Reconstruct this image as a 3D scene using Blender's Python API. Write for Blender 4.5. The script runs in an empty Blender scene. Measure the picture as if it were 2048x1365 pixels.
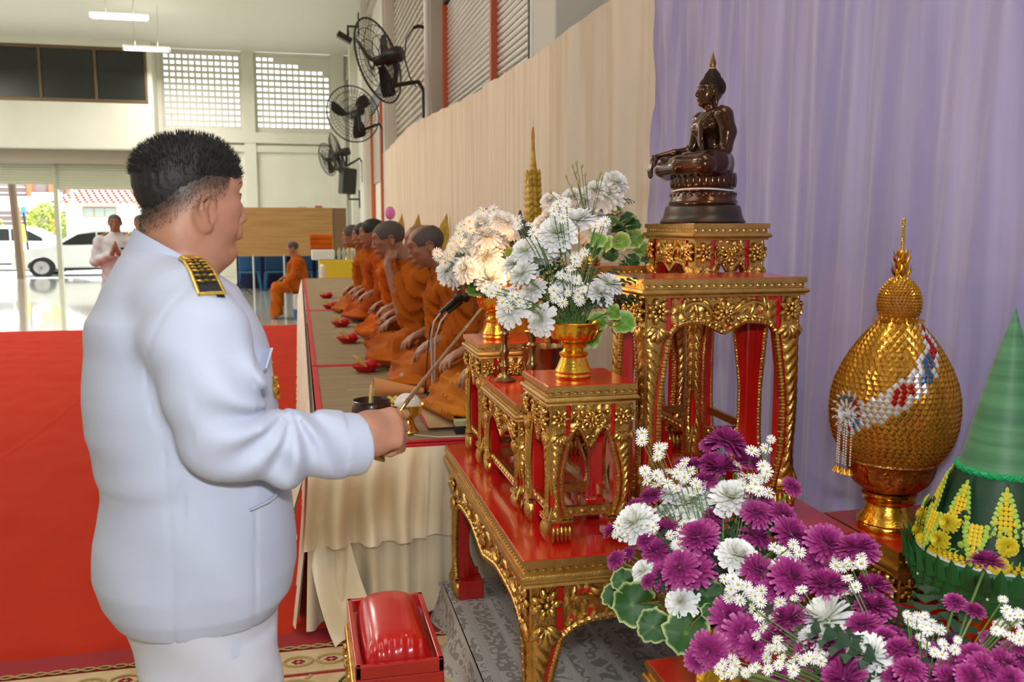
import bpy, math, random
import numpy as np
from mathutils import Vector, Matrix
from mathutils.geometry import tessellate_polygon
from math import sin, cos, pi, atan2, sqrt, radians as rad
random.seed(7); np.random.seed(7)
sc = bpy.context.scene
COL = sc.collection

# ---------------------------------------------------------------- camera
_th, _pt = math.atan(424/1800), math.atan(230.5/1800)
_R = Vector((cos(_th), -sin(_th), 0)); _Fh = Vector((sin(_th), cos(_th), 0))
_F = _Fh*cos(_pt) - Vector((0, 0, 1))*sin(_pt); _U = _R.cross(_F)
cam = bpy.data.cameras.new('camera'); co = bpy.data.objects.new('camera', cam); COL.objects.link(co)
co.matrix_world = Matrix(((_R.x, _U.x, -_F.x, 0), (_R.y, _U.y, -_F.y, 0), (_R.z, _U.z, -_F.z, 1.55), (0, 0, 0, 1)))
cam.sensor_width = 36; cam.lens = 1800/2048*36; cam.clip_start = .05; cam.clip_end = 300
cam.dof.use_dof = True; cam.dof.focus_distance = 2.4; cam.dof.aperture_fstop = 6.3
sc.camera = co
# ---------------------------------------------------------------- world, lights, exposure
w = bpy.data.worlds.new('sky'); sc.world = w; w.use_nodes = True
w.node_tree.nodes['Background'].inputs[0].default_value = (.86, .94, 1, 1)
w.node_tree.nodes['Background'].inputs[1].default_value = 4.5
sc.view_settings.view_transform = 'Standard'; sc.view_settings.look = 'None'
sc.view_settings.exposure = -0.14; sc.view_settings.gamma = 1; sc.view_settings.use_curve_mapping = False

def area(name, loc, sx, sy, power, col=(1, 1, 1), target=None):
    l = bpy.data.lights.new(name, 'AREA'); l.shape = 'RECTANGLE'; l.size = sx; l.size_y = sy; l.energy = power; l.color = col
    o = bpy.data.objects.new(name, l); COL.objects.link(o); o.location = loc
    if target: o.rotation_euler = (Vector(target)-Vector(loc)).to_track_quat('-Z', 'Y').to_euler()
    return o
# area lights added to brighten the hall and altar, as from unseen ceiling lamps
for x, y, p in ((-3.4, 25.5, 210), (-3.4, 17.5, 280), (-3.4, 9.5, 180), (-3.4, 3.5, 70), (.5, .8, 80), (-9.5, 22, 330), (-9.5, 12, 250), (-9.5, 4, 150)):
    area('hall_fill_light', (x, y, 5.9), 1.4, 4.0, p, (1, .95, .86))
# the photographer's flash
area('camera_flash', (.03, -.02, 1.80), .16, .09, 31, (.93, .96, 1), (.75, 2.6, 1.2))
# daylight falling on the forecourt outside
sn = bpy.data.lights.new('sun', 'SUN'); sn.energy = 8; sn.angle = .01; so = bpy.data.objects.new('sun', sn); COL.objects.link(so)
so.rotation_euler = (rad(50), 0, rad(160))
so.rotation_euler = Vector((-.35, -.25, -1)).to_track_quat('-Z', 'Y').to_euler(); so.rotation_euler = Vector((-.4, .45, -1)).to_track_quat('-Z', 'Y').to_euler()

# ---------------------------------------------------------------- materials
def mat(name, col, rough=.5, metal=0, bump=None, var=None, coat=0, sss=0, emit=0, sheen=0, wave=None, trans=0, alpha=1, aniso=None, ior=None, tt=None, spots=None, coord='Object', spec=None):
    m = bpy.data.materials.new(name); m.use_nodes = True; nt = m.node_tree; N = nt.nodes; Lk = nt.links
    b = N['Principled BSDF']
    def S(k, v):
        if k in b.inputs: b.inputs[k].default_value = v
    c4 = (*col, 1)
    S('Base Color', c4); S('Roughness', rough); S('Metallic', metal); S('Coat Weight', coat); S('Coat Roughness', .12)
    S('Sheen Weight', sheen); S('Transmission Weight', trans); S('Alpha', alpha)
    if ior: S('IOR', ior)
    if spec is not None: S('Specular IOR Level', spec)
    if sss: S('Subsurface Weight', sss); S('Subsurface Radius', (.02, .008, .004)); S('Subsurface Scale', 1)
    if emit: S('Emission Color', c4); S('Emission Strength', emit)
    tc = N.new('ShaderNodeTexCoord'); cur = None
    def noise(scale, detail=3, src=None, vec=None):
        n = N.new('ShaderNodeTexNoise'); n.inputs['Scale'].default_value = scale; n.inputs['Detail'].default_value = detail
        if vec:
            mp = N.new('ShaderNodeMapping'); mp.inputs['Scale'].default_value = vec; Lk.new(tc.outputs[coord], mp.inputs[0]); Lk.new(mp.outputs[0], n.inputs[0])
        else: Lk.new(tc.outputs[coord], n.inputs[0])
        return n
    def mixc(fac, a, bb):
        x = N.new('ShaderNodeMix'); x.data_type = 'RGBA'
        Lk.new(fac, x.inputs[0])
        for i, v in ((6, a), (7, bb)):
            if isinstance(v, tuple): x.inputs[i].default_value = (*v, 1)
            else: Lk.new(v, x.inputs[i])
        return x.outputs[2]
    def ramp(src, p0, p1):
        r = N.new('ShaderNodeMapRange'); r.inputs[1].default_value = p0; r.inputs[2].default_value = p1; Lk.new(src, r.inputs[0]); return r.outputs[0]
    cur = tuple(col)
    if var:   # (scale, colour2, lo, hi[, vec])
        n = noise(var[0], 4, vec=var[4] if len(var) > 4 else None); cur = mixc(ramp(n.outputs['Fac'], var[2], var[3]), cur, tuple(var[1]))
    if tt:    # list of (pos, colour) along attribute tt
        at = N.new('ShaderNodeAttribute'); at.attribute_name = 'tt'
        cr = N.new('ShaderNodeValToRGB'); e = cr.color_ramp.elements
        while len(e) < len(tt): e.new(.5)
        for i, (p, c) in enumerate(tt): e[i].position = p; e[i].color = (*c, 1)
        Lk.new(at.outputs['Fac'], cr.inputs[0])
        if var:
            x = N.new('ShaderNodeMix'); x.data_type = 'RGBA'; x.blend_type = 'MULTIPLY'; x.inputs[0].default_value = 1
            Lk.new(cr.outputs[0], x.inputs[6]); Lk.new(mixc(ramp(n.outputs['Fac'], var[2], var[3]), (1, 1, 1), tuple(var[1])), x.inputs[7]); cur = x.outputs[2]
        else: cur = cr.outputs[0]
    if spots:  # (scale, colour, thr)  and turns non metallic there
        n2 = noise(spots[0], 2); f = ramp(n2.outputs['Fac'], spots[2], spots[2]+.04); cur = mixc(f, cur, tuple(spots[1]))
        if metal:
            inv = N.new('ShaderNodeMath'); inv.operation = 'SUBTRACT'; inv.inputs[0].default_value = metal; Lk.new(f, inv.inputs[1]); Lk.new(inv.outputs[0], b.inputs['Metallic'])
    if not isinstance(cur, tuple): Lk.new(cur, b.inputs['Base Color'])
    h = None
    if wave:   # (scale, dir, strength, distortion)
        wv = N.new('ShaderNodeTexWave'); wv.bands_direction = wave[1]; wv.inputs['Scale'].default_value = wave[0]
        wv.inputs['Distortion'].default_value = wave[3] if len(wave) > 3 else 0
        Lk.new(tc.outputs[coord], wv.inputs[0]); bp = N.new('ShaderNodeBump'); bp.inputs['Strength'].default_value = wave[2]; bp.inputs['Distance'].default_value = .004
        Lk.new(wv.outputs['Fac'], bp.inputs['Height']); h = bp
    if bump:   # (scale, strength, distance[, vec])
        n3 = noise(bump[0], 4, vec=bump[3] if len(bump) > 3 else None); bp = N.new('ShaderNodeBump'); bp.inputs['Strength'].default_value = bump[1]; bp.inputs['Distance'].default_value = bump[2]
        Lk.new(n3.outputs['Fac'], bp.inputs['Height'])
        if h: Lk.new(h.outputs[0], bp.inputs['Normal'])
        h = bp
    if h: Lk.new(h.outputs[0], b.inputs['Normal'])
    return m

# ---------------------------------------------------------------- mesh building
def rotm(rx=0, ry=0, rz=0):
    return np.array(Matrix.Rotation(rz, 3, 'Z') @ Matrix.Rotation(ry, 3, 'Y') @ Matrix.Rotation(rx, 3, 'X'))
def basis(d, up=(0, 0, 1)):
    """rotation whose z axis is d"""
    d = np.array(d, float); d /= np.linalg.norm(d); u = np.array(up, float)
    if abs(d@u) > .98: u = np.array((1., 0, 0))
    x = np.cross(u, d); x /= np.linalg.norm(x); y = np.cross(d, x)
    return np.stack([x, y, d], 1)
def grid_faces(nu, nv, cu=False, cv=False):
    i = np.arange(nu if cu else nu-1)[:, None]; j = np.arange(nv if cv else nv-1)[None]
    i2 = (i+1) % nu; j2 = (j+1) % nv
    return np.stack(np.broadcast_arrays(i*nv+j, i2*nv+j, i2*nv+j2, i*nv+j2), -1).reshape(-1, 4)
class MB:
    def __init__(s): s.V = []; s.F = []; s.M = []; s.T = []; s.n = 0
    def add(s, V, F, m=0, R=None, o=None, t=0.):
        V = np.asarray(V, float).reshape(-1, 3)
        if R is not None: V = V@np.asarray(R).T
        if o is not None: V = V+np.asarray(o, float)
        s.V.append(V); s.T.append(np.broadcast_to(np.asarray(t, float).ravel() if np.ndim(t) else np.float64(t), (len(V),)).copy())
        for f in F: s.F.append([int(i)+s.n for i in f])
        s.M += [m]*len(F); s.n += len(V); return s
    def box(s, c, sz, m=0, R=None, t=0.):
        a = np.array([(x, y, z) for x in (-.5, .5) for y in (-.5, .5) for z in (-.5, .5)])*np.asarray(sz, float)
        return s.add(a, [(0, 1, 3, 2), (4, 6, 7, 5), (0, 4, 5, 1), (2, 3, 7, 6), (0, 2, 6, 4), (1, 5, 7, 3)], m, R, c, t)
    def bx(s, x0, x1, y0, y1, z0, z1, m=0): return s.box(((x0+x1)/2, (y0+y1)/2, (z0+z1)/2), (x1-x0, y1-y0, z1-z0), m)
    def tube(s, pts, r, n=8, m=0, closed=False, caps=True, flat=1., t=0.):
        P = np.asarray(pts, float); k = len(P); r = np.broadcast_to(np.asarray(r, float), (k,))
        T = np.gradient(P, axis=0) if not closed else np.roll(P, -1, 0)-np.roll(P, 1, 0)
        T /= np.linalg.norm(T, axis=1, keepdims=True)+1e-12
        u = np.array((0, 0, 1.)) if abs(T[0][2]) < .9 else np.array((1., 0, 0)); V = []
        a = np.linspace(0, 2*pi, n, endpoint=False)
        for i in range(k):
            x = u-T[i]*(u@T[i]); x /= np.linalg.norm(x)+1e-12; y = np.cross(T[i], x); u = x
            V.append(P[i]+r[i]*(np.cos(a)[:, None]*x*flat+np.sin(a)[:, None]*y))
        F = [tuple(f) for f in grid_faces(k, n, closed, True)]
        if caps and not closed: F += [tuple(range(n))[::-1], tuple(range((k-1)*n, k*n))]
        return s.add(np.concatenate(V), F, m, t=t)
    def lathe(s, prof, n=24, m=0, c=(0, 0, 0), R=None, sx=1., sy=1., mod=None, t=0.):
        P = np.asarray(prof, float); k = len(P); a = np.linspace(0, 2*pi, n, endpoint=False)
        r = P[:, 0][:, None]*np.ones(n)
        if mod is not None: r = r*mod(a[None], P[:, 1][:, None])
        V = np.stack([r*np.cos(a)*sx, r*np.sin(a)*sy, P[:, 1][:, None]*np.ones(n)], -1).reshape(-1, 3)
        F = [tuple(f[::-1]) for f in grid_faces(k, n, False, True)]
        if P[0, 0] > 1e-5: F.append(tuple(range(n))[::-1])
        if P[-1, 0] > 1e-5: F.append(tuple(range((k-1)*n, k*n)))
        return s.add(V, F, m, R, c, t)
    def ell(s, c, r, nu=10, nv=12, m=0, R=None, t=0.):
        a = np.linspace(-pi/2, pi/2, nu)
        r = np.broadcast_to(np.asarray(r, float), (3,))
        V = np.stack([np.cos(a)[:, None]*np.cos(np.linspace(0, 2*pi, nv, endpoint=False)), np.cos(a)[:, None]*np.sin(np.linspace(0, 2*pi, nv, endpoint=False)), np.sin(a)[:, None]*np.ones(nv)], -1).reshape(-1, 3)*r
        return s.add(V, [tuple(f[::-1]) for f in grid_faces(nu, nv, False, True)], m, R, c, t)
    def prism(s, poly, h0, h1, m=0, R=None, o=None, cap=True):
        """polygon in xy, extruded along z"""
        P = np.asarray(poly, float); k = len(P)
        V = np.concatenate([np.c_[P, np.full(k, h0)], np.c_[P, np.full(k, h1)]])
        A = sum(P[i-1, 0]*P[i, 1]-P[i, 0]*P[i-1, 1] for i in range(k))
        F = [(i, (i+1) % k, (i+1) % k+k, i+k) if A > 0 else (i+k, (i+1) % k+k, (i+1) % k, i) for i in range(k)]
        if cap:
            tr = tessellate_polygon([[Vector((*p, 0)) for p in P]])
            for a, b, c in tr:
                z = (P[b]-P[a])[0]*(P[c]-P[a])[1]-(P[b]-P[a])[1]*(P[c]-P[a])[0]
                if z < 0: b, c = c, b
                F += [(a+k, b+k, c+k), (c, b, a)]
        return s.add(V, F, m, R, o)
    def surf(s, fn, nu, nv, m=0, cu=False, cv=False, R=None, o=None, t=None, flip=False):
        u = np.linspace(0, 1, nu, endpoint=not cu)[:, None]*np.ones(nv); v = np.ones(nu)[:, None]*np.linspace(0, 1, nv, endpoint=not cv)
        V = np.stack(np.broadcast_arrays(*fn(u, v)), -1).reshape(-1, 3)
        F = grid_faces(nu, nv, cu, cv)
        if flip: F = F[:, ::-1]
        return s.add(V, [tuple(f) for f in F], m, R, o, 0. if t is None else np.broadcast_to(t(u, v), (nu, nv)).ravel())
    def data(s, name, mats, smooth=40):
        V = np.concatenate(s.V); me = bpy.data.meshes.new(name)
        L = np.array([len(f) for f in s.F]); fl = np.fromiter((i for f in s.F for i in f), int)
        me.vertices.add(len(V)); me.vertices.foreach_set('co', V.ravel())
        me.loops.add(len(fl)); me.loops.foreach_set('vertex_index', fl)
        me.polygons.add(len(L)); me.polygons.foreach_set('loop_start', np.r_[0, np.cumsum(L)[:-1]]); me.polygons.foreach_set('loop_total', L)
        me.polygons.foreach_set('material_index', s.M)
        for mm in (mats if isinstance(mats, (list, tuple)) else [mats]): me.materials.append(mm)
        me.update(calc_edges=True); me.validate()
        if any(t.any() for t in s.T):
            at = me.attributes.new('tt', 'FLOAT', 'POINT'); at.data.foreach_set('value', np.concatenate(s.T).astype(np.float32))
        if not smooth: me.polygons.foreach_set('use_smooth', [False]*len(me.polygons))
        if smooth:
            me.polygons.foreach_set('use_smooth', [True]*len(me.polygons))
            if smooth < 180: me.set_sharp_from_angle(angle=rad(smooth))
        return me
    def build(s, name, mats, parent=None, smooth=40, bev=0, world=True, label=None, **tags):
        """world: the coordinates are in the room; the object gets its origin at its own base"""
        V = np.concatenate(s.V)
        if parent is None and world:
            o0 = np.array([(V[:, 0].min()+V[:, 0].max())/2, (V[:, 1].min()+V[:, 1].max())/2, V[:, 2].min()])
        elif world and parent is not None: o0 = wloc(parent)
        else: o0 = np.zeros(3)
        s.V = [v-o0 for v in s.V]
        me = s.data(name, mats, smooth); s.V = [v+o0 for v in s.V]
        ob = bpy.data.objects.new(name, me); COL.objects.link(ob)
        if parent is None: ob.location = o0
        else: ob.parent = parent
        if bev:
            md = ob.modifiers.new('bevel', 'BEVEL'); md.width = bev; md.segments = 2; md.limit_method = 'ANGLE'; md.angle_limit = rad(35)
        if label: ob['label'] = label
        for k, v in tags.items(): ob[{'cat': 'category'}.get(k, k)] = v
        return ob
def wloc(o):
    p = np.array(o.location, float)
    while o.parent is not None: o = o.parent; p = p+np.array(o.location)
    return p
def thing(name, label, cat, loc=(0, 0, 0), rz=0, group=None):
    o = bpy.data.objects.new(name, None); COL.objects.link(o); o.location = loc; o.rotation_euler = (0, 0, rz)
    o.empty_display_size = .1; o['label'] = label; o['category'] = cat
    if group: o['group'] = group
    return o
def dup(root, loc=None, rz=None, label=None, group=None, scale=None):
    def cp(o, par):
        c = o.copy(); COL.objects.link(c); c.parent = par
        for ch in list(kids.get(o.name, ())): cp(ch, c)
        return c
    kids = {}
    for o in bpy.data.objects:
        if o.parent: kids.setdefault(o.parent.name, []).append(o)
    r = cp(root, None)
    if loc is not None: r.location = loc
    if rz is not None: r.rotation_euler = (0, 0, rz)
    if scale: r.scale = (scale,)*3
    if label: r['label'] = label
    if group: r['group'] = group
    return r
def inst(me, name, parent=None, loc=(0, 0, 0), R=None, scale=1.):
    o = bpy.data.objects.new(name, me); COL.objects.link(o)
    M = Matrix.Translation(loc) @ (Matrix(np.asarray(R).tolist()).to_4x4() if R is not None else Matrix.Identity(4)) @ Matrix.Diagonal((*np.broadcast_to(scale, (3,)).tolist(), 1))
    if parent: o.parent = parent
    o.matrix_basis = M
    return o
def structure(o): o['kind'] = 'structure'; return o

# ---------------------------------------------------------------- signed distance modelling (figures, statue)
def smin(a, b, k):
    if k <= 0: return np.minimum(a, b)
    h = np.maximum(k-np.abs(a-b), 0)/k
    return np.minimum(a, b)-h*h*k*.25
def axis_pts(*segs):
    """(start, end, step) pieces of increasing coordinates"""
    out = []
    for a, b, h in segs: out += list(np.linspace(a, b, max(2, int(round((b-a)/h))+1)))[(1 if out else 0):]
    return np.array(out, np.float32)
class Field:
    def __init__(s, xs, ys, zs):
        s.ax = [np.asarray(a, np.float32) for a in (xs, ys, zs)]; s.f = np.full([len(a) for a in s.ax], 9., np.float32)
    def _sub(s, lo, hi):
        sl = [slice(max(0, int(np.searchsorted(a, l))-1), int(np.searchsorted(a, h))+1) for a, l, h in zip(s.ax, lo, hi)]
        P = np.meshgrid(*[a[q] for a, q in zip(s.ax, sl)], indexing='ij')
        return tuple(sl), P
    def op(s, fn, lo, hi, k=.02, mode='add'):
        sl, P = s._sub(np.asarray(lo)-k-.01, np.asarray(hi)+k+.01)
        if P[0].size == 0: return
        d = fn(*P)
        if mode == 'add': s.f[sl] = smin(s.f[sl], d, k)
        else: s.f[sl] = -smin(-s.f[sl], d, k)
    def cap(s, a, b, ra, rb=None, k=.02, mode='add', sq=(1, 1, 1)):
        rb = ra if rb is None else rb; a = np.array(a, float); b = np.array(b, float); ba = b-a; L = ba@ba+1e-12; r = max(ra, rb)*max(1/min(sq), 1)
        def fn(x, y, z):
            h = np.clip(((x-a[0])*ba[0]+(y-a[1])*ba[1]+(z-a[2])*ba[2])/L, 0, 1)
            return np.sqrt(((x-a[0]-h*ba[0])*sq[0])**2+((y-a[1]-h*ba[1])*sq[1])**2+((z-a[2]-h*ba[2])*sq[2])**2)-(ra+(rb-ra)*h)
        s.op(fn, np.minimum(a, b)-r, np.maximum(a, b)+r, k, mode)
    def chain(s, pts, rs, k=.02, **kw):
        for i in range(len(pts)-1): s.cap(pts[i], pts[i+1], rs[i], rs[i+1], k=k, **kw)
    def ell(s, c, r, k=.02, R=None, mode='add'):
        c = np.array(c, float); r = np.array(np.broadcast_to(r, (3,)), float); m = r.max()
        def fn(x, y, z):
            q = [x-c[0], y-c[1], z-c[2]]
            if R is not None: q = [R[0][i]*q[0]+R[1][i]*q[1]+R[2][i]*q[2] for i in range(3)]
            k0 = np.sqrt(sum((a/b)**2 for a, b in zip(q, r))); k1 = np.sqrt(sum((a/b/b)**2 for a, b in zip(q, r)))+1e-9
            return k0*(k0-1)/k1
        s.op(fn, c-m, c+m, k, mode)
    def box(s, c, hs, rr=.01, k=.01, R=None, mode='add'):
        c = np.array(c, float); m = float(np.linalg.norm(hs))
        def fn(x, y, z):
            q = [x-c[0], y-c[1], z-c[2]]
            if R is not None: q = [R[0][i]*q[0]+R[1][i]*q[1]+R[2][i]*q[2] for i in range(3)]
            q = [np.abs(a)-b+rr for a, b in zip(q, hs)]
            return np.sqrt(sum(np.maximum(a, 0)**2 for a in q))+np.minimum(np.maximum(np.maximum(q[0], q[1]), q[2]), 0)-rr
        s.op(fn, c-m, c+m, k, mode)
    def loft(s, rows, k=.02, pw=2., mode='add', extra=None):
        """rows: (z, cx, cy, rx, ry) increasing z"""
        A = np.array(rows, float)
        lo = (np.min(A[:, 1]-A[:, 3])-.02, np.min(A[:, 2]-A[:, 4])-.02, A[0, 0]-.02); hi = (np.max(A[:, 1]+A[:, 3])+.02, np.max(A[:, 2]+A[:, 4])+.02, A[-1, 0]+.02)
        def fn(x, y, z):
            zz = z[0, 0, :].astype(float); I = [np.interp(zz, A[:, 0], A[:, i]).astype(np.float32) for i in (1, 2, 3, 4)]
            q = (np.abs((x-I[0])/I[2])**pw+np.abs((y-I[1])/I[3])**pw)**(1/pw)
            d = (q-1)*np.minimum(I[2], I[3])
            if extra is not None: d = d+extra(x, y, z)
            return np.maximum(d, np.maximum(A[0, 0]-z, z-A[-1, 0]))
        s.op(fn, lo, hi, k, mode)
    def disp(s, fn, lo=(-9, -9, -9), hi=(9, 9, 9)):
        sl, P = s._sub(lo, hi); s.f[sl] += fn(*P).astype(np.float32)
    def mesh(s):
        f = s.f; neg = f < 0; nx, ny, nz = f.shape
        cnt = np.zeros((nx-1, ny-1, nz-1), np.int8)
        for i in (0, 1):
            for j in (0, 1):
                for k in (0, 1): cnt += neg[i:nx-1+i, j:ny-1+j, k:nz-1+k]
        act = (cnt > 0) & (cnt < 8); I = np.argwhere(act); n = len(I)
        idx = np.full(act.shape, -1, np.int32); idx[act] = np.arange(n)
        acc = np.zeros((n, 3)); c = np.zeros(n); cr = list(np.ndindex(2, 2, 2))
        for ai, a in enumerate(cr):
            for b in cr[ai+1:]:
                if sum(abs(p-q) for p, q in zip(a, b)) != 1: continue
                fa = f[I[:, 0]+a[0], I[:, 1]+a[1], I[:, 2]+a[2]]; fb = f[I[:, 0]+b[0], I[:, 1]+b[1], I[:, 2]+b[2]]
                m = (fa < 0) != (fb < 0); t = np.where(m, fa/(fa-fb+1e-20), 0)
                for d in range(3): acc[:, d] += np.where(m, a[d]+t*(b[d]-a[d]), 0)
                c += m
        acc /= c[:, None]; V = np.zeros((n, 3))
        for d in range(3):
            g = I[:, d]+acc[:, d]; V[:, d] = np.interp(g, np.arange(len(s.ax[d])), s.ax[d])
        Fs = []
        for d in range(3):
            sl0 = [slice(None)]*3; sl1 = [slice(None)]*3; sl0[d] = slice(0, -1); sl1[d] = slice(1, None)
            ch = neg[tuple(sl0)] != neg[tuple(sl1)]; E = np.argwhere(ch)
            o = [q for q in range(3) if q != d]
            ok = (E[:, o[0]] > 0) & (E[:, o[1]] > 0) & (E[:, o[0]] < f.shape[o[0]]-1) & (E[:, o[1]] < f.shape[o[1]]-1); E = E[ok]
            q = []
            for da, db in ((-1, -1), (0, -1), (0, 0), (-1, 0)):
                G = E.copy(); G[:, o[0]] += da; G[:, o[1]] += db; q.append(idx[G[:, 0], G[:, 1], G[:, 2]])
            q = np.stack(q, 1); s0 = neg[E[:, 0], E[:, 1], E[:, 2]]
            if d == 1: s0 = ~s0
            q[~s0] = q[~s0][:, ::-1]; Fs.append(q)
        return V, np.concatenate(Fs)
def fast_mesh(name, V, F, mats, mi=None, tt=None):
    me = bpy.data.meshes.new(name); me.vertices.add(len(V)); me.vertices.foreach_set('co', np.asarray(V, np.float32).ravel())
    k = F.shape[1]; me.loops.add(F.size); me.loops.foreach_set('vertex_index', F.ravel().astype(np.int32))
    me.polygons.add(len(F)); me.polygons.foreach_set('loop_start', np.arange(len(F))*k); me.polygons.foreach_set('loop_total', np.full(len(F), k))
    me.polygons.foreach_set('use_smooth', np.ones(len(F), bool))
    for m in (mats if isinstance(mats, (list, tuple)) else [mats]): me.materials.append(m)
    if mi is not None: me.polygons.foreach_set('material_index', mi.astype(np.int32))
    me.update(calc_edges=True)
    if tt is not None:
        at = me.attributes.new('tt', 'FLOAT', 'POINT'); at.data.foreach_set('value', np.asarray(tt, np.float32))
    return me
def link_mesh(name, me, parent=None, loc=None, **tags):
    o = bpy.data.objects.new(name, me); COL.objects.link(o)
    if parent: o.parent = parent
    if loc is not None: o.location = loc
    for k, v in tags.items(): o[{'cat': 'category'}.get(k, k)] = v
    return o
# ---------------------------------------------------------------- shared materials
M_wall = mat('painted_plaster', (.80, .79, .70), .6, bump=(60, .08, .002), var=(1.2, (.74, .73, .64), .35, .7))
M_walldk = mat('grey_plaster', (.62, .60, .53), .6, bump=(50, .08, .002), var=(1.5, (.56, .54, .47), .3, .7))
M_ceil = mat('ceiling_board', (.80, .79, .72), .55, bump=(30, .05, .003))
M_taupe = mat('taupe_beam', (.36, .30, .24), .6, bump=(20, .1, .003))
M_floor = mat('polished_tile', (.66, .66, .58), .055, coat=.5, var=(5, (.60, .60, .53), .3, .7), spec=.8)
M_grout = mat('grout', (.52, .51, .45), .5)
M_bronzefr = mat('bronze_aluminium', (.16, .11, .06), .4, .5)
M_dkglass = mat('dark_window_glass', (.012, .016, .015), .3)
M_shut = mat('shutter_paint', (.50, .51, .38), .5)
M_shutw = mat('pale_shutter_metal', (.66, .64, .58), .32, .3)
M_rail = mat('orange_red_rail', (.55, .12, .04), .5)
M_black = mat('black_plastic', (.015, .014, .014), .4)
M_blackm = mat('black_metal', (.03, .022, .02), .4, .3)
M_white = mat('white_paint', (.8, .8, .78), .45)
M_carpet = mat('orange_red_felt', (.50, .034, .013), .98, bump=(260, .5, .002), var=(3, (.44, .028, .010), .3, .75), spec=.1)
M_rug = mat('dark_red_rug', (.30, .012, .02), .95, bump=(300, .5, .002))
M_rugc = mat('cream_rug_pile', (.62, .48, .28), .95, bump=(300, .5, .002), var=(14, (.52, .38, .2), .35, .65))
M_rugo = mat('olive_gold_rug_pile', (.45, .32, .12), .95, bump=(300, .4, .002))
M_rugg = mat('green_rug_pile', (.07, .12, .06), .95)
M_satin = mat('cream_satin', (.88, .80, .60), .38, sheen=.4, bump=(9, .25, .01), var=(5, (.80, .69, .47), .35, .65))
M_mat = mat('woven_reed_mat', (.33, .24, .125), .8, wave=(26, 'Y', .25, 1.0), var=(1, (.25, .18, .095), (.3), .7, (2, 30, 2)))
M_redcl = mat('red_cloth', (.58, .01, .02), .7, bump=(120, .2, .001))
M_beige = mat('beige_curtain_cloth', (.88, .77, .59), .8, sheen=.2, bump=(40, .25, .004), var=(1, (.78, .65, .47), .42, .62, (3, 30, .6)))
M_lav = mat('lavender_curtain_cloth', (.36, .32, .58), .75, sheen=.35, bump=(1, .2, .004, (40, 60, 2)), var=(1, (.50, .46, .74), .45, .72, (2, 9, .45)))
M_ground = mat('pale_concrete', (.68, .68, .66), .8)

# ---------------------------------------------------------------- floor, carpet, rug
m = MB(); m.bx(-14, 2.2, -6, 13.2, -.1, 0); m.bx(-14, -9.2, 13.2, 29, -.1, 0); m.bx(1.2, 2.2, 13.2, 29, -.1, 0)
m.bx(-9.2, 1.2, 13.2, 29, -.1, -.0015, 1)
floor = structure(m.build('floor', [M_floor, M_grout], smooth=0))
tm = MB().box((0, 0, -.001), (.797, .797, .002)).data('tile', M_floor, 0)
for i in range(13):
    for j in range(20):
        if j < 3 and i > 1 and i < 8: pass
        o = inst(tm, 'tile', floor); o.location = Vector((-8.8+.8*i, 13.6+.79*j, 0))-floor.location; o.scale = (1, .9875, 1)
m = MB()
def carp(u, v):
    x = -4.35+4.75*u; y = 3.38+11.0*v
    y = y+np.where(v < .001, .02*np.sin(x*3.1)+.012*np.sin(x*8), 0)+np.where(v > .999, .05*np.sin(x*2.3)-.25*np.clip(-3.6-x, 0, 1), 0)
    z = .020+.006*np.sin(x*2.2+y*5.3)*np.sin(y*1.7+1)+.003*np.sin(y*11+x*3)+.003*np.sin(x*19-y*3)*np.sin(y*2)
    z = z+.02*np.exp(-((x+1.96-.03*np.sin(y))/.015)**2)*.45
    return x, y, np.where((v < .001) | (v > .999) | (u < .001), .001, z)
m.surf(carp, 260, 330)
m.build('red_carpet', M_carpet, smooth=180, label='large orange-red felt carpet laid over the hall floor', cat='carpet')
m = MB(); m.bx(-3.5, .5, .3, 3.44, .0, .005)
rug = thing('patterned_rug', 'dark red rug with cream border of ovals and scrolls under the kneeling stool', 'rug', (0, 2, 0))
m.build('rug_pile', M_rug, rug, smooth=0)
m = MB(); m.bx(-3.2, .9, .5, 3.02, .004, .0085); m.bx(-3.2, .9, 3.045, 3.215, .004, .0085)
m.build('cream_field', M_rugc, rug, smooth=0)
m = MB()
for i in range(36):
    x = -3.15+i*.115
    a = np.linspace(0, 2*pi, 14, endpoint=False); m.tube(np.stack([x+.05*np.cos(a), 3.125+.035*np.sin(a), a*0+.0095], 1), .006, 5, closed=True)
    for q in range(6): b = q*pi/3; m.ell((x+.016*cos(b), 3.125+.012*sin(b), .0095), (.009, .007, .002), 4, 6, 1)
x = np.linspace(-3.2, .9, 240)
for ph in (0, pi): m.tube(np.stack([x, 3.238+.012*np.sin(x*60+ph), x*0+.0095], 1), .004, 4)
m.build('oval_chain_border', [M_rugo, M_rug], rug, smooth=180)
m = MB(); rnd = random.Random(3)
for i in range(26):
    x, y = rnd.uniform(-1.4, .5), rnd.uniform(2.3, 2.95); s = rnd.choice((-1, 1))
    a = np.linspace(0, 4.6, 26); r = .13*np.exp(-a*.35)
    m.tube(np.stack([x+s*r*np.cos(a), y+r*np.sin(a), a*0+.0095], 1), np.linspace(.007, .002, 26), 5, m=rnd.choice((0, 2)))
    for q in range(7):
        b = rnd.uniform(0, 6.28); d = rnd.uniform(.04, .15); px, py = x+d*cos(b), y+d*sin(b)
        m.ell((px, py, .009), (.026, .011, .002), 4, 8, rnd.choice((0, 1, 2)), rotm(0, 0, b))
m.build('scroll_motifs', [M_rugo, M_rug, M_rugg], rug, smooth=180)

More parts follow.
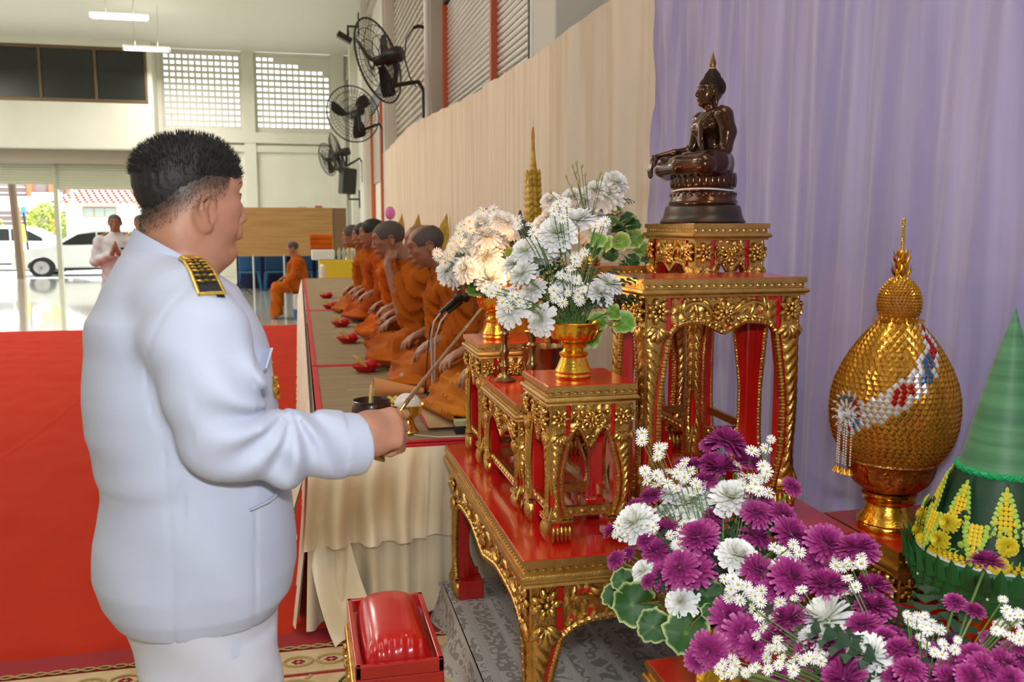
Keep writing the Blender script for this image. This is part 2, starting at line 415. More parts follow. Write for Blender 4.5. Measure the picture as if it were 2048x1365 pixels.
# ---------------------------------------------------------------- ceiling and far wall
m = MB(); m.bx(-14, 2.2, -6, 29, 6.75, 6.9); structure(m.build('ceiling', M_ceil, smooth=0))
W = MB()
W.bx(-4.02, 1.7, 29, 29.2, 0, 4.50); W.bx(-4.02, 1.7, 29, 29.2, 6.64, 6.75)
W.bx(-4.02, -3.77, 29, 29.2, 4.5, 6.64); W.bx(-1.59, -1.12, 29, 29.2, 4.5, 6.64); W.bx(1.06, 1.7, 29, 29.2, 4.5, 6.64)
for a, b in ((-4.02, -3.80), (-1.52, -1.17), (1.1, 1.5)): W.bx(a, b, 28.86, 29, 0, 6.75)
W.bx(-4.02, 1.5, 28.83, 29, 4.04, 4.36); W.bx(-4.02, 1.5, 28.9, 29, 3.78, 3.98)
wall_back = structure(W.build('wall_back', M_wall, smooth=0, bev=.01))
vb = MB(); cw, ch, ow, oh = .1816, .178, .128, .096
vb.bx(-cw/2, -ow/2, -.08, .08, -ch/2, ch/2); vb.bx(ow/2, cw/2, -.08, .08, -ch/2, ch/2)
vb.bx(-ow/2, ow/2, -.08, .08, oh/2, ch/2); vb.bx(-ow/2, ow/2, -.08, .08, -ch/2, -oh/2); vb.bx(-ow/2, ow/2, -.05, .05, -.008, .008)
vbm = vb.data('vent_block', M_wall, 0)
solid = MB().box((0, 0, 0), (cw, .16, ch)).data('vent_block_solid', M_wall, 0)
for x0 in (-3.77, -1.12):
    for i in range(12):
        for j in range(12):
            s = x0 > -2 and (j >= 11 and i > 2 or j == 10 and i > 6 or j == 9 and i > 10 or i == 11 and j > 8)
            o = inst(solid if s else vbm, 'vent_block', wall_back); o.location = Vector((x0+cw*(i+.5), 29.08, 4.5+ch*(j+.5)))-wall_back.location
m = MB()   # the upper room jutting out over the doors
m.bx(-14, -3.93, 28, 29.1, 3.73, 5.0); m.bx(-14, -3.93, 28, 29.1, 6.53, 6.75); m.bx(-4.06, -3.93, 28, 29.1, 5.0, 6.53)
m.bx(-14, -3.93, 29.1, 29.2, 3.3, 6.75)
structure(m.build('wall_upper_room', M_wall, smooth=0, bev=.01))
m = MB(); m.bx(-14, -3.93, 28.55, 29.1, 3.34, 3.73); structure(m.build('trim_1', M_taupe, smooth=0))
win = MB()
for a, b in ((-8.9, -4.06),):
    win.bx(a, b, 27.99, 28.06, 6.44, 6.53); win.bx(a, b, 27.99, 28.06, 5.0, 5.1)
for x in (-8.27, -6.85, -5.42, -4.09): win.bx(x-.035, x+.035, 27.98, 28.07, 5.0, 6.53)
window_1 = structure(win.build('window_1', M_bronzefr, smooth=0, bev=.008))
for a, b in ((-8.9, -8.3), (-8.24, -6.88), (-6.82, -5.45), (-5.39, -4.12)):
    MB().bx(a, b, 28.03, 28.04, 5.1, 6.44).build('pane', M_dkglass, window_1, smooth=0)
m = MB(); m.bx(-8.6, -4.1, 28.6, 28.9, 5.2, 5.2); 
# roller shutters over the doors
for n, (a, b, z) in enumerate(((-11.5, -6.92, 2.80), (-6.80, -4.0, 2.66))):
    d = structure(MB().bx(a, b, 29.02, 29.06, z-.05, z).build('door_%d' % (n+1), M_shut, smooth=0))
    k = int((3.36-z)/.075)
    for i in range(k):
        q = MB(); q.surf(lambda u, v: (a+(b-a)*u, 28.97-.025*np.sin(v*pi), z+.075*i+.073*v), 2, 6); q.bx(a, b, 28.98, 29.0, z+.075*i, z+.075*i+.07)
        q.build('shutter_slat', M_shut, d, smooth=60)
m = MB(); m.bx(-6.92, -6.80, 28.9, 29.1, 0, 3.4); m.bx(-6.88, -6.84, 28.86, 28.9, 0, 3.4); structure(m.build('trim_2', M_shut, smooth=0, bev=.006))
m = MB(); m.bx(-4.2, -4.0, 28.9, 29.1, 0, 3.4); structure(m.build('trim_3', M_shut, smooth=0))
m = MB(); m.bx(-14.2, -14, -6, 29, 0, 6.9); structure(m.build('wall_left', M_wall, smooth=0))
m = MB(); m.bx(-14, 2.2, -6.2, -6, 0, 6.9); structure(m.build('wall_front', M_wall, smooth=0))

# ---------------------------------------------------------------- right hand wall with columns and bays
m = MB(); m.bx(1.65, 1.85, 5.1, 29.2, 0, 6.75); m.bx(1.97, 2.2, -6, 5.1, 0, 6.75)
wall_right = structure(m.build('wall_right', M_wall, smooth=0))
for y in (5.09, 10.05, 15.1, 20.1, 25.1):
    m = MB(); m.bx(1.45, 2.05 if y < 6 else 1.7, y, y+.5, 0, 6.75); m.build('column', M_walldk if y < 11 else M_wall, wall_right, smooth=0, bev=.012)
def side_shutter(y0, y1, rails, ztop, mat_, name):
    d = thing(name, '', '', (1.6, y0, 0)); del d['label'], d['category']; d['kind'] = 'structure'
    MB().bx(1.58, 1.66, y0, y1, ztop, ztop+.35).build('shutter_housing', M_blackm, d, smooth=0, bev=.01)
    for k in range(int(ztop/.052)):
        z = k*.052
        if z < 2.4: continue
        q = MB(); q.surf(lambda u, v: (1.625-.016*np.sin(v*pi), y1-(y1-y0)*u, z+.046*v), 2, 6); q.bx(1.63, 1.64, y0, y1, z, z+.052)
        q.build('shutter_slat', mat_, d, smooth=60)
    for y in rails: MB().bx(1.56, 1.65, y-.03, y+.03, 0, ztop).build('guide_rail', M_rail, d, smooth=0, bev=.006)
side_shutter(6.15, 9.95, (9.9, 7.4), 3.9, M_shutw, 'door_4')
side_shutter(15.7, 20.0, (19.9, 17.6), 3.9, M_shutw, 'door_5')
m = MB(); m.tube([(1.58, 6.1, 0), (1.58, 6.1, 6.7)], .035, 10); m.build('black_pipe', M_blackm, wall_right)
m = MB(); m.tube([(1.57, 5.85, 0), (1.57, 5.85, 6.7)], .05, 10); m.tube([(1.56, 5.98, 0), (1.56, 5.98, 6.7)], .03, 8); m.build('white_pipe', M_white, wall_right)
for x, y in ((1.43, 10.1), (1.43, 15.16), (1.43, 20.16)):
    m = MB(); m.tube([(x, y, 0), (x, y, 6.7)], .035, 10); m.build('white_pipe', M_white, wall_right)
m = MB()   # louvred vent blocks of the second bay, past counting
for zi in range(28):
    for yi in range(22):
        y, z = 10.7+yi*.2, 2.6+zi*.1
        m.bx(1.60, 1.65, y+.02, y+.18, z+.015, z+.06)
o = m.build('vent_slots', M_walldk, wall_right, smooth=0); o['kind'] = 'stuff'
m = MB(); m.bx(1.60, 1.65, 10.6, 15.0, 5.45, 5.75); m.build('lintel', mat('dusty_pink_paint', (.50, .36, .28), .6), wall_right, smooth=0)
m = MB(); m.bx(1.55, 1.65, 10.6, 28.9, 6.2, 6.28); m.bx(1.55, 1.65, 10.6, 28.9, 6.0, 6.06); m.build('cable_tray', M_walldk, wall_right, smooth=0)
m = MB(); m.bx(1.425, 1.45, 10.18, 10.3, 3.62, 3.8); m.tube([(1.43, 10.24, 3.72), (1.36, 10.26, 3.74), (1.30, 10.27, 3.72)], .02, 8, 1)
m.tube([(1.30, 10.27, 3.72), (1.22, 10.28, 3.6), (1.2, 10.3, 3.4), (1.26, 10.33, 3.2), (1.33, 10.35, 3.1)], .008, 6, 1)
m.build('wall_socket_with_plug', [M_white, M_blackm], label='white wall socket with a black plug above the nearest wall fan arm', cat='socket')

# ---------------------------------------------------------------- pendant tubes
M_tube = mat('lit_tube', (1, .98, .9), .5, emit=9)
for (x, y, z), L, lab in (((-3.32, 19.8, 5.65), .5, 'nearer lit white tube lamp hanging from ceiling, above the other'), ((-3.40, 23.6, 5.73), .48, 'farther lit white tube lamp hanging in front of the upper dark window')):
    t = thing('pendant_lamp', lab, 'lamp', (x, y, z), 0, 'tube lamps hanging over the hall')
    q = MB()
    for s in (-.035, .035): q.tube([(-L, s, 0), (L, s, 0)], .035, 10)
    q.build('tube', M_tube, t, world=False)
    q = MB(); q.box((0, 0, .05), (2*L+.08, .12, .04)); q.box((L+.03, 0, .01), (.04, .14, .1)); q.box((-L-.03, 0, .01), (.04, .14, .1)); q.build('fixture', M_white, t, world=False, bev=.005)
    for s in (-.28, .28): MB().tube([(s*.9, 0, .06), (s, 0, 6.75-z)], .006, 6).build('cord', M_walldk, t, world=False)

# ---------------------------------------------------------------- outside
M_carw = mat('white_car_paint', (.82, .83, .80), .2, coat=1)
M_tyre = mat('tyre_rubber', (.02, .02, .02), .7); M_alloy = mat('alloy', (.6, .6, .6), .35, .5)
M_house = mat('house_render', (.86, .85, .80), .7); M_roof = mat('pink_roof_tile', (.48, .20, .16), .7)
M_leaf = mat('foliage', (.26, .36, .05), .6, var=(3, (.45, .5, .1), .4, .6), sss=0)
M_wood = mat('weathered_wood', (.22, .15, .1), .7, bump=(20, .3, .01))
m = MB(); m.bx(-60, 40, 29.0, 90, -.12, -.03); structure(m.build('ground', M_ground, smooth=0))
def car(name, lab, loc, sc_=1., flip=1):
    t = thing(name, lab, 'car', loc)
    prof = [(-2.35, .32), (-2.38, .75), (-2.2, .92), (-1.25, 1.08), (-.98, 1.12), (.0, 1.15), (2.3, 1.12), (2.36, .7), (2.33, .3)]
    arch = lambda cx: [(cx+.42*cos(a), .30+.42*sin(a)) for a in np.linspace(0, pi, 12)]
    poly = prof+[(1.9, .3)]+arch(1.45)+[(.9, .26), (-1.0, .26)]+arch(-1.5)+[(-2.0, .3)]
    Rm = np.array([[1, 0, 0], [0, 0, 1], [0, 1, 0]], float); Rm[:, 2] = (0, -1, 0)
    q = MB(); q.prism(poly, -.9, .9, 0, Rm); q.build('car_body', M_carw, t, world=False, bev=.06, smooth=35)
    q = MB(); cab = [(-1.25, 1.08), (-.45, 1.62), (.0, 1.72), (1.6, 1.74), (2.25, 1.5), (2.3, 1.12)]
    q.prism(cab, -.78, .78, 0, Rm); q.build('car_roof', M_carw, t, world=False, bev=.08, smooth=35)
    for pts in ([(-.98, 1.14), (-.42, 1.52), (.12, 1.6), (.12, 1.15)], [(.18, 1.15), (.18, 1.6), (1.1, 1.6), (1.1, 1.15)], [(1.16, 1.15), (1.16, 1.6), (1.6, 1.58), (2.0, 1.16)]):
        q = MB(); q.prism(pts, -.80, .80, 0, Rm); q.build('car_window', M_dkglass, t, world=False, smooth=0)
    for cx in (-1.5, 1.45):
        for s in (-.82, .82):
            q = MB(); q.lathe([(.20, -.11), (.34, -.11), (.37, -.07), (.37, .07), (.34, .11), (.20, .11)], 28, 0, (cx, s, .33), rotm(pi/2)); wl = q.build('wheel', M_tyre, t, world=False)
            q = MB(); q.lathe([(.001, .06), (.05, .07), (.06, .04)], 14, 0, (cx, s, .33), rotm(pi/2)); q.lathe([(.06, -.122), (.235, -.112), (.235, .112), (.06, .122)], 24, 0, (cx, s, .33), rotm(pi/2))
            for k in range(6):
                a = k*pi/3; q.box((cx+.12*cos(a), s+(.125 if s > 0 else -.125), .33+.12*sin(a)), (.2, .03, .06), R=rotm(0, -a, 0))
            q.build('hubcap', M_alloy, wl, world=False)
    q = MB(); q.ell((-.95, -.98, 1.2), (.09, .09, .08)); q.bx(-.98, -.92, -.95, -.85, 1.14, 1.2); q.build('side_mirror', M_carw, t, world=False)
    q = MB(); q.bx(-1.0, .9, -.93, -.88, .24, .32); q.build('side_sill', M_black, t, world=False)
    q = MB(); q.ell((-2.28, -.7, .8), (.12, .2, .09)); q.build('headlamp', M_alloy, t, world=False)
    t.scale = (sc_*flip, sc_, sc_*.88); return t
car('parked_car', 'white parked car seen side-on through the open hall doors', (-6.35, 31.6, -.03), .98)
car('parked_car', 'white parked car farther out, half hidden behind the nearer white car', (-9.6, 35.5, -.03), 1.05, -1)
h = thing('house', 'small white house with a pink tiled roof across the forecourt', 'house', (-7.2, 40, 0))
MB().bx(-8.75, -4.6, 38.2, 42, 0, 2.5).build('house_wall', M_house, h, smooth=0, bev=.03)
q = MB(); e = [(-9.2, 37.8), (-4.3, 37.8), (-4.3, 42.4), (-9.2, 42.4)]; r0, r1 = (-7.9, 40, 3.25), (-6.4, 40, 3.25)
V = [(*p, 2.42) for p in e]+[r0, r1]; q.add(V, [(0, 1, 5, 4), (1, 2, 5), (2, 3, 4, 5), (3, 0, 4), (3, 2, 1, 0)])
q.build('roof', M_roof, h, smooth=0)
q = MB()
for j in range(9):
    f0, f1 = j/9, (j+1)/9
    xa, xb = -9.2+1.3*f0, -4.3-2.1*f0
    for i in range(int((xb-xa)/.24)):
        q.tube([(xa+.12+.24*i, 37.8+2.2*f0, 2.44+.83*f0), (xa+.12+.24*i, 37.8+2.2*f1, 2.47+.83*f1)], (.07, .05), 6, caps=False)
o = q.build('roof_tiles', mat('pale_pink_roof_tile', (.62, .30, .25), .7), h, smooth=60); o['kind'] = 'stuff'
MB().bx(-9.2, -4.3, 37.75, 37.85, 2.3, 2.43).build('fascia_board', mat('tan_fascia', (.7, .42, .25), .6), h, smooth=0)
q = MB(); q.bx(-8.12, -6.92, 38.14, 38.2, 1.88, 2.28)
wn = q.build('window_frame', mat('brown_frame', (.45, .3, .18), .6), h, smooth=0)
for i in range(3): MB().bx(-8.08+.39*i, -7.74+.39*i, 38.12, 38.15, 1.92, 2.24).build('pane', mat('grey_pane', (.35, .42, .40), .3), wn, smooth=0)
h = thing('building', 'dark wooden building far behind the parked cars', 'building', (-14, 50, 0))
MB().bx(-24, -9, 50, 56, 0, 4.2).build('building_wall', mat('grey_brown_boards', (.20, .15, .14), .8), h, smooth=0)
q = MB()
for i in range(9): q.bx(-15.6, -13.2, 49.9, 50, 1.2+.28*i, 1.24+.28*i)
q.build('window_louvres', M_walldk, h, smooth=0)
for x in (-13.0, -12.0, -11.2): MB().bx(x-.12, x+.12, 49.8, 50, 0, 4.2).build('timber_post', M_rail, h, smooth=0)
MB().bx(-12.9, -11.5, 49.73, 49.805, 2.5, 3.2).build('banner', M_white, label='small white banner hung before the dark wooden building', cat='banner')
m = MB(); m.add([(-14.5, 44, 2.3), (-9.8, 44, 2.3), (-10.2, 46.5, 2.9), (-14, 46.5, 2.9)], [(0, 1, 2, 3)]); m.bx(-14.5, -9.8, 44, 44.05, 2.2, 2.32)
for x in (-14.3, -10): m.bx(x-.05, x+.05, 44, 44.1, 0, 2.3)
m.build('awning', mat('pale_pink_awning', (.75, .6, .52), .7), label='pale pink awning roof among the shrubs outside', cat='awning', smooth=0)
def bush(name, lab, cat, c, r, n, seed):
    rr = np.random.RandomState(seed); P = rr.normal(size=(n, 3)); P /= np.linalg.norm(P, axis=1)[:, None]; P *= rr.uniform(.55, 1, (n, 1))**.5; P = P*np.array(r)+np.array(c)
    P = P[P[:, 2] > .05]; k = len(P); a = rr.uniform(-1, 1, (k, 3)); b = rr.uniform(-1, 1, (k, 3)); a /= np.linalg.norm(a, axis=1)[:, None]; b = np.cross(a, b); b /= np.linalg.norm(b, axis=1)[:, None]
    s = rr.uniform(.05, .11, (k, 1)); V = np.stack([P-a*s, P-b*s*.5, P+a*s, P+b*s*.5], 1).reshape(-1, 3)-np.array([c[0], c[1], 0])
    t = thing(name, lab, cat, (c[0], c[1], -.03))
    o = link_mesh('foliage', fast_mesh('foliage', V, np.arange(4*k).reshape(k, 4), M_leaf), t)
    MB().tube([(0, 0, 0), (.05, 0, c[2]), (.1, .1, c[2]+r[2]*.5)], (.09, .06, .02), 7).build('trunk', M_wood, t, world=False); return t
bush('shrub', 'yellow-green shrub left of the outdoor wooden post', 'shrub', (-13.0, 39.6, 1.6), (1.3, 1, 1.3), 2600, 1)
bush('shrub', 'green shrub between the banner and the door post', 'shrub', (-11.9, 38.5, 1.3), (.9, .5, .9), 2600, 2)
bush('shrub', 'small green shrub at the left edge of the house', 'shrub', (-10.3, 41.6, 1.6), (.8, .7, 1.0), 1600, 3)
bush('tree', 'bright green tree behind the pink tiled roof', 'tree', (-3.9, 44, 3.0), (2.2, 1.5, 1.8), 3600, 4)
m = MB(); m.tube([(-8.10, 29.6, -.03), (-8.14, 29.6, 1.2), (-8.22, 29.6, 3.6)], (.13, .11, .12), 10); m.build('outdoor_post', M_wood, label='thick weathered wooden post standing outside the hall doors', cat='post')
m = MB(); m.tube([(-7.95, 29.4, -.03), (-8.0, 29.4, 2.1)], (.035, .035), 8); m.build('bamboo_pole', mat('bamboo', (.6, .42, .2), .6), label='thin tan bamboo pole leaning beside the outdoor post', cat='pole')
m = MB(); m.tube([(-8.3, 37.4, -.03), (-8.3, 37.4, 3.4)], .05, 8); m.build('steel_pole', M_white, label='thin white steel pole in front of the small house', cat='pole')
m = MB(); m.tube([(-8.9, 33.6, -.03), (-9.0, 33.6, 2.0)], .04, 8, 0); m.box((-9.0, 33.6, 2.05), (.16, .05, .3), 1); m.tube([(-9.0, 33.6, 1.0), (-9.05, 33.6, 1.6)], .07, 8, 2)
m.build('signpost', [M_black, mat('blue_sign', (.1, .25, .6), .5), mat('yellow_sign', (.7, .6, .1), .5)], label='dark signpost with a small blue top outside', cat='sign')

# ---------------------------------------------------------------- monks' platform
PL = thing('monks_platform', 'long raised platform draped in cream satin under the seated monks', 'platform', (.7, 8, 0))
m = MB(); m.bx(.06, 1.33, 3.46, 15.0, .60, .70); m.build('platform_top', M_redcl, PL, smooth=0, bev=.01)
for y in np.linspace(3.6, 14.8, 9):
    for x in (.16, 1.2): MB().bx(x-.03, x+.03, y-.03, y+.03, 0, .6).build('trestle_leg', M_blackm, PL, smooth=0)
def pleat(u, amp=.028, k=9.5, seed=0): return amp*(np.sin(u*2*pi*k+seed)+.35*np.sin(u*2*pi*k*2.3+1+seed))
def near_sk(z1, z0, off, amp, k, seed):
    def fn(u, v):      # u along x, v downwards
        x = .015+1.33*u; fl = v**.8
        am = amp*np.where(x < .47, 1, .25); s_ = np.sin(u*2*pi*k+seed+.4*np.sin(v*3)); y = 3.445-off-.012-am*fl*(1+np.sign(s_)*np.abs(s_)**.6)-.010*np.sin(v*6+u*40)*fl*am*12
        z = z1+(z0-z1)*v+.012*np.sin(u*2*pi*k+seed)*v
        return x-.03*v*(1-u), y, z
    return fn
m = MB(); m.surf(near_sk(.69, .02, 0, .060, 11, 1.0), 160, 30); m.build('lower_skirt', M_satin, PL, smooth=180)
m = MB(); m.surf(near_sk(.700, .345, .035, .060, 11, 1.3), 160, 24); m.build('upper_skirt', M_satin, PL, smooth=180)
def left_sk(z1, z0, off, amp, k, seed):
    def fn(u, v):
        y = 3.37+11.6*u; fl = v**.8
        x = .048-off-.05*fl-amp*fl*(1+np.sin(u*2*pi*k+seed))-.04*fl*np.clip(1-u*8, 0, 1)
        return x, y, z1+(z0-z1)*v+.012*np.sin(u*2*pi*k*.37+seed)*v
    return fn
m = MB(); m.surf(left_sk(.69, .02, 0, .012, 90, 0), 700, 14, flip=True); m.build('lower_skirt', M_satin, PL, smooth=180)
m = MB(); m.surf(left_sk(.700, .36, .02, .014, 90, .6), 700, 10, flip=True); m.build('upper_skirt', M_satin, PL, smooth=180)
m = MB()   # the corner of cloth trailing on the rug
def tail(u, v):
    x = .0+.14*u-.0*v+.06*v*(u-.2); y = 3.40-.20*v*v-.03*np.sin(u*6+v*3)*v; z = .46*(1-v)**1.15+.016+.012*np.sin(u*9)*v
    return x+.10*v*v, y, z
m.surf(tail, 24, 24); m.build('skirt_corner', M_satin, PL, smooth=180)
def reed_mat(y0, y1, lab):
    t = thing('reed_mat', lab, 'mat', (.35, (y0+y1)/2, .70), 0, 'reed mats on the platform')
    m = MB(); m.surf(lambda u, v: (.075+1.2*u, y0+(y1-y0)*v, .7035+.002*np.sin(v*60)*np.sin(u*5)), 12, 60); m.bx(.075, 1.275, y0, y1, .700, .7025); m.build('weave', M_mat, t, smooth=180)
    for a in ((.055, .085, y0, y1), (.07, 1.28, y0-.008, y0+.018), (.07, 1.28, y1-.018, y1+.008)): MB().bx(*a, .7005, .7075).build('binding', M_redcl, t, smooth=0, bev=.003)
reed_mat(3.47, 5.50, 'nearest brown reed mat with red binding, under the black bowl')
reed_mat(5.54, 9.2, 'middle brown reed mat with red binding, before the row of monks')
reed_mat(9.24, 14.95, 'farthest brown reed mat with red binding, at the far end of the platform')

# ---------------------------------------------------------------- curtains
path = [(1.35, 14.4, 2.69), (1.35, 12.8, 2.73), (1.35, 11.15, 2.76), (1.35, 8.73, 2.65), (1.35, 7.29, 2.575), (1.35, 6.08, 2.56), (1.36, 5.27, 2.535), (1.375, 5.0, 2.54), (1.42, 4.93, 2.59), (1.62, 4.80, 2.73), (1.83, 4.67, 2.86), (1.86, 4.62, 2.87)]
pa = np.array(path); dd = np.r_[0, np.cumsum(np.linalg.norm(np.diff(pa[:, :2], axis=0), axis=1))]; L = dd[-1]
def curt(u, v):
    s = u*L; x = np.interp(s, dd, pa[:, 0]); y = np.interp(s, dd, pa[:, 1]); zt = np.interp(s, dd, pa[:, 2])
    tx = np.interp(s+.05, dd, pa[:, 0])-np.interp(s-.05, dd, pa[:, 0]); ty = np.interp(s+.05, dd, pa[:, 1])-np.interp(s-.05, dd, pa[:, 1]); n = np.sqrt(tx*tx+ty*ty)+1e-9
    a = .008*np.sin(s*46+2*np.sin(s*2.1))+.007*np.sin(s*21+1.3+v)+.010*np.sin(s*7.3+v*1.5)+.012*np.sin(s*3.1+v*4)*v-.004*np.exp(-((v-.035)/.004)**2)
    a = a-.012
    a = a*.6
    return x+a*(-ty/n)*-1, y+a*(tx/n)*-1, zt-(zt-.2)*v+.006*np.sin(s*9)*(1-v)
m = MB(); m.surf(curt, 900, 60, flip=False); m.build('beige_curtain', M_beige, smooth=180, label='long beige cloth curtain hung behind the monks', cat='curtain')
def lav(u, v):
    y = 4.70-4.1*u; z = 4.3*(1-v)
    # gathers run down from the swag knots above
    g = (y-2.75)*(1+.22*(2.6-z)); g2 = (y-3.6)*(1+.10*(2.4-z))
    a = .010*np.sin(y*58+.8*np.sin(y*5))*np.clip((y-3.3)*2, .15, 1)+.022*np.sin(g*13+.7)+.012*np.sin(g*31+1.5*np.sin(z*.8))+.006*np.sin(g2*70+np.sin(g2*9))
    return 1.87+a*.5, y, z
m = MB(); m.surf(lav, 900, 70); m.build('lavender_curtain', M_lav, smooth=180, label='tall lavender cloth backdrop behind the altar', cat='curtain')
# ---------------------------------------------------------------- altar materials
M_red = mat('red_lacquer', (.56, .008, .006), .22, coat=.6, bump=(40, .06, .002), var=(6, (.42, .006, .005), .35, .7))
M_gold = mat('gilded_carving', (.72, .46, .13), .27, 1, bump=(150, .55, .003), var=(30, (.50, .29, .07), .35, .7), spots=(55, (.35, .03, .01), .70))
M_goldr = mat('gilding_over_red', (.70, .44, .12), .28, 1, bump=(110, .7, .004), var=(30, (.48, .27, .06), .35, .7), spots=(26, (.50, .008, .006), .60))
M_goldf = mat('gilded_moulding', (.66, .42, .13), .33, 1, bump=(260, .5, .002), var=(25, (.50, .30, .08), .3, .7))
M_goldb = mat('bright_gold', (.88, .52, .06), .16, 1, bump=(120, .5, .002, (1, 1, 2)), spots=(38, (.45, .10, .005), .64))
M_goldp = mat('polished_gold', (.90, .55, .08), .13, 1, bump=(40, .08, .002))
M_brass = mat('aged_brass', (.40, .28, .12), .3, 1, bump=(60, .15, .002), var=(18, (.27, .18, .08), .3, .7))
def lace_mat():
    m = mat('lace_cloth', (.5, .47, .42), .8); nt = m.node_tree; N, Lk = nt.nodes, nt.links; b = N['Principled BSDF']
    at = N.new('ShaderNodeAttribute'); at.attribute_name = 'tt'
    def M(op, a, b_=None):
        x = N.new('ShaderNodeMath'); x.operation = op
        for i, v in enumerate((a, b_)):
            if v is None: continue
            if isinstance(v, (int, float)): x.inputs[i].default_value = v
            else: Lk.new(v, x.inputs[i])
        return x.outputs[0]
    f = M('FRACT', M('MULTIPLY', at.outputs['Fac'], 1/.15)); cr = N.new('ShaderNodeValToRGB'); cr.color_ramp.interpolation = 'CONSTANT'; e = cr.color_ramp.elements
    st = [(0, .1), (.30, 1), (.315, .3), (.33, .8), (.43, .3), (.445, 1), (.46, .1), (.66, 1), (.675, .3), (.69, .62), (.83, .3), (.845, 1), (.86, .1)]
    while len(e) < len(st): e.new(.5)
    for i, (p, v) in enumerate(st): e[i].position = p; e[i].color = (v, v, v, 1)
    Lk.new(f, cr.inputs[0])
    tc = N.new('ShaderNodeTexCoord'); vo = N.new('ShaderNodeTexVoronoi'); vo.inputs['Scale'].default_value = 26; vo.feature = 'SMOOTH_F1'; Lk.new(tc.outputs['Object'], vo.inputs[0])
    ns = N.new('ShaderNodeTexNoise'); ns.inputs['Scale'].default_value = 55; Lk.new(tc.outputs['Object'], ns.inputs[0])
    th = M('GREATER_THAN', M('ADD', M('ABSOLUTE', M('SINE', M('MULTIPLY', vo.outputs['Distance'], 9))), M('MULTIPLY', ns.outputs['Fac'], .5)), 1.0)
    fl = M('MULTIPLY', th, .62); fm = M('LESS_THAN', cr.outputs[0], .20); tot = M('ADD', cr.outputs[0], M('MULTIPLY', fl, fm))
    mx = N.new('ShaderNodeMix'); mx.data_type = 'RGBA'; mx.inputs[6].default_value = (.25, .22, .195, 1); mx.inputs[7].default_value = (.60, .585, .57, 1); Lk.new(tot, mx.inputs[0]); Lk.new(mx.outputs[2], b.inputs['Base Color'])
    bp = N.new('ShaderNodeBump'); bp.inputs['Strength'].default_value = .4; bp.inputs['Distance'].default_value = .002; Lk.new(tot, bp.inputs['Height']); Lk.new(bp.outputs[0], b.inputs['Normal'])
    return m
M_lace = lace_mat()
# low dais with the lace cloth
D = thing('altar_dais', 'low dais covered in grey patterned lace cloth beneath the altar tables', 'dais', (1.2, 1.9, 0))
MB().bx(.56, 1.8, .25, 3.38, .006, .142).build('dais_box', mat('dais_boards', (.2, .13, .08), .7), D, smooth=0)
m = MB(); xs = lambda u: .50+1.32*u
m.surf(lambda u, v: (.52+1.30*u, .2+3.2*v, .1455+.0*u), 30, 60, t=lambda u, v: .52+1.30*u)
def skl(u, v):
    y = .2+3.22*u; fl = v**1.2
    return .52-.004-fl*(.045+.028*np.sin(y*17+1)+.02*np.sin(y*7)), y+.0*v, .1455-.137*v**.9
m.surf(skl, 160, 16, t=lambda u, v: .52-.16*v, flip=True)
m.surf(lambda u, v: (.50+1.32*u, 3.40+.05*v+.02*np.sin(u*40)*v, .1455-.137*v), 80, 8, t=lambda u, v: .5+1.3*u, flip=True)
m.build('lace_cloth', M_lace, D, smooth=180)

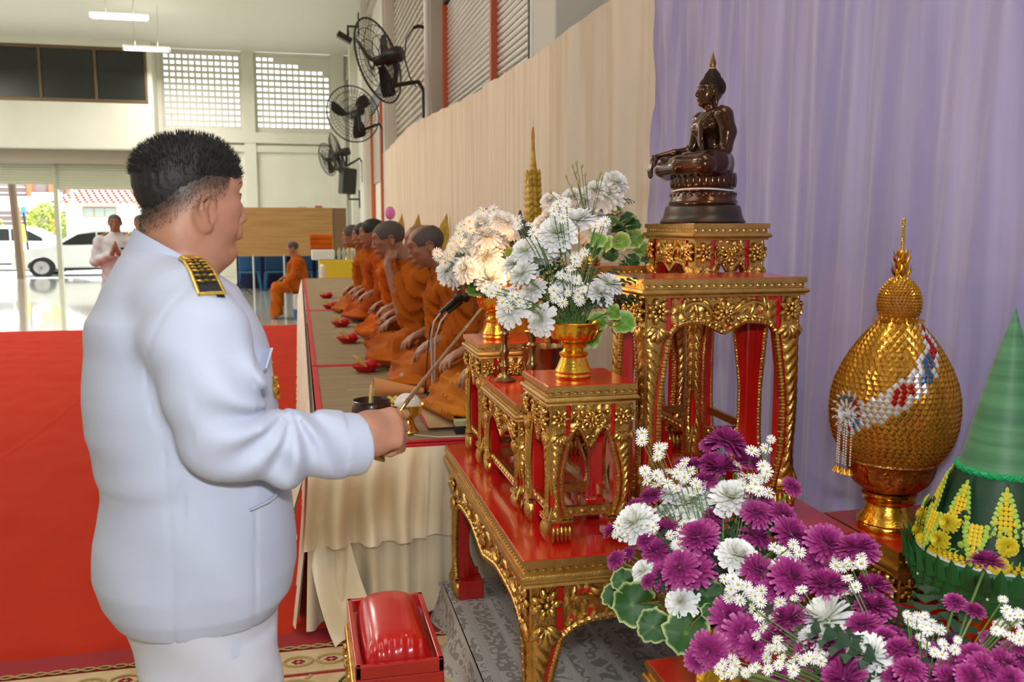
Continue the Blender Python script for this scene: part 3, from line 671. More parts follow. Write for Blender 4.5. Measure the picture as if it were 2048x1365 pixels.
def outline(prof, mirror):
    return prof
def rosette(mb, c, R, r, petals=8, m=0, depth=.012):
    """carved flower: two rings of lobes and a boss; R columns: right, up, outward"""
    R = np.array(R)
    for ring, (rr, n, dp) in enumerate(((r, petals, .5), (r*.62, petals, .8))):
        for i in range(n):
            a = 2*pi*(i+.5*ring)/n
            mb.ell(np.array(c)+R@np.array([cos(a)*rr*.62, sin(a)*rr*.62, depth*dp*.7]), (rr*.36, rr*.23, depth*.75), 5, 8, m, R@rotm(0, 0, a))
    mb.ell(np.array(c)+R@np.array([0, 0, depth]), (r*.2, r*.2, depth*.8), 6, 10, m)
def carved_side(t, s0, h, R, o, leg_w, apron, amp=.0, feet=True, small=True, mats=None):
    """One side of a table: s across 0..s0, z up 0..h (below the mouldings). R, o place the (s, z, outward) frame.
    Makes the red panel with its scalloped opening, both gilded legs and the carved apron."""
    lw = leg_w; fh = min(.075, h*.17); n = 22
    def inner(z):     # inner edge of leg
        q = (z-fh)/(h-apron-fh)
        return lw*(.62+.10*sin(pi*q*1.0)*-1+.22*max(0, q-.55)/.45+.18*max(0, .25-q)/.25)
    def outer(z):
        q = z/h
        return lw*(.16*sin(pi*min(1, q*1.25))**2*(-1 if q < .35 else .0)+.0)
    def outx(z):
        q = z/h; return -lw*.16*math.exp(-((q-.13)/.07)**2)+lw*.13*math.exp(-((q-.30)/.10)**2)
    zs = list(np.linspace(0, h-apron, n))
    left = [(outx(z), z) for z in zs]+[(0, h)]
    # opening curve from left leg over the apron to right leg (half)
    arch = [(inner(z)+0, z) for z in zs if z >= fh]
    half = s0/2; k = 14; xl = inner(h-apron)
    for i in range(1, k+1):
        u = i/k; x = xl+(half-xl)*u
        z = h-apron+(apron*.42)*sin(pi*min(1, u*1.15))**.8*(1-.25*u) if u < .87 else h-apron+(apron*.10)-(u-.87)/.13*apron*.22
        z = h-apron+apron*.34*(1-math.exp(-u*9))*(1-max(0, u-.62)*2.1) if not small else z
        arch.append((x, z))
    foot = [(inner(fh)+.12*lw, fh*.95), (inner(fh)+.16*lw, 0)]
    polyL = [(0, h)]+[p for p in left[::-1][1:]]+[foot[1], foot[0]]+arch+[(half, h)]
    pr = [(s0-x, z) for x, z in polyL[::-1]]
    q = MB(); q.prism(polyL, -.024, 0, 0, R, o); q.prism(pr, -.024, 0, 0, R, o)
    q.build('side_frame', M_red, t, smooth=30)
    # gilt ground of the apron, red where the gilding leaves the wood bare
    axs = [p[0] for p in arch[-k:]]; azs = [p[1] for p in arch[-k:]]
    def gr(u, v):
        x = xl+(s0-2*xl)*u; xx = np.minimum(x, s0-x); zb = np.interp(xx, axs, azs)+apron*.03; z = zb+(h-.002-zb)*v
        return x, z, .0035+.0035*np.sin(x*170+np.sin(z*90)*2.2)*np.sin(z*120+np.sin(x*70)*2)
    q = MB(); q.surf(gr, int(s0/.006)+4, 14, R=R, o=o); q.build('apron_gilding', M_goldr, t, smooth=180)
    # gilded border along the opening
    full = [np.array([x-.004, z, .002]) for x, z in arch]; full = full+[np.array([s0-p[0], p[1], .002]) for p in full[::-1]]
    P = np.array(full)@np.array(R).T+np.array(o); d = np.r_[0, np.cumsum(np.linalg.norm(np.diff(P, axis=0), axis=1))]
    ss = np.arange(0, d[-1], .004); P = np.stack([np.interp(ss, d, P[:, i]) for i in range(3)], 1)
    q = MB(); q.tube(P, lw*.10*(1+.12*np.sin(ss*2*pi/.010)), 7); q.build('opening_border', M_gold, t)
    # legs: gilded boards with slanting rope cuts
    for sd in (0, 1):
        q = MB(); nz = int((h-fh*1.0)/.0035); 
        zz = np.linspace(fh, h, nz); uu = np.linspace(-1, 1, 9)
        Z, U_ = np.meshgrid(zz, uu, indexing='ij')
        wz = np.array([(inner(z) if z < h-apron else inner(h-apron))-lw*.2 for z in zz])[:, None]; ox = np.array([outx(z) for z in zz])[:, None]
        c = (wz+ox)/2; hw = (wz-ox)/2*.98
        per = .030 if not small else .020
        rope = np.abs(np.sin(pi*(Z/per+U_*.75)))**.6
        zone = 1/(1+np.exp((Z-(h-apron*.9))*90))
        dep = (.004+.010*(1-U_**2)**.5*(.45+.55*rope))*zone+.004*(1-zone)
        S_ = c+U_*hw
        if sd: S_ = s0-S_
        V = np.stack([S_, Z, dep], -1).reshape(-1, 3)
        F = grid_faces(nz, 9); F = F[:, ::-1] if not sd else F
        q.add(V, [tuple(f) for f in F], 0, R, o)
        # leaf tongue over the knee and rosette on the shoulder
        cx = lw*.36 if not sd else s0-lw*.36
        for j in range(5):
            a = -pi/2+(j-2)*.45; q.ell(np.array(R)@np.array([cx+cos(a)*lw*.30, h-apron*.72+sin(a)*lw*.38, .010])+np.array(o), (lw*.26, lw*.13, .008), 5, 8, 0, np.array(R)@rotm(0, 0, a))
        rosette(q, np.array(R)@np.array([cx, h-apron*.36, .008])+np.array(o), R, lw*.46, 7, depth=.010)
        # claw foot
        xo, xi = outx(0), inner(fh)+.1*lw
        for j in range(5):
            x = xo+(xi-xo)*(j+.5)/5; x = s0-x if sd else x
            q.ell(np.array(R)@np.array([x, fh*.42, .002])+np.array(o), ((xi-xo)/8, fh*.46, .014), 6, 8, 0, R)
        xa, xb = (xo-.002, xi+.002) if not sd else (s0-xi-.002, s0-xo+.002)
        for zc, hh in ((fh*.98, .006), (fh*1.12, .004)): q.box(np.array(R)@np.array([(xa+xb)/2, zc, .004])+np.array(o), (xb-xa, hh, .02), R=R)
        q.build('leg', M_gold, t)
    # apron carving: centre rosette and leaf scrolls
    q = MB(); ac = np.array(R)@np.array([half, h-apron*.42, .004])+np.array(o)
    rr = min(apron*.36, s0*.12); rosette(q, ac, R, rr, 10, depth=.013)
    q.build('apron_rosette', M_gold, t)
    nsc = max(1, int((half-lw*.8-rr)/(apron*.62)))
    span = (half-lw*.75-rr*.8)
    for sd in (1, -1):
        q = MB()
        for i in range(nsc):
            x0 = rr*.7+span*i/nsc; w_ = span/nsc
            a = np.linspace(0, 4.4, 22); r = w_*.44*np.exp(-a*.33)
            cx_, cz = x0+w_*.55, h-apron*(.44 if i % 2 == 0 else .36)
            sg = 1 if i % 2 == 0 else -1
            X = cx_-r*np.cos(a); Zc = np.clip(cz+sg*r*np.sin(a)*.8, h-apron*.62, h-.008)
            P = np.stack([half+sd*X, Zc, np.full(22, .006)], 1)@np.array(R).T+np.array(o)
            q.tube(P, np.linspace(apron*.075, apron*.03, 22), 6)
            for j in range(3):
                an = (.7+j*.55)*sg; px = half+sd*(x0+w_*(.15+.28*j)); pz = h-apron*(.22+.12*(j % 2))
                q.ell(np.array(R)@np.array([px, pz, .004])+np.array(o), (w_*.20, apron*.07, .008), 5, 8, 0, np.array(R)@rotm(0, 0, an*sd))
        # lower leaf row following the scallop
        for i in range(int(half/(lw*.42))):
            u = (i+.5)/(half/(lw*.42)); x = xl+(half-xl)*u
            z = np.interp(x, [p[0] for p in arch[-k:]], [p[1] for p in arch[-k:]])+apron*.10
            q.ell(np.array(R)@np.array([half+sd*(half-x), z, .004])+np.array(o), (lw*.17, apron*.055, .007), 5, 7, 0, np.array(R)@rotm(0, 0, -sd*.5))
        q.build('apron_carving', M_gold, t)
def altar_table(name, lab, x0, x1, y0, y1, z0, z1, leg_w, apron, small=True, stretch=True, sides='WSEN', flat=False, cat='altar table', grp=None):
    t = thing(name, lab, cat, ((x0+x1)/2, (y0+y1)/2, z0), 0, grp)
    H = z1-z0; tk = .030 if small else .040; md = .022 if small else .034   # top board + bead rail, round moulding
    ov = .016 if small else .03
    bx0, bx1, by0, by1 = x0+ov, x1-ov, y0+ov, y1-ov
    MB().bx(x0+.003, x1-.003, y0+.003, y1-.003, z1-.006, z1).build('tabletop', M_red, t, smooth=0, bev=.002)
    q = MB(); q.bx(x0, x1, y0, y1, z1-.016, z1-.0015); q.bx(x0+.006, x1-.006, y0+.006, y1-.006, z1-tk, z1-.016)
    for (ax, f, a, b) in (('x', y0+.006, x0, x1), ('x', y1-.006, x0, x1), ('y', x0+.006, y0, y1), ('y', x1-.006, y0, y1)):
        nn = int((b-a)/.022)
        for i in range(nn):
            c = a+.014+(b-a-.028)*i/max(1, nn-1)
            q.ell((c, f, z1-tk*.72) if ax == 'x' else (f, c, z1-tk*.72), (.008, .0035, .0045) if ax == 'x' else (.0035, .008, .0045), 4, 6)
    q.build('bead_rail', M_goldf, t, smooth=40)
    q = MB(); zt = z1-tk; zm = zt-md
    pr = [(0, zt), (.010, zt-md*.05), (.014, zt-md*.35), (.012, zt-md*.62), (.004, zt-md*.78), (.006, zm), (-.02, zm)]
    for i, (ofs, z) in enumerate(pr): pass
    ring = []
    for ofs, z in pr:
        e = ofs-.008; ring.append([(x0-e+.0, y0-e, z), (x1+e, y0-e, z), (x1+e, y1+e, z), (x0-e, y1+e, z)])
    V = np.array(ring).reshape(-1, 3); F = [tuple(f[::-1]) for f in grid_faces(len(pr), 4, False, True)]+[(0, 1, 2, 3)]
    q.add(V, F); q.build('moulding', M_goldf, t, smooth=50)
    h = zm-z0
    fr = {'S': ([[1, 0, 0], [0, 0, -1], [0, 1, 0]], (bx0, by0, z0), bx1-bx0),
          'W': ([[0, 0, -1], [-1, 0, 0], [0, 1, 0]], (bx0, by1, z0), by1-by0),
          'N': ([[-1, 0, 0], [0, 0, 1], [0, 1, 0]], (bx1, by1, z0), bx1-bx0),
          'E': ([[0, 0, 1], [1, 0, 0], [0, 1, 0]], (bx1, by0, z0), by1-by0)}
    for k in sides:
        R, o, s = fr[k]; carved_side(t, s, h, R, o, leg_w, apron, small=small and not flat)
    if stretch:
        zs = z0+h*(.22 if small else .16); a = leg_w*.25; d = .012
        for (X0, X1, Y0, Y1) in ((bx0+a, bx1-a, by0+.004, by0+.02), (bx0+a, bx1-a, by1-.02, by1-.004), (bx0+.004, bx0+.02, by0+a, by1-a), (bx1-.02, bx1-.004, by0+a, by1-a)):
            q = MB(); q.bx(X0, X1, Y0, Y1, zs-.013, zs+.013); L = max(X1-X0, Y1-Y0); nn = int(L/.03)
            for i in range(nn):
                f = (i+.5)/nn
                if X1-X0 > Y1-Y0: q.ell((X0+(X1-X0)*f, Y0 if Y0 < (y0+y1)/2 else Y1, zs), (.010, .004, .006), 4, 6, 0, rotm(0, .35, 0))
                else: q.ell((X0 if X0 < (x0+x1)/2 else X1, Y0+(Y1-Y0)*f, zs), (.004, .010, .006), 4, 6, 0, rotm(.35, 0, 0))
            q.build('stretcher', M_gold, t, smooth=35)
    lw_ = leg_w; zz = np.linspace(z0, zm, 24)
    def ox_(z): q_ = (z-z0)/h; return -lw_*.16*np.exp(-((q_-.13)/.07)**2)+lw_*.13*np.exp(-((q_-.30)/.10)**2)
    for X, Y, sx, sy in ((bx0, by0, 1, 1), (bx1, by0, -1, 1), (bx0, by1, 1, -1), (bx1, by1, -1, -1)):
        MB().tube(np.stack([X+sx*(ox_(zz)+.002), Y+sy*(ox_(zz)+.002), zz], 1), .007, 7).build('corner_bead', M_gold, t)
    # red inner faces of the corner posts
    for X in (bx0, bx1):
        for Y in (by0, by1):
            sx, sy = (1 if X == bx0 else -1), (1 if Y == by0 else -1)
            w_ = leg_w*.55; ft = min(.075, h*.17)
            q = MB(); xa, xb = sorted((X+sx*.002, X+sx*(.024+w_*.45))); ya, yb = sorted((Y+sy*.002, Y+sy*(.024+w_*.45)))
            q.bx(xa, xb, ya, yb, z0+ft*.9, zm); xa, xb = sorted((X+sx*.001, X+sx*leg_w*.95)); ya, yb = sorted((Y+sy*.001, Y+sy*leg_w*.95)); q.bx(xa, xb, ya, yb, z0, z0+ft*.93)
            q.build('corner_post', M_red, t, smooth=0, bev=.004)
    return t
A0 = altar_table('base_altar_table', 'largest lowest red and gold altar table carrying the others, on the lace cloth', .52, 1.466, 2.09, 3.33, .146, .72, .10, .15, small=False, stretch=False)
altar_table('small_altar_table', 'small red and gold table holding the nearer white-flower vase', .605, .85, 2.18, 2.445, .72, 1.143, .062, .10)
altar_table('small_altar_table', 'small low red and gold table carrying the brass incense pot and candlesticks', .593, .86, 2.475, 2.965, .72, 1.04, .062, .085)
altar_table('small_altar_table', 'small red and gold table holding the farther white-flower vase', .586, .84, 2.985, 3.28, .72, 1.151, .062, .10)
altar_table('tall_altar_table', 'tall empty-topped red and gold table nearest the lavender backdrop', .90, 1.39, 2.275, 2.555, .72, 1.408, .085, .105, flat=True, stretch=False)
altar_table('tall_altar_table', 'tall red and gold table on the far side of the statue, holding a flower vase', .90, 1.39, 3.04, 3.315, .72, 1.408, .085, .105, flat=True, stretch=False)
altar_table('statue_table', 'tallest red and gold table directly under the bronze seated statue', 1.19, 1.45, 2.60, 3.01, .72, 1.558, .075, .11, flat=True)
altar_table('side_altar_table', 'red and gold table under the golden egg-shaped offering', 1.472, 1.835, 1.93, 2.27, .146, .72, .085, .12, small=False, stretch=False)
altar_table('side_altar_table', 'red and gold table under the green cone offering, right of frame', 1.20, 1.83, 1.36, 1.90, .146, .60, .085, .10, small=False, stretch=False)
altar_table('low_flower_table', 'small low red table with gold edge under the nearest purple flower vase', .717, 1.06, 1.42, 1.763, .146, .60, .062, .09)
altar_table('low_flower_table', 'low red table hidden under the purple flowers at bottom right', .80, 1.14, 1.04, 1.36, .146, .56, .062, .09)

# kneeling stool
T = thing('kneeling_stool', 'red padded kneeling stool with gold moulding on the rug before the altar', 'stool', (.235, 2.55, .006))
MB().bx(.115, .355, 2.32, 2.785, .30, .335).build('tray_frame', M_red, T, smooth=0, bev=.004)
q = MB()
for a in ((.115, .131, 2.32, 2.785), (.339, .355, 2.32, 2.785), (.115, .355, 2.32, 2.336), (.115, .355, 2.769, 2.785)): q.bx(*a, .335, .372)
q.build('rim', M_red, T, smooth=0, bev=.003)
def cush(u, v):
    a, b = u*2-1, v*2-1
    x = .235+.098*np.sign(a)*np.abs(a)**.9*(1-.04*b*b); y = 2.545+.205*b*(1-.03*a*a)
    edge = np.clip(1-np.abs(a)**7, 0, 1)**.5*np.clip(1-np.abs(b)**9, 0, 1)**.5
    z = .335+.095*edge*(1-.30*a*a)*(1-.10*b*b)+.003*np.sin(a*20)*np.exp(-((b+.9)/.12)**2)
    return x, y, z
q = MB(); q.surf(cush, 44, 60); q.build('cushion', mat('red_vinyl', (.55, .006, .008), .25, coat=.4, bump=(14, .1, .006)), T, smooth=180)
q = MB()
for o_, z0_, z1_ in ((.0, .285, .30), (.008, .255, .285), (.0, .235, .255)): q.bx(.115-o_, .355+o_, 2.32-o_, 2.785+o_, z0_, z1_)
q.build('moulding', M_gold, T, smooth=0, bev=.005)
for k, (R, o, s) in {'S': ([[1, 0, 0], [0, 0, -1], [0, 1, 0]], (.118, 2.325, .006), .234), 'W': ([[0, 0, -1], [-1, 0, 0], [0, 1, 0]], (.118, 2.78, .006), .455),
        'E': ([[0, 0, 1], [1, 0, 0], [0, 1, 0]], (.352, 2.325, .006), .455), 'N': ([[-1, 0, 0], [0, 0, 1], [0, 1, 0]], (.352, 2.78, .006), .234)}.items():
    carved_side(T, s, .232, R, o, .05, .08)
BQ = {
1: 'P,0.921,1.81,1.067,0.08 P,0.902,1.858,1.052,0.039 P,0.942,1.804,1.045,0.034 P,0.893,1.778,1.015,0.07 P,0.888,1.808,1.021,0.055 P,0.852,1.83,1.013,0.046 P,0.837,1.858,1.011,0.038 P,0.956,1.768,1.03,0.058 P,0.855,1.775,0.993,0.045 P,0.749,1.824,0.951,0.05 P,0.73,1.854,0.916,0.051 P,0.71,1.838,0.909,0.042 P,0.766,1.774,0.891,0.045 P,0.71,1.755,0.874,0.036 P,0.729,1.737,0.855,0.056 P,0.682,1.785,0.837,0.032 P,0.651,1.773,0.831,0.04 P,0.668,1.858,0.865,0.034 P,0.855,1.733,0.923,0.044 P,0.818,1.692,0.914,0.047 P,0.911,1.645,0.956,0.058 P,0.958,1.626,0.954,0.054 P,0.908,1.643,0.907,0.058 P,0.95,1.577,0.93,0.067 P,0.815,1.651,0.879,0.046 P,0.728,1.689,0.826,0.058 P,0.772,1.635,0.847,0.068 P,0.694,1.69,0.812,0.035 P,0.873,1.568,0.868,0.063 P,0.935,1.682,0.972,0.055 P,0.991,1.649,1.007,0.039 P,0.987,1.508,0.932,0.069 P,0.96,1.503,0.901,0.043 P,0.905,1.493,0.878,0.071 P,0.894,1.528,0.846,0.054 P,0.806,1.545,0.784,0.069 P,0.808,1.493,0.772,0.07 P,0.738,1.495,0.748,0.062 P,0.721,1.509,0.724,0.042 P,0.811,1.46,0.764,0.048 W,0.825,1.786,0.939,0.082 W,0.892,1.724,0.966,0.08 W,0.868,1.763,0.969,0.037 W,0.705,1.801,0.9,0.082 W,0.79,1.806,0.957,0.05 W,0.775,1.807,0.919,0.041 W,0.866,1.706,0.94,0.028 W,0.849,1.608,0.883,0.071 W,0.696,1.727,0.819,0.047 W,0.741,1.628,0.789,0.06 L,0.662,1.705,0.758,0.085 L,0.641,1.753,0.757,0.059 L,0.682,1.637,0.736,0.067 L,0.727,1.577,0.746,0.087 L,0.788,1.612,0.802,0.067 L,0.653,1.74,0.796,0.051 L,0.777,1.562,0.792,0.044 L,0.906,1.622,0.882,0.034 L,0.956,1.652,0.921,0.035 L,0.861,1.688,0.891,0.039 L,0.833,1.528,0.801,0.043 L,0.981,1.553,0.928,0.033 P,1.033,1.466,0.936,0.056 A,0.763,1.922,1.054,0.027 A,0.79,1.883,1.044,0.027 A,0.78,1.868,1.03,0.026 A,0.748,1.859,0.999,0.026 A,0.768,1.844,0.992,0.026 A,0.761,1.832,0.974,0.026 A,0.816,1.822,1.009,0.026 A,0.829,1.799,1.01,0.026 A,0.808,1.781,1.003,0.025 A,0.79,1.78,0.978,0.025 A,0.826,1.761,0.994,0.025 A,0.835,1.761,0.981,0.025 A,0.802,1.841,1,0.026 A,0.955,1.759,1.06,0.026 A,0.98,1.742,1.067,0.025 A,0.922,1.755,1.031,0.025 A,0.917,1.701,1.02,0.025 A,0.937,1.713,1.013,0.025 A,0.958,1.713,1.037,0.025 A,0.948,1.676,1.035,0.024 A,0.918,1.669,1.012,0.024 A,0.918,1.653,1.002,0.024 A,0.946,1.663,0.993,0.024 A,0.665,1.802,0.898,0.025 A,0.722,1.744,0.908,0.025 A,0.785,1.726,0.918,0.025 A,0.798,1.698,0.924,0.024 A,0.771,1.674,0.903,0.024 A,0.752,1.684,0.891,0.024 A,0.751,1.675,0.867,0.024 A,0.764,1.698,0.908,0.024 A,0.737,1.662,0.861,0.024 A,0.917,1.537,0.908,0.023 A,0.915,1.504,0.904,0.022 A,0.886,1.518,0.896,0.022 A,0.908,1.536,0.912,0.023 A,0.922,1.497,0.926,0.022 A,0.817,1.565,0.858,0.023 A,0.814,1.533,0.856,0.022 A,0.83,1.525,0.846,0.022 A,0.853,1.514,0.848,0.022 A,0.822,1.495,0.855,0.022 A,0.826,1.467,0.847,0.021 A,0.799,1.535,0.848,0.022 A,0.799,1.542,0.826,0.022 A,0.813,1.522,0.829,0.022 A,0.978,1.46,0.907,0.022',
2: 'P,1.02,1.457,0.936,0.071 P,0.947,1.441,0.876,0.069 P,1.005,1.39,0.888,0.061 P,0.989,1.359,0.865,0.056 P,0.947,1.325,0.849,0.052 P,0.865,1.427,0.823,0.064 P,0.841,1.437,0.783,0.048 P,0.916,1.349,0.801,0.055 P,0.882,1.297,0.792,0.056 P,0.967,1.343,0.846,0.039 P,0.96,1.283,0.846,0.038 P,0.813,1.371,0.752,0.039 P,0.827,1.357,0.747,0.032 W,0.924,1.397,0.83,0.094 W,0.883,1.378,0.81,0.049 W,0.927,1.277,0.818,0.081 P,1.018,1.406,0.883,0.057 P,0.996,1.358,0.864,0.055 P,0.96,1.335,0.845,0.051 P,0.985,1.3,0.842,0.038 P,0.96,1.242,0.843,0.045 P,0.991,1.231,0.851,0.042 P,1.004,1.211,0.841,0.047 P,1.001,1.158,0.852,0.048 P,1.023,1.146,0.87,0.045 P,1.011,1.111,0.872,0.047 P,1.04,1.107,0.879,0.044 P,1.069,1.114,0.881,0.047 P,0.941,1.19,0.837,0.043 P,0.972,1.186,0.826,0.044 P,1.068,1.162,0.885,0.035 P,1.167,1.295,0.96,0.051 P,1.082,1.266,0.905,0.032 P,1.091,1.23,0.904,0.031 P,1.069,1.109,0.898,0.021 P,0.895,1.272,0.791,0.034 P,0.976,1.142,0.842,0.04 P,0.983,1.107,0.863,0.039 P,1.034,1.085,0.865,0.038 P,0.934,1.218,0.811,0.036 W,0.921,1.267,0.823,0.063 A,0.985,1.428,0.927,0.021 A,0.999,1.409,0.929,0.021 A,0.961,1.373,0.902,0.021 A,0.892,1.436,0.878,0.021 A,0.959,1.404,0.879,0.021 A,0.815,1.451,0.828,0.021 A,0.846,1.448,0.823,0.021 A,0.819,1.442,0.81,0.021 A,0.856,1.448,0.852,0.021 A,0.802,1.395,0.774,0.02 A,0.817,1.388,0.794,0.02 A,0.807,1.354,0.792,0.02 A,0.834,1.352,0.792,0.02 A,0.807,1.391,0.794,0.02 A,0.839,1.336,0.795,0.02 A,0.852,1.303,0.808,0.019 A,0.765,1.391,0.755,0.02 A,0.765,1.368,0.774,0.02 A,0.783,1.357,0.774,0.02 A,0.76,1.444,0.751,0.021 A,0.747,1.418,0.739,0.021 A,0.813,1.323,0.787,0.02 A,0.758,1.425,0.75,0.021 A,0.846,1.317,0.807,0.02 A,0.738,1.431,0.734,0.021 A,0.871,1.315,0.805,0.02 A,0.996,1.236,0.889,0.018 A,0.984,1.251,0.89,0.018 A,0.988,1.239,0.901,0.018 A,1.019,1.243,0.886,0.018 A,0.982,1.205,0.892,0.017 A,0.986,1.216,0.865,0.017 A,1.022,1.224,0.882,0.017 A,0.994,1.181,0.878,0.017 A,1.072,1.134,0.941,0.017 A,1.077,1.153,0.918,0.017 A,1.094,1.142,0.924,0.017 A,1.063,1.103,0.916,0.016 A,1.056,1.111,0.919,0.016 A,1.048,1.134,0.918,0.016 A,1.086,1.128,0.943,0.016 A,1.078,1.148,0.944,0.017 A,0.973,1.39,0.894,0.019 A,0.997,1.412,0.928,0.02 A,0.971,1.156,0.877,0.017 A,0.985,1.146,0.889,0.016',
3: 'W,0.622,3.103,1.547,0.103 W,0.634,3.07,1.511,0.09 W,0.608,3.093,1.493,0.084 W,0.634,3.073,1.44,0.09 W,0.519,3.145,1.396,0.097 W,0.542,3.141,1.378,0.091 W,0.559,3.065,1.4,0.083 W,0.643,3.06,1.363,0.09 W,0.698,3.058,1.559,0.072 W,0.592,3.137,1.475,0.067 W,0.724,3.089,1.517,0.055 W,0.675,3.064,1.57,0.066 W,0.69,3.05,1.399,0.066 W,0.681,3.09,1.493,0.061 A,0.625,3.086,1.6,0.036 A,0.662,3.085,1.606,0.036 A,0.571,3.058,1.564,0.036 A,0.562,3.105,1.553,0.036 A,0.541,3.093,1.523,0.036 A,0.463,3.095,1.447,0.036 A,0.48,3.132,1.439,0.036 A,0.512,3.063,1.471,0.036 A,0.512,3.103,1.446,0.036 A,0.572,3.036,1.424,0.035 A,0.579,3.042,1.4,0.036 A,0.719,3.07,1.523,0.036 A,0.54,3.055,1.494,0.036 A,0.495,3.11,1.422,0.036 L,0.71,3.139,1.431,0.074 L,0.768,3.145,1.504,0.037 L,0.658,3.132,1.316,0.055 L,0.598,3.144,1.328,0.055 L,0.734,3.108,1.456,0.049 L,0.709,3.161,1.516,0.05',
4: 'W,0.594,2.355,1.483,0.07 W,0.629,2.375,1.455,0.099 W,0.573,2.383,1.445,0.07 W,0.577,2.32,1.421,0.069 W,0.612,2.346,1.377,0.065 W,0.549,2.324,1.329,0.087 W,0.624,2.301,1.302,0.078 W,0.663,2.295,1.53,0.091 W,0.735,2.343,1.561,0.084 W,0.553,2.38,1.357,0.056 W,0.599,2.372,1.347,0.051 W,0.647,2.321,1.493,0.055 W,0.685,2.334,1.483,0.051 A,0.559,2.306,1.565,0.028 A,0.59,2.265,1.534,0.028 A,0.603,2.278,1.517,0.028 A,0.647,2.239,1.604,0.028 A,0.635,2.23,1.587,0.027 A,0.661,2.239,1.57,0.028 A,0.503,2.328,1.389,0.028 A,0.485,2.305,1.378,0.028 A,0.53,2.324,1.362,0.028 A,0.505,2.292,1.374,0.028 A,0.536,2.27,1.37,0.028 A,0.668,2.28,1.552,0.028 A,0.714,2.273,1.467,0.028 A,0.686,2.213,1.465,0.027 A,0.728,2.257,1.481,0.028 A,0.679,2.221,1.442,0.027 A,0.637,2.233,1.385,0.028 A,0.663,2.29,1.367,0.028 A,0.657,2.222,1.354,0.027 A,0.701,2.228,1.366,0.028 A,0.732,2.282,1.384,0.028 A,0.71,2.241,1.356,0.028 A,0.693,2.219,1.411,0.028 A,0.469,2.276,1.389,0.028 A,0.51,2.273,1.353,0.028 A,0.772,2.252,1.561,0.028 A,0.764,2.202,1.561,0.027 L,0.66,2.416,1.376,0.062 L,0.703,2.362,1.379,0.071 L,0.722,2.406,1.289,0.072 L,0.787,2.386,1.246,0.077 L,0.794,2.334,1.29,0.052 L,0.862,2.314,1.286,0.066 L,0.748,2.36,1.298,0.042 L,0.83,2.309,1.315,0.047 L,0.673,2.392,1.34,0.052 L,0.785,2.315,1.515,0.047 L,0.771,2.316,1.488,0.047 L,0.828,2.382,1.505,0.048 F,0.808,2.351,1.407,0.095 F,0.807,2.376,1.362,0.096 F,0.85,2.354,1.344,0.086 F,0.762,2.363,1.43,0.076 F,0.848,2.322,1.398,0.085 F,0.797,2.404,1.331,0.087 F,0.761,2.418,1.326,0.077 F,0.732,2.424,1.409,0.077 F,0.693,2.363,1.44,0.066 F,0.751,2.358,1.384,0.08 F,0.873,2.362,1.353,0.067',
5: 'W,1.026,3.188,1.603,0.128 W,1.088,3.138,1.658,0.114 W,1.121,3.142,1.702,0.089 W,1.006,3.167,1.64,0.089 W,1.044,3.125,1.676,0.075 W,0.972,3.165,1.652,0.07 W,0.888,3.165,1.639,0.063 W,0.857,3.168,1.553,0.069 W,0.878,3.149,1.584,0.056 W,1.028,3.13,1.534,0.094 W,1.089,3.174,1.528,0.07 W,0.953,3.162,1.553,0.069 W,0.92,3.186,1.603,0.063 B,0.874,3.114,1.668,0.021 B,0.969,3.116,1.771,0.021 B,0.974,3.07,1.757,0.021 B,0.942,3.07,1.756,0.021 B,0.984,3.062,1.727,0.021 B,1.037,3.049,1.732,0.021 B,1.039,3.092,1.711,0.021 B,0.933,3.121,1.723,0.021 B,0.96,3.066,1.703,0.021 B,0.991,3.061,1.697,0.021 B,1.049,3.065,1.716,0.021 B,0.943,3.092,1.686,0.021 B,0.958,3.09,1.734,0.021 L,1.111,3.138,1.447,0.063 L,1.141,3.113,1.491,0.069 L,1.196,3.118,1.503,0.07 L,1.241,3.094,1.441,0.069 L,1.179,3.148,1.578,0.064 L,1.186,3.106,1.422,0.057 L,1.162,3.113,1.409,0.05 L,1.132,3.166,1.566,0.058 L,1.19,3.124,1.553,0.063 L,1.156,3.173,1.528,0.064 L,1.228,3.131,1.465,0.057 L,1.278,3.15,1.42,0.051 L,1.124,3.128,1.615,0.044',
}
# ---------------------------------------------------------------- flowers
M_pet_p = mat('magenta_petal', (.3, .03, .2), .55, tt=[(0, (.50, .28, .42)), (.12, (.48, .09, .32)), (.5, (.35, .022, .19)), (.85, (.46, .06, .28)), (1, (.60, .20, .44))])
M_pet_w = mat('white_petal', (.9, .9, .86), .5, tt=[(0, (.66, .72, .22)), (.2, (.84, .86, .70)), (.45, (.92, .93, .90)), (1, (.95, .95, .95))])
M_disc = mat('yellow_disc', (.72, .60, .06), .7, bump=(900, .6, .001))
M_stem = mat('flower_stem', (.10, .20, .04), .5)
M_leafv = mat('variegated_leaf', (.1, .25, .05), .38, tt=[(0, (.14, .28, .05)), (.15, (.018, .085, .014)), (.84, (.022, .095, .018)), (.92, (.34, .42, .18)), (1, (.60, .64, .36))], var=(38, (.7, .9, .6), .4, .62), bump=(90, .3, .002))
M_leafy = mat('lime_variegated_leaf', (.3, .45, .08), .4, tt=[(0, (.26, .42, .07)), (.45, (.13, .32, .04)), (.75, (.28, .44, .08)), (.87, (.58, .64, .26)), (1, (.66, .70, .42))], var=(30, (.6, .85, .5), .42, .6), bump=(90, .3, .002))
M_leafd = mat('dark_cut_leaf', (.010, .045, .014), .55, bump=(70, .3, .002))
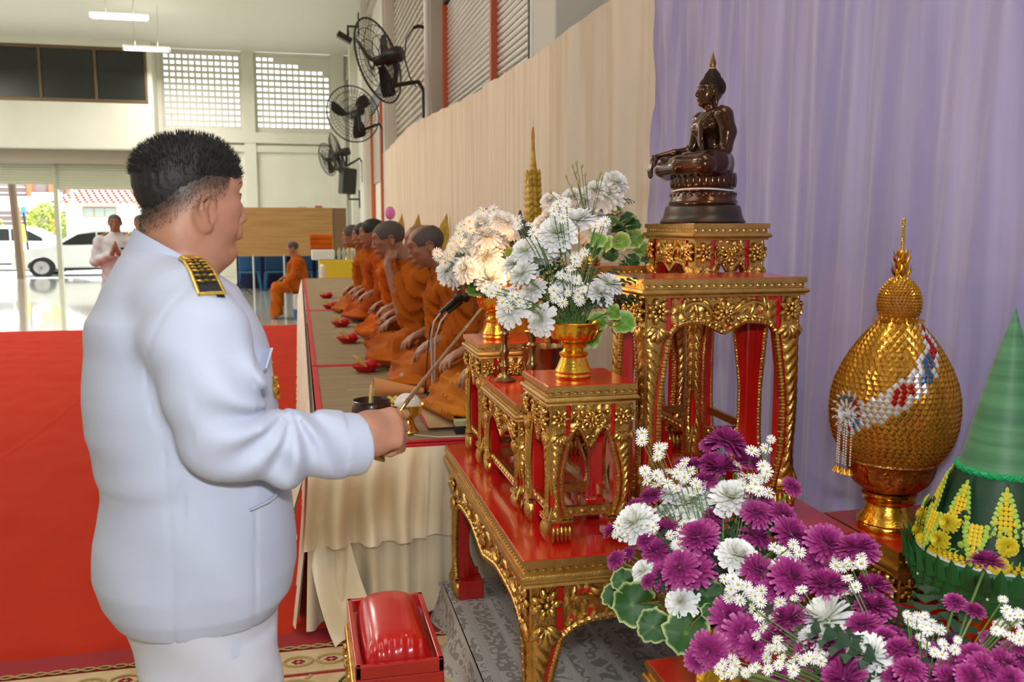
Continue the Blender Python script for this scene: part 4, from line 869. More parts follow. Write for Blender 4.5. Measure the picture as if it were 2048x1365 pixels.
def petal(q, az, el, L, wd, r0, curl, m=0, t0=0., t1=1., z0=0., cup=.25):
    ts = np.array([0, .35, .72, 1.]); wp = np.array([.35, .85, 1., .62])*wd/2
    a = el-curl*ts*.5; rr = r0+np.cumsum(np.r_[0, np.diff(ts)*L*np.cos(a[1:])]); zz = z0+np.cumsum(np.r_[0, np.diff(ts)*L*np.sin(a[1:])])
    V = []
    for s in (-1, 0, 1):
        V.append(np.stack([rr, s*wp, zz+abs(s)*wp*cup], 1))
    V = np.stack(V, 1).reshape(-1, 3); c, s = cos(az), sin(az); V = V@np.array([[c, s, 0], [-s, c, 0], [0, 0, 1]])
    q.add(V, [tuple(f) for f in grid_faces(4, 3)], m, t=np.repeat(t0+(t1-t0)*ts, 3))
def mum(seed, rings, npet, full, wd, mats, spread=1.):
    rr = random.Random(seed); q = MB()
    for k in range(rings):
        f = k/(rings-1); n = int(npet*(.45+.55*(1-f)))
        el = full*(1.25*f**1.1)-.28*(1-f)*spread
        L = (.5-.03)*(1-.52*f)
        for i in range(n):
            az = 2*pi*(i+.5*(k % 2))/n+rr.uniform(-.12, .12)
            petal(q, az, el+rr.uniform(-.07, .07), L*rr.uniform(.9, 1.02), wd*(1-.3*f), .03*(1-f), rr.uniform(-.5, .1)-.5*f, z0=.02+.05*f, t0=0 if f < .9 else 0, t1=1-.55*f, cup=.45)
    q.ell((0, 0, .06), (.05, .05, .05), 5, 8, 0, t=.02)
    q.lathe([(.012, -.12), (.06, -.07), (.13, -.01), (.10, .03)], 10, 1)
    return q.data('chrysanthemum', mats, 180)
MUM_P = [mum(1, 8, 20, 1.0, .105, [M_pet_p, M_stem]), mum(2, 7, 20, .8, .105, [M_pet_p, M_stem]), mum(3, 8, 20, 1.15, .10, [M_pet_p, M_stem], .5)]
MUM_W = [mum(11, 8, 18, .95, .15, [M_pet_w, M_stem]), mum(12, 8, 18, 1.1, .145, [M_pet_w, M_stem], 1.4), mum(13, 7, 17, .75, .155, [M_pet_w, M_stem])]
def aster(seed):
    rr = random.Random(seed); q = MB()
    for i in range(15): petal(q, 2*pi*i/15+rr.uniform(-.06, .06), rr.uniform(-.15, .25), .42, .095, .07, .1, t0=.5, t1=1, cup=.1)
    q.ell((0, 0, .03), (.115, .115, .07), 5, 10, 1); q.lathe([(.02, -.16), (.08, -.08), (.10, .0)], 8, 2)
    return q.data('aster', [M_pet_w, M_disc, M_stem], 180)
AST = [aster(i) for i in range(3)]
q = MB(); q.ell((0, 0, .1), (.22, .22, .34), 6, 8)
for i in range(5): q.ell((.14*cos(i*1.26), .14*sin(i*1.26), .0), (.1, .1, .22), 5, 6, 0)
BUD = q.data('flower_bud', [mat('green_bud', (.32, .42, .14), .5)], 180)
def leafmesh(seed, m):
    rr = random.Random(seed); n = 40; k = 7; q = MB()
    def fn(u, v):   # v angle, u radius
        a = -pi+.16+(2*pi-.32)*v; R = .5*(1+.05*np.sin(a*9+seed)+.03*np.sin(a*17))*(1-.10*np.cos(a)); r = R*u
        x = r*np.cos(a)-.0; y = r*np.sin(a)
        z = .30*u**2*np.abs(np.sin(a))**1.5-.16*u**2+.045*np.sin(a*5+seed)*u**2+.03*np.sin(a*9)*u**3
        return x, y, z
    q.surf(fn, k, n, t=lambda u, v: u)
    q.tube([(-.6, 0, -.22), (-.3, 0, -.06), (0, 0, 0.0)], (.018, .014, .01), 5, 1)
    return q.data('leaf', [m, M_stem], 180)
LEAF = [leafmesh(1, M_leafv), leafmesh(2, M_leafv), leafmesh(3, M_leafy)]
def cutleaf():
    q = MB(); q.tube([(-.5, 0, -.03), (0, 0, 0.02), (.5, 0, -.06)], (.012, .01, .004), 5)
    for i in range(5):
        x = -.38+.2*i; L = .34-.05*abs(i-1.5)
        for s in (-1, 1):
            q.add([(x, 0, .01), (x+L*.35, s*L*.55, .03), (x+L*.55, s*L*.98, -.04), (x+L*.62, s*L*.5, .02), (x+.17, 0, .01), (x+L*.85, s*L*.62, -.01)], [(0, 4, 3, 1), (1, 3, 5, 2)] if s < 0 else [(1, 3, 4, 0), (2, 5, 3, 1)])
    return q.data('cut_leaf', [M_leafd], 0)
CUT = cutleaf()
CAMP = np.array((0, 0, 1.55))
BQI = {1: ((.83, 1.63, .60), 'purple and white chrysanthemum bouquet in the gold vase on the low table', .02),
       2: ((.97, 1.20, .56), 'big bouquet of purple and white flowers filling the bottom right corner', .02),
       3: ((.68, 3.13, 1.151), 'white chrysanthemum bouquet nearest the monks, glowing peach from a candle', .0),
       4: ((.715, 2.31, 1.143), 'white chrysanthemum bouquet with dark cut leaves and round leaves, nearer the camera', .0),
       5: ((1.04, 3.17, 1.408), 'white chrysanthemum bouquet high behind, with green sprigs and ivy-like leaves trailing right', .0)}
rr = random.Random(5)
for b, ((bx_, by_, bz_), lab, _) in BQI.items():
    foot = np.array((bx_, by_, bz_)); mouth = foot+np.array((0, 0, .135 if b < 5 else .10))
    t = thing('flower_bouquet', lab, 'bouquet', tuple(foot+np.array((0, 0, .10))))
    o0 = np.array(t.location); stems = []
    items = []
    for s in BQ[b].split():
        ty, *v = s.split(','); x, y, z, sz = map(float, v); items.append((ty, np.array((x, y, z)), sz))
    extra = []
    for ty, p, sz in items:
        if ty == 'A':
            for _k in range(1 if b < 3 else 1): extra.append(('A', p+np.array([rr.uniform(-1, 1), rr.uniform(-.3, 1), rr.uniform(-1, 1)])*sz*.9, sz*rr.uniform(.75, 1)))
    # the hidden back and underside of the bouquet, filled as a florist would
    cen = np.mean([p for ty, p, sz in items], 0)
    cen_in = mouth*(.62 if b < 3 else .55)+cen*(.38 if b < 3 else .45)+np.array((0, 0, .02))
    for k in range(26 if b < 3 else 12):
        p = cen_in+np.array([rr.uniform(-.6, 1)*.15, rr.uniform(-.2, 1)*.15, rr.uniform(-.3, .7)*.12])
        extra.append((('P' if b < 3 else 'W') if k % 3 == 1 else 'F', p, .07 if k % 3 == 1 else .10))
    for ty, p, sz in items+extra:
        d = p-mouth; d /= np.linalg.norm(d); tc_ = CAMP-p; tc_ /= np.linalg.norm(tc_)
        j = np.array([rr.uniform(-1, 1) for _ in range(3)])
        if ty in 'PW': nrm = d*.75+tc_*.55+np.array((0, 0, .22))+j*.28
        elif ty == 'A': nrm = d*.5+tc_*.8+j*.4
        elif ty == 'B': nrm = np.array((0, 0, 1))+j*.3
        elif ty == 'L': nrm = tc_*.9+np.array((0, 0, .5))+j*.45
        else: nrm = tc_*.5+np.array((0, 0, .8))+j*.4
        R = basis(nrm)@rotm(0, 0, rr.uniform(0, 6.28))
        lp = tuple(p-o0)
        if ty == 'P': o = inst(rr.choice(MUM_P), 'purple_chrysanthemum', t, lp, R, sz*1.36)
        elif ty == 'W': o = inst(rr.choice(MUM_W), 'white_chrysanthemum', t, lp, R, sz*1.38)
        elif ty == 'A': o = inst(rr.choice(AST), 'white_aster', t, lp, R, sz*1.18)
        elif ty == 'B': o = inst(BUD, 'flower_bud', t, lp, R, sz)
        elif ty == 'L':
            out = d.copy(); out[2] -= .3; x = out-nrm*(out@nrm)/(nrm@nrm); x /= np.linalg.norm(x); zz = nrm/np.linalg.norm(nrm); R = np.stack([x, np.cross(zz, x), zz], 1)
            o = inst(LEAF[2] if rr.random() < (.4 if b > 2 else .12) else rr.choice(LEAF[:2]), 'round_leaf', t, lp, R, sz*1.1)
        else:
            out = d.copy(); out[2] -= .4; x = out-nrm*(out@nrm)/(nrm@nrm); x /= np.linalg.norm(x); zz = nrm/np.linalg.norm(nrm); R = np.stack([x, np.cross(zz, x), zz], 1)
            o = inst(CUT, 'cut_leaf', t, lp, R, sz*1.15)
        if ty in 'PWABL':
            nn = nrm/np.linalg.norm(nrm); a = p-nn*sz*.1; mid = a*.5+mouth*.5+np.array((0, 0, .02))-nn*sz*.3
            stems.append((a, mid, mouth+np.array([rr.uniform(-.03, .03), rr.uniform(-.03, .03), -.03]), .0022 if ty in 'PW' else .0012))
    q = MB()
    for a, mid, e, r in stems: q.tube(np.array([a, a*.45+mid*.55, mid*.55+e*.45, e]), r, 5, caps=False)
    o = q.build('stems', M_stem, t); o['kind'] = 'stuff'
# gold footed vases
def vase(name, lab, c, s=1.):
    t = thing(name, lab, 'vase', c, 0, 'gold footed flower vases'); q = MB()
    P = np.array([(.0, 0), (.047, 0), (.050, .006), (.047, .012), (.050, .018), (.043, .030), (.036, .048), (.034, .056), (.039, .061), (.039, .067), (.030, .072), (.027, .080), (.035, .086), (.037, .091), (.030, .096)])*s
    q.lathe(P, 40, mod=lambda a, z: 1+.03*np.abs(np.sin(a*8))*((z > .02*s) & (z < .05*s))); q.build('foot', M_goldb, t, world=False, smooth=50)
    q = MB(); P = np.array([(.028, .094), (.045, .102), (.060, .118), (.068, .136), (.070, .146), (.073, .149), (.070, .152), (.062, .146), (.05, .12), (.0, .11)])*s
    q.lathe(P, 48, mod=lambda a, z: 1+.045*np.abs(np.sin(a*7+z*8/s))*(z < .145*s)); bw = q.build('bowl', M_goldb, t, world=False, smooth=50)
    q = MB()
    for i in range(14):
        a = 2*pi*i/14; q.ell((.060*s*cos(a), .060*s*sin(a), .120*s), (.006*s, .012*s, .018*s), 5, 6, 0, rotm(0, .4, a))
    q.build('petal_relief', M_goldb, t, world=False); return t
vase('flower_vase', 'gold footed vase on the low red table at the bottom of the frame', (.83, 1.63, .60))
vase('flower_vase', 'gold footed vase hidden under the bottom right bouquet', (.97, 1.20, .56))
vase('flower_vase', 'gold footed vase glowing in candle light, nearest the monks', (.68, 3.13, 1.151), 1.0)
vase('flower_vase', 'gold footed vase on the nearer small altar table, between candlestick and tall table', (.715, 2.31, 1.143), 1.0)
vase('flower_vase', 'gold footed vase on the farther tall altar table behind the flowers', (1.04, 3.17, 1.408), .8)
# ---------------------------------------------------------------- incense pot, candlesticks, candles
q = MB(); P = [(0, 0), (.044, 0), (.047, .004), (.055, .06), (.064, .115), (.070, .128), (.067, .129), (.060, .112), (.05, .06), (.04, .02), (0, .02)]
q.lathe([(r, z) for r, z in P], 96, c=(0, 0, 0), mod=lambda a, z: 1+0*a)
V = q.V[0]; A = np.arctan2(V[:, 1], V[:, 0]); V[:, 2] += np.where(V[:, 2] > .12, .004*np.abs(np.sin(A*11)), 0)
V += np.array((.745, 2.74, 1.04)); q.build('incense_pot', M_brass, label='aged brass incense pot with a scalloped rim on the low table', cat='pot', smooth=60)
def candlestick(c, lab, lab2, lit):
    t = thing('candlestick', lab, 'candlestick', c, 0, 'brass candlesticks'); q = MB()
    P = [(0, 0), (.036, 0), (.038, .004), (.028, .010), (.013, .020), (.009, .030), (.012, .042), (.015, .050), (.010, .058), (.008, .075), (.013, .088), (.017, .098), (.013, .108), (.009, .118), (.011, .150), (.017, .158), (.010, .166), (.012, .178), (.021, .195), (.023, .200), (.018, .202), (.012, .196), (0, .196)]
    q.lathe(P, 28); q.build('stem', M_brass, t, world=False, smooth=50)
    cd = thing('candle', lab2, 'candle', (c[0], c[1], c[2]+.196)); q = MB(); q.lathe([(0, 0), (.009, 0), (.0085, .12), (.005, .124), (0, .122)], 14); q.build('wax', mat('pink_wax', (.85, .50, .42), .5, sss=.3), cd, world=False)
    q = MB(); q.tube([(0, 0, .12), (.001, 0, .134)], .0011, 5); q.build('wick', M_black, cd, world=False)
    q = MB(); q.lathe([(0, .124), (.005, .132), (.0065, .142), (.0045, .158), (.002, .170), (0, .178)], 12); q.build('flame', mat('candle_flame', (1, .62, .22), .5, emit=26), cd, world=False)
    l = bpy.data.lights.new('candle_glow', 'POINT'); l.energy = lit; l.color = (1, .42, .12); l.shadow_soft_size = .012; lo = bpy.data.objects.new('candle_glow', l); COL.objects.link(lo); lo.parent = cd; lo.location = (0, 0, .150+.035)
candlestick((.668, 2.575, 1.04), 'brass candlestick with pink candle in front of the incense pot', 'pink candle under the nearer white bouquet', 1.8)
candlestick((.650, 2.87, 1.04), 'brass candlestick behind the incense pot, beside the farther white bouquet', 'pink candle between the two white bouquets', 3.2)
# ---------------------------------------------------------------- bronze seated statue
M_brz = mat('dark_polished_bronze', (.060, .026, .013), .22, .75, bump=(30, .05, .002), var=(9, (.13, .050, .018), .45, .72), coat=.3)
M_brzd = mat('dull_bronze', (.045, .038, .030), .35, .6, bump=(60, .2, .002), var=(14, (.09, .05, .03), .4, .7))
S = thing('seated_statue', 'dark bronze seated Buddha statue with pointed flame finial, facing left', 'statue', (1.315, 2.80, 1.558), pi)
F = Field(axis_pts((-.16, .18, .0032)), axis_pts((-.20, .20, .0032)), axis_pts((.12, .52, .0032)))
for s in (1, -1):
    F.chain([(-.03, .05*s, .195), (.02, .11*s, .192), (.07, .150*s, .185)], [.046, .043, .033], k=.02)
F.chain([(.07, .150, .183), (.115, .06, .190), (.11, -.03, .197)], [.031, .024, .017], k=.01)
F.chain([(.07, -.150, .178), (.125, -.06, .178), (.12, .06, .176)], [.031, .024, .018], k=.01)
F.ell((.105, -.05, .212), (.034, .014, .010), k=.006); F.ell((.10, .075, .182), (.036, .014, .010), k=.006)
F.loft([(.165, -.025, 0, .062, .085), (.20, -.025, 0, .052, .066), (.235, -.022, 0, .039, .050), (.27, -.02, 0, .043, .056), (.305, -.02, 0, .052, .068), (.335, -.022, 0, .048, .076), (.355, -.022, 0, .036, .066), (.372, -.02, 0, .022, .032)], k=.02)
for s in (1, -1):
    F.ell((.012, .033*s, .315), (.024, .032, .022), k=.02); F.ell((-.022, .080*s, .345), (.027, .026, .026), k=.022)
F.chain([(-.022, .086, .342), (-.030, .100, .29), (-.022, .104, .238)], [.029, .026, .021], k=.012)
F.chain([(-.022, .104, .238), (.03, .075, .218), (.072, .025, .216)], [.018, .015, .011], k=.008)
F.chain([(-.022, -.086, .342), (-.018, -.102, .29), (.0, -.106, .245)], [.029, .025, .020], k=.012)
F.chain([(.0, -.106, .245), (.06, -.112, .236), (.115, -.118, .226)], [.017, .014, .010], k=.008)
F.ell((.132, -.119, .213), (.013, .017, .018), k=.010)
for i, y in enumerate((-.013, -.0045, .0045, .012)): F.chain([(.138, -.119+y, .205), (.145, -.119+y*1.1, .18), (.143, -.119+y*1.1, .152+.004*abs(i-1.5))], [.0052, .0048, .0035], k=.003)
F.chain([(.130, -.102, .215), (.138, -.096, .19)], [.0055, .004], k=.003)
F.ell((.082, 0.01, .214), (.034, .020, .009), k=.008)
for i in range(4): F.chain([(.085, 0.0-.006*i+.016, .216), (.088, -.035-.003*i, .219)], [.0052, .004], k=.003)
F.chain([(-.018, 0, .36), (-.010, 0, .405)], [.023, .021], k=.014)
for z in (.378, .387): F.ell((-.014, 0, z), (.0245, .0235, .0025), k=.004)
F.ell((-.014, 0, .432), (.041, .034, .044), k=.01); F.ell((.004, 0, .412), (.026, .026, .030), k=.012); F.ell((.018, 0, .390), (.010, .012, .009), k=.008)
F.chain([(.026, 0, .436), (.036, 0, .417)], [.0042, .0056], k=.006); F.ell((.033, 0, .4145), (.006, .008, .0045), k=.003)
for s in (1, -1):
    F.chain([(.027, .006*s, .440), (.022, .018*s, .444), (.010, .027*s, .438)], [.003, .003, .002], k=.004)
    F.ell((.022, .014*s, .432), (.006, .0085, .0045), k=.003)
    F.ell((-.018, .037*s, .412), (.007, .004, .030), k=.004); F.ell((-.018, .039*s, .392), (.004, .003, .014), k=.004)
F.ell((.030, 0, .4045), (.005, .011, .0030), k=.002); F.ell((.029, 0, .3995), (.005, .009, .003), k=.002)
# sash over the left shoulder
F.chain([(-.055, .035, .352), (-.03, .052, .372), (.012, .048, .352), (.036, .038, .32), (.030, .030, .27), (.022, .028, .225)], [.008]*6, k=.003, sq=(1, .6, 1))
def lnp(x, y, z): return np.where((z < .23), .0012*np.sin((x*1.3+z)*260)*(x > -.01), 0)
V_, F_ = F.mesh(); link_mesh('body', fast_mesh('body', V_, F_, M_brz), S)
q = MB()
q.ell((-.018, 0, .442), (.041, .036, .034), 10, 16); q.lathe([(.034, .455), (.026, .468), (.021, .482), (.014, .493), (.009, .500)], 18, c=(-.018, 0, 0))
for k in range(15):
    z = .412+.0060*k; rz = (max(0, 1-((z-.442)/.035)**2))**.5 if z < .462 else 0
    rx, ry = (.0425*rz, .0375*rz) if z < .462 else (np.interp(z, (.462, .470, .485, .498), (.036, .027, .021, .010)),)*2
    n = max(6, int(2*pi*rx/.0075))
    for i in range(n):
        a = 2*pi*(i+.5*(k % 2))/n
        if cos(a) > .30 and z < .448: continue
        q.ell((-.019+rx*cos(a), ry*sin(a), z), .0039, 4, 6)
q.build('curled_hair', mat('matt_dark_bronze', (.05, .03, .018), .5, .5), S, world=False)
q = MB(); q.lathe([(.0, .496), (.010, .497), (.013, .501), (.009, .506), (.010, .512), (.011, .518), (.008, .532), (.004, .546), (.0, .556)], 14, mod=lambda a, z: 1+.15*np.sin(a*4+z*200), c=(-.018, 0, 0), sy=.8); q.build('flame_finial', mat('gilt_bronze', (.30, .16, .06), .35, .8), S, world=False)
def oval(q, prof, m=0, n=64, k=1.28, mod=None): q.lathe(prof, n, m, c=(.005, 0, 0), sy=k, mod=mod)
q = MB(); oval(q, [(0, 0), (.131, 0), (.133, .006), (.129, .012), (.126, .016), (.121, .030), (.117, .052), (.113, .057), (.104, .060)]); q.build('plinth', M_brzd, S, world=False, smooth=50)
q = MB(); oval(q, [(.104, .058), (.108, .066), (.106, .074), (.103, .078), (.100, .095), (.096, .101), (.092, .104), (.092, .112), (.096, .116), (.097, .13), (.098, .15), (.100, .160), (.096, .163), (0, .164)], mod=lambda a, z: 1+.02*np.abs(np.sin(a*14))*((z > .11)|((z > .078) & (z < .1)))); q.build('lotus_base', M_brz, S, world=False, smooth=60)
q = MB()
for i in range(28):
    a = 2*pi*i/28; x, y = .005+.099*cos(a), .127*sin(a)
    q.ell((x, y, .137), (.004, .011, .022), 6, 8, 0, rotm(0, 0, a)); q.ell((x, y*1.02, .089), (.004, .011, .012), 6, 8, 0, rotm(0, .3, a))
q.build('lotus_petals', M_brz, S, world=False)
a = np.linspace(0, 2*pi, 60, endpoint=False); q = MB(); q.tube(np.stack([.005+.0945*np.cos(a), .121*np.sin(a), .108+.003*np.sin(a*2)], 1), .0032, 6, closed=True); q.build('white_thread_band', M_white, S, world=False, label='white sacred thread band')
# ---------------------------------------------------------------- golden egg-shaped offering
M_scale = mat('gold_foil_petal', (.80, .42, .045), .25, .8, var=(60, (.55, .24, .02), .4, .7)); M_under = mat('amber_cloth', (.45, .17, .02), .5)
M_silv = mat('silver_foil_petal', (.80, .82, .84), .3, .5); M_redf = mat('red_foil_petal', (.45, .01, .02), .25, .4); M_bluef = mat('blue_foil_petal', (.05, .15, .32), .25, .5)
J = thing('golden_offering', 'golden egg-shaped woven offering with a white diamond band, on a gold footed bowl', 'offering', (1.575, 2.12, .72))
q = MB(); q.lathe([(0, 0), (.082, 0), (.085, .006), (.080, .014), (.084, .020), (.078, .028), (.066, .045), (.060, .062), (.056, .070)], 60, mod=lambda a, z: 1+.02*np.sin(a*20)*np.sin(z*160)*(z > .025)); q.build('foot', M_goldb, J, world=False, smooth=60)
q = MB(); q.lathe([(.050, .070), (.068, .074), (.070, .080), (.056, .086), (.060, .091), (.074, .095), (.074, .102), (.058, .108)], 60); q.build('stem_rings', M_goldp, J, world=False, smooth=60)
q = MB(); q.lathe([(.056, .106), (.080, .112), (.100, .130), (.112, .155), (.118, .178), (.122, .190), (.126, .193), (.125, .199), (.115, .198), (.1, .17), (0, .12)], 90, mod=lambda a, z: 1+.022*np.sin(a*18+np.sin(z*90)*2)*np.sin(z*150+np.sin(a*9))*((z > .112) & (z < .188))); q.build('bowl', mat('embossed_gold', (.50, .24, .05), .22, 1, bump=(70, 1, .008), var=(25, (.75, .45, .1), .4, .65)), J, world=False, smooth=60)
egg = np.array([(.112, .192), (.132, .215), (.150, .25), (.160, .29), (.163, .33), (.161, .37), (.152, .41), (.136, .45), (.114, .49), (.090, .525), (.068, .552), (.050, .572), (.043, .582)])
ball = np.array([(.040, .582), (.050, .60), (.053, .622), (.050, .645), (.041, .664), (.028, .680), (.018, .688)])
q = MB(); q.lathe(np.r_[egg, ball], 48); q.build('core', M_under, J, world=False)
from collections import defaultdict
PB = defaultdict(MB)
def scales(prof, rows, wid, size):
    L = np.r_[0, np.cumsum(np.linalg.norm(np.diff(prof, axis=0), axis=1))]
    for k in range(rows):
        s = L[-1]*(k+.5)/rows; r = np.interp(s, L, prof[:, 0]); z = np.interp(s, L, prof[:, 1])
        r2 = np.interp(min(s+.004, L[-1]), L, prof[:, 0]); z2 = np.interp(min(s+.004, L[-1]), L, prof[:, 1]); r1 = np.interp(max(0, s-.004), L, prof[:, 0]); z1 = np.interp(max(0, s-.004), L, prof[:, 1])
        tr, tz = r2-r1, z2-z1; n_ = sqrt(tr*tr+tz*tz); tr /= n_; tz /= n_
        n = max(10, int(2*pi*r/wid))
        for i in range(n):
            a = 2*pi*(i+.5*(k % 2))/n
            er = np.array([cos(a), sin(a), 0]); et = np.array([-sin(a), cos(a), 0]); up = er*tr+np.array([0, 0, tz]); no = er*tz-np.array([0, 0, tr])
            p = er*r+np.array([0, 0, z]); w2 = pi*r/n*1.02; h = size
            V = [p-up*h*.6, p-et*w2+up*h*.1+no*.0015, p+up*h*.75+no*.0065, p+et*w2+up*h*.1+no*.0015, p+no*.0055+up*h*.05]
            # the diagonal band runs from lower left to upper right as seen from the altar front
            th = (a-(-2.72)+pi) % (2*pi)-pi    # 0 on the left as seen from the camera
            kind = 'gold'
            if size > .012 and prof is egg:
                zc = .298+.080*(th+.35)+.020*(th+.35)**2 if -.4 < th < 2.0 else None
                if zc is not None:
                    dz = z-zc; hw = .036+.006*min(1, th+.4)
                    if abs(dz) < hw:
                        kind = 'silver'
                        for ct, kd in ((.62, 'red'), (1.12, 'blue'), (1.55, 'red')):
                            if abs(th-ct)/.26+abs(dz)/.030 < 1: kind = kd
                        
            PB[kind].add(V, [(0, 3, 4), (0, 4, 1), (1, 4, 2), (4, 3, 2)])
scales(egg, 32, .0175, .0160); scales(ball, 15, .009, .008)
for kd, mm, nm in (('gold', M_scale, 'gold_foil_petals'), ('silver', M_silv, 'silver_band_petals'), ('red', M_redf, 'red_diamond_petals'), ('blue', M_bluef, 'blue_diamond_petals')):
    if PB[kd].n: o = PB[kd].build(nm, mm, J, world=False, smooth=0); o['kind'] = 'stuff'
q = MB()
for i in range(26): a = 2*pi*i/26; q.ell((.052*cos(a), .052*sin(a), .580), (.016, .006, .003), 4, 6, 0, rotm(0, .25, a))
q.build('collar_petals', M_scale, J, world=False)
q = MB()
for k in range(4):
    for i in range(6):
        a = 2*pi*(i+.5*(k % 2))/6; r = .017-.002*k; z = .692+.016*k
        V = [(0, 0, 0), (.006, -.008, .012), (.013, 0, .028), (.006, .008, .012), (.009, 0, .012)]
        q.add(V, [(0, 3, 4), (0, 4, 1), (1, 4, 2), (4, 3, 2)], 0, rotm(0, 0, a), (r*cos(a), r*sin(a), z))
q.lathe([(.018, .686), (.015, .72), (.010, .755), (.005, .765)], 12); q.build('crown', M_goldb, J, world=False, smooth=40)
q = MB(); zz = np.linspace(.76, .845, 40); q.tube(np.stack([zz*0, zz*0, zz], 1), .0042+.0008*np.sin(zz*1400), 8); q.ell((0, 0, .846), .005); q.build('spire', M_goldp, J, world=False)
# fabric rosette and bead tassels on the left flank
ar = -2.95; er = np.array([cos(ar), sin(ar), 0]); cr_ = er*.160+np.array([0, 0, .335]); Rr = basis(er)
q = MB()
for ring, (n, r, m_) in enumerate(((16, .050, 0), (14, .038, 1), (12, .028, 0))):
    for i in range(n):
        a = 2*pi*i/n; c = np.array([r*cos(a), r*sin(a), .004+.004*ring]); q.ell(cr_+Rr@c, (.013, .0045, .003), 4, 8, m_ if ring != 1 else 1+(i//3) % 3, Rr@rotm(0, -.2, a))
q.build('rosette_petals', [M_silv, M_redf, M_bluef, M_scale], J, world=False)
q = MB()
for k in range(5):
    a = np.linspace(0, 5.4, 16)+k*1.3; r = .005+.0034*k
    q.surf(lambda u, v: tuple((cr_[:, None, None]+np.tensordot(Rr, np.stack([r*(1+.15*u)*np.cos(a[0]+5.4*v), r*(1+.15*u)*np.sin(a[0]+5.4*v), .014+.012*u*(1-.12*k)+0*v]), 1))), 3, 16)
q.build('fabric_rose', mat('white_ribbon', (.85, .85, .83), .4), J, world=False)
for s in range(5):
    a = ar-.16+.07*s; b = np.array([cos(a), sin(a), 0])*(.172+.004*(s % 2)); q = MB()
    for k in range(17): q.ell(b+np.array([0, 0, .312-.0072*k]), (.0032,)*3, 4, 6)
    q.build('pearl_string', mat('pearl', (.75, .70, .62), .2, .2) if s == 0 else bpy.data.materials['pearl'], J, world=False)
    q = MB(); q.lathe([(.0, .01), (.004, .006), (.013, -.006), (.0, .0)], 8, c=b+np.array([0, 0, .178])); q.build('tassel_cap', M_scale, J, world=False)
# ---------------------------------------------------------------- banana-leaf cone offering
M_cone = mat('green_cloth_leaf', (.09, .27, .12), .5, bump=(1, .35, .006, (1, 1, 34)), var=(1, (.045, .17, .07), .42, .6, (1, 1, 26)), sheen=.2); M_dkl = mat('folded_dark_leaf', (.012, .055, .022), .5, bump=(90, .4, .002)); M_lime = mat('lime_petal_leaf', (.42, .62, .08), .5); M_yel = mat('yellow_petal', (.85, .62, .02), .5)
M_mum = mat('yellow_chrysanthemum', (.80, .66, .03), .55)
K = thing('cone_offering', 'green banana-leaf cone offering ringed with yellow flowers and leaf points', 'offering', (1.60, 1.74, .60))
q = MB(); q.lathe([(.100, .385), (.088, .43), (.066, .53), (.043, .62), (.020, .70), (.004, .75), (0, .765)], 60); q.build('leaf_cone', M_cone, K, world=False)
a = np.linspace(0, 2*pi, 120, endpoint=False); q = MB()
for ph in (0, 2.1, 4.2): q.tube(np.stack([(.101+.003*np.cos(a*30+ph))*np.cos(a), (.101+.003*np.cos(a*30+ph))*np.sin(a), .386+.005*np.sin(a*30+ph)], 1), .0045, 6, closed=True)
q.build('green_braid', mat('green_braid', (.01, .38, .12), .5), K, world=False)
q = MB(); q.lathe([(.098, .388), (.112, .35), (.135, .28), (.150, .22), (.158, .19)], 60); q.build('leaf_skirt', M_dkl, K, world=False)
q = MB(); q.lathe([(0, 0), (.10, 0), (.103, .008), (.06, .03), (.05, .05), (.075, .06), (.13, .075), (.176, .115), (.180, .118), (.16, .12)], 60); q.build('gold_bowl', M_goldb, K, world=False, smooth=60)
q = MB()
for lay in range(4):
    for i in range(40):
        a = 2*pi*(i+.5*lay)/40; r = .170+.010*lay; z = .105+.022*lay
        V = [(0, -.017, -.02), (.006, 0, -.026), (0, .017, -.02), (.010, .012, .014), (.022, 0, .038), (.010, -.012, .014), (.012, 0, 0)]
        q.add(V, [(0, 1, 6, 5), (1, 2, 3, 6), (5, 6, 4), (6, 3, 4)], 0, rotm(0, -.12, a), (r*cos(a), r*sin(a), z))
q.lathe([(.150, .085), (.178, .11), (.19, .17), (.182, .185)], 60); q.build('folded_leaf_rim', mat('glossy_folded_leaf', (.02, .13, .03), .3), K, world=False, smooth=30)
q = MB(); q.lathe([(.182, .186), (.18, .192), (.165, .19)], 60); q.build('white_edge', M_white, K, world=False)
q = MB()
for lay in range(2):
    for i in range(74): a = 2*pi*(i+.5*lay)/74; q.ell(((.176-.008*lay)*cos(a), (.176-.008*lay)*sin(a), .194+.007*lay), (.008, .006, .006), 4, 6, 0, rotm(0, 0, a))
o = q.build('yellow_bud_garland', M_yel, K, world=False); o['kind'] = 'stuff'
q = MB(); a = np.linspace(0, 2*pi, 700, endpoint=False); q.tube(np.stack([(.158+.008*np.cos(a*70))*np.cos(a), (.158+.008*np.cos(a*70))*np.sin(a), .206+.006*np.sin(a*70)], 1), .0022, 5, closed=True); q.build('green_twist', M_lime, K, world=False)
for i in range(14):
    a = 2*pi*i/14+.3; q = MB(); q.ell((.198*cos(a), .198*sin(a), .125+.012*sin(a*5)), .0035, 6, 8); q.build('pearl_pin', M_white, K, world=False)
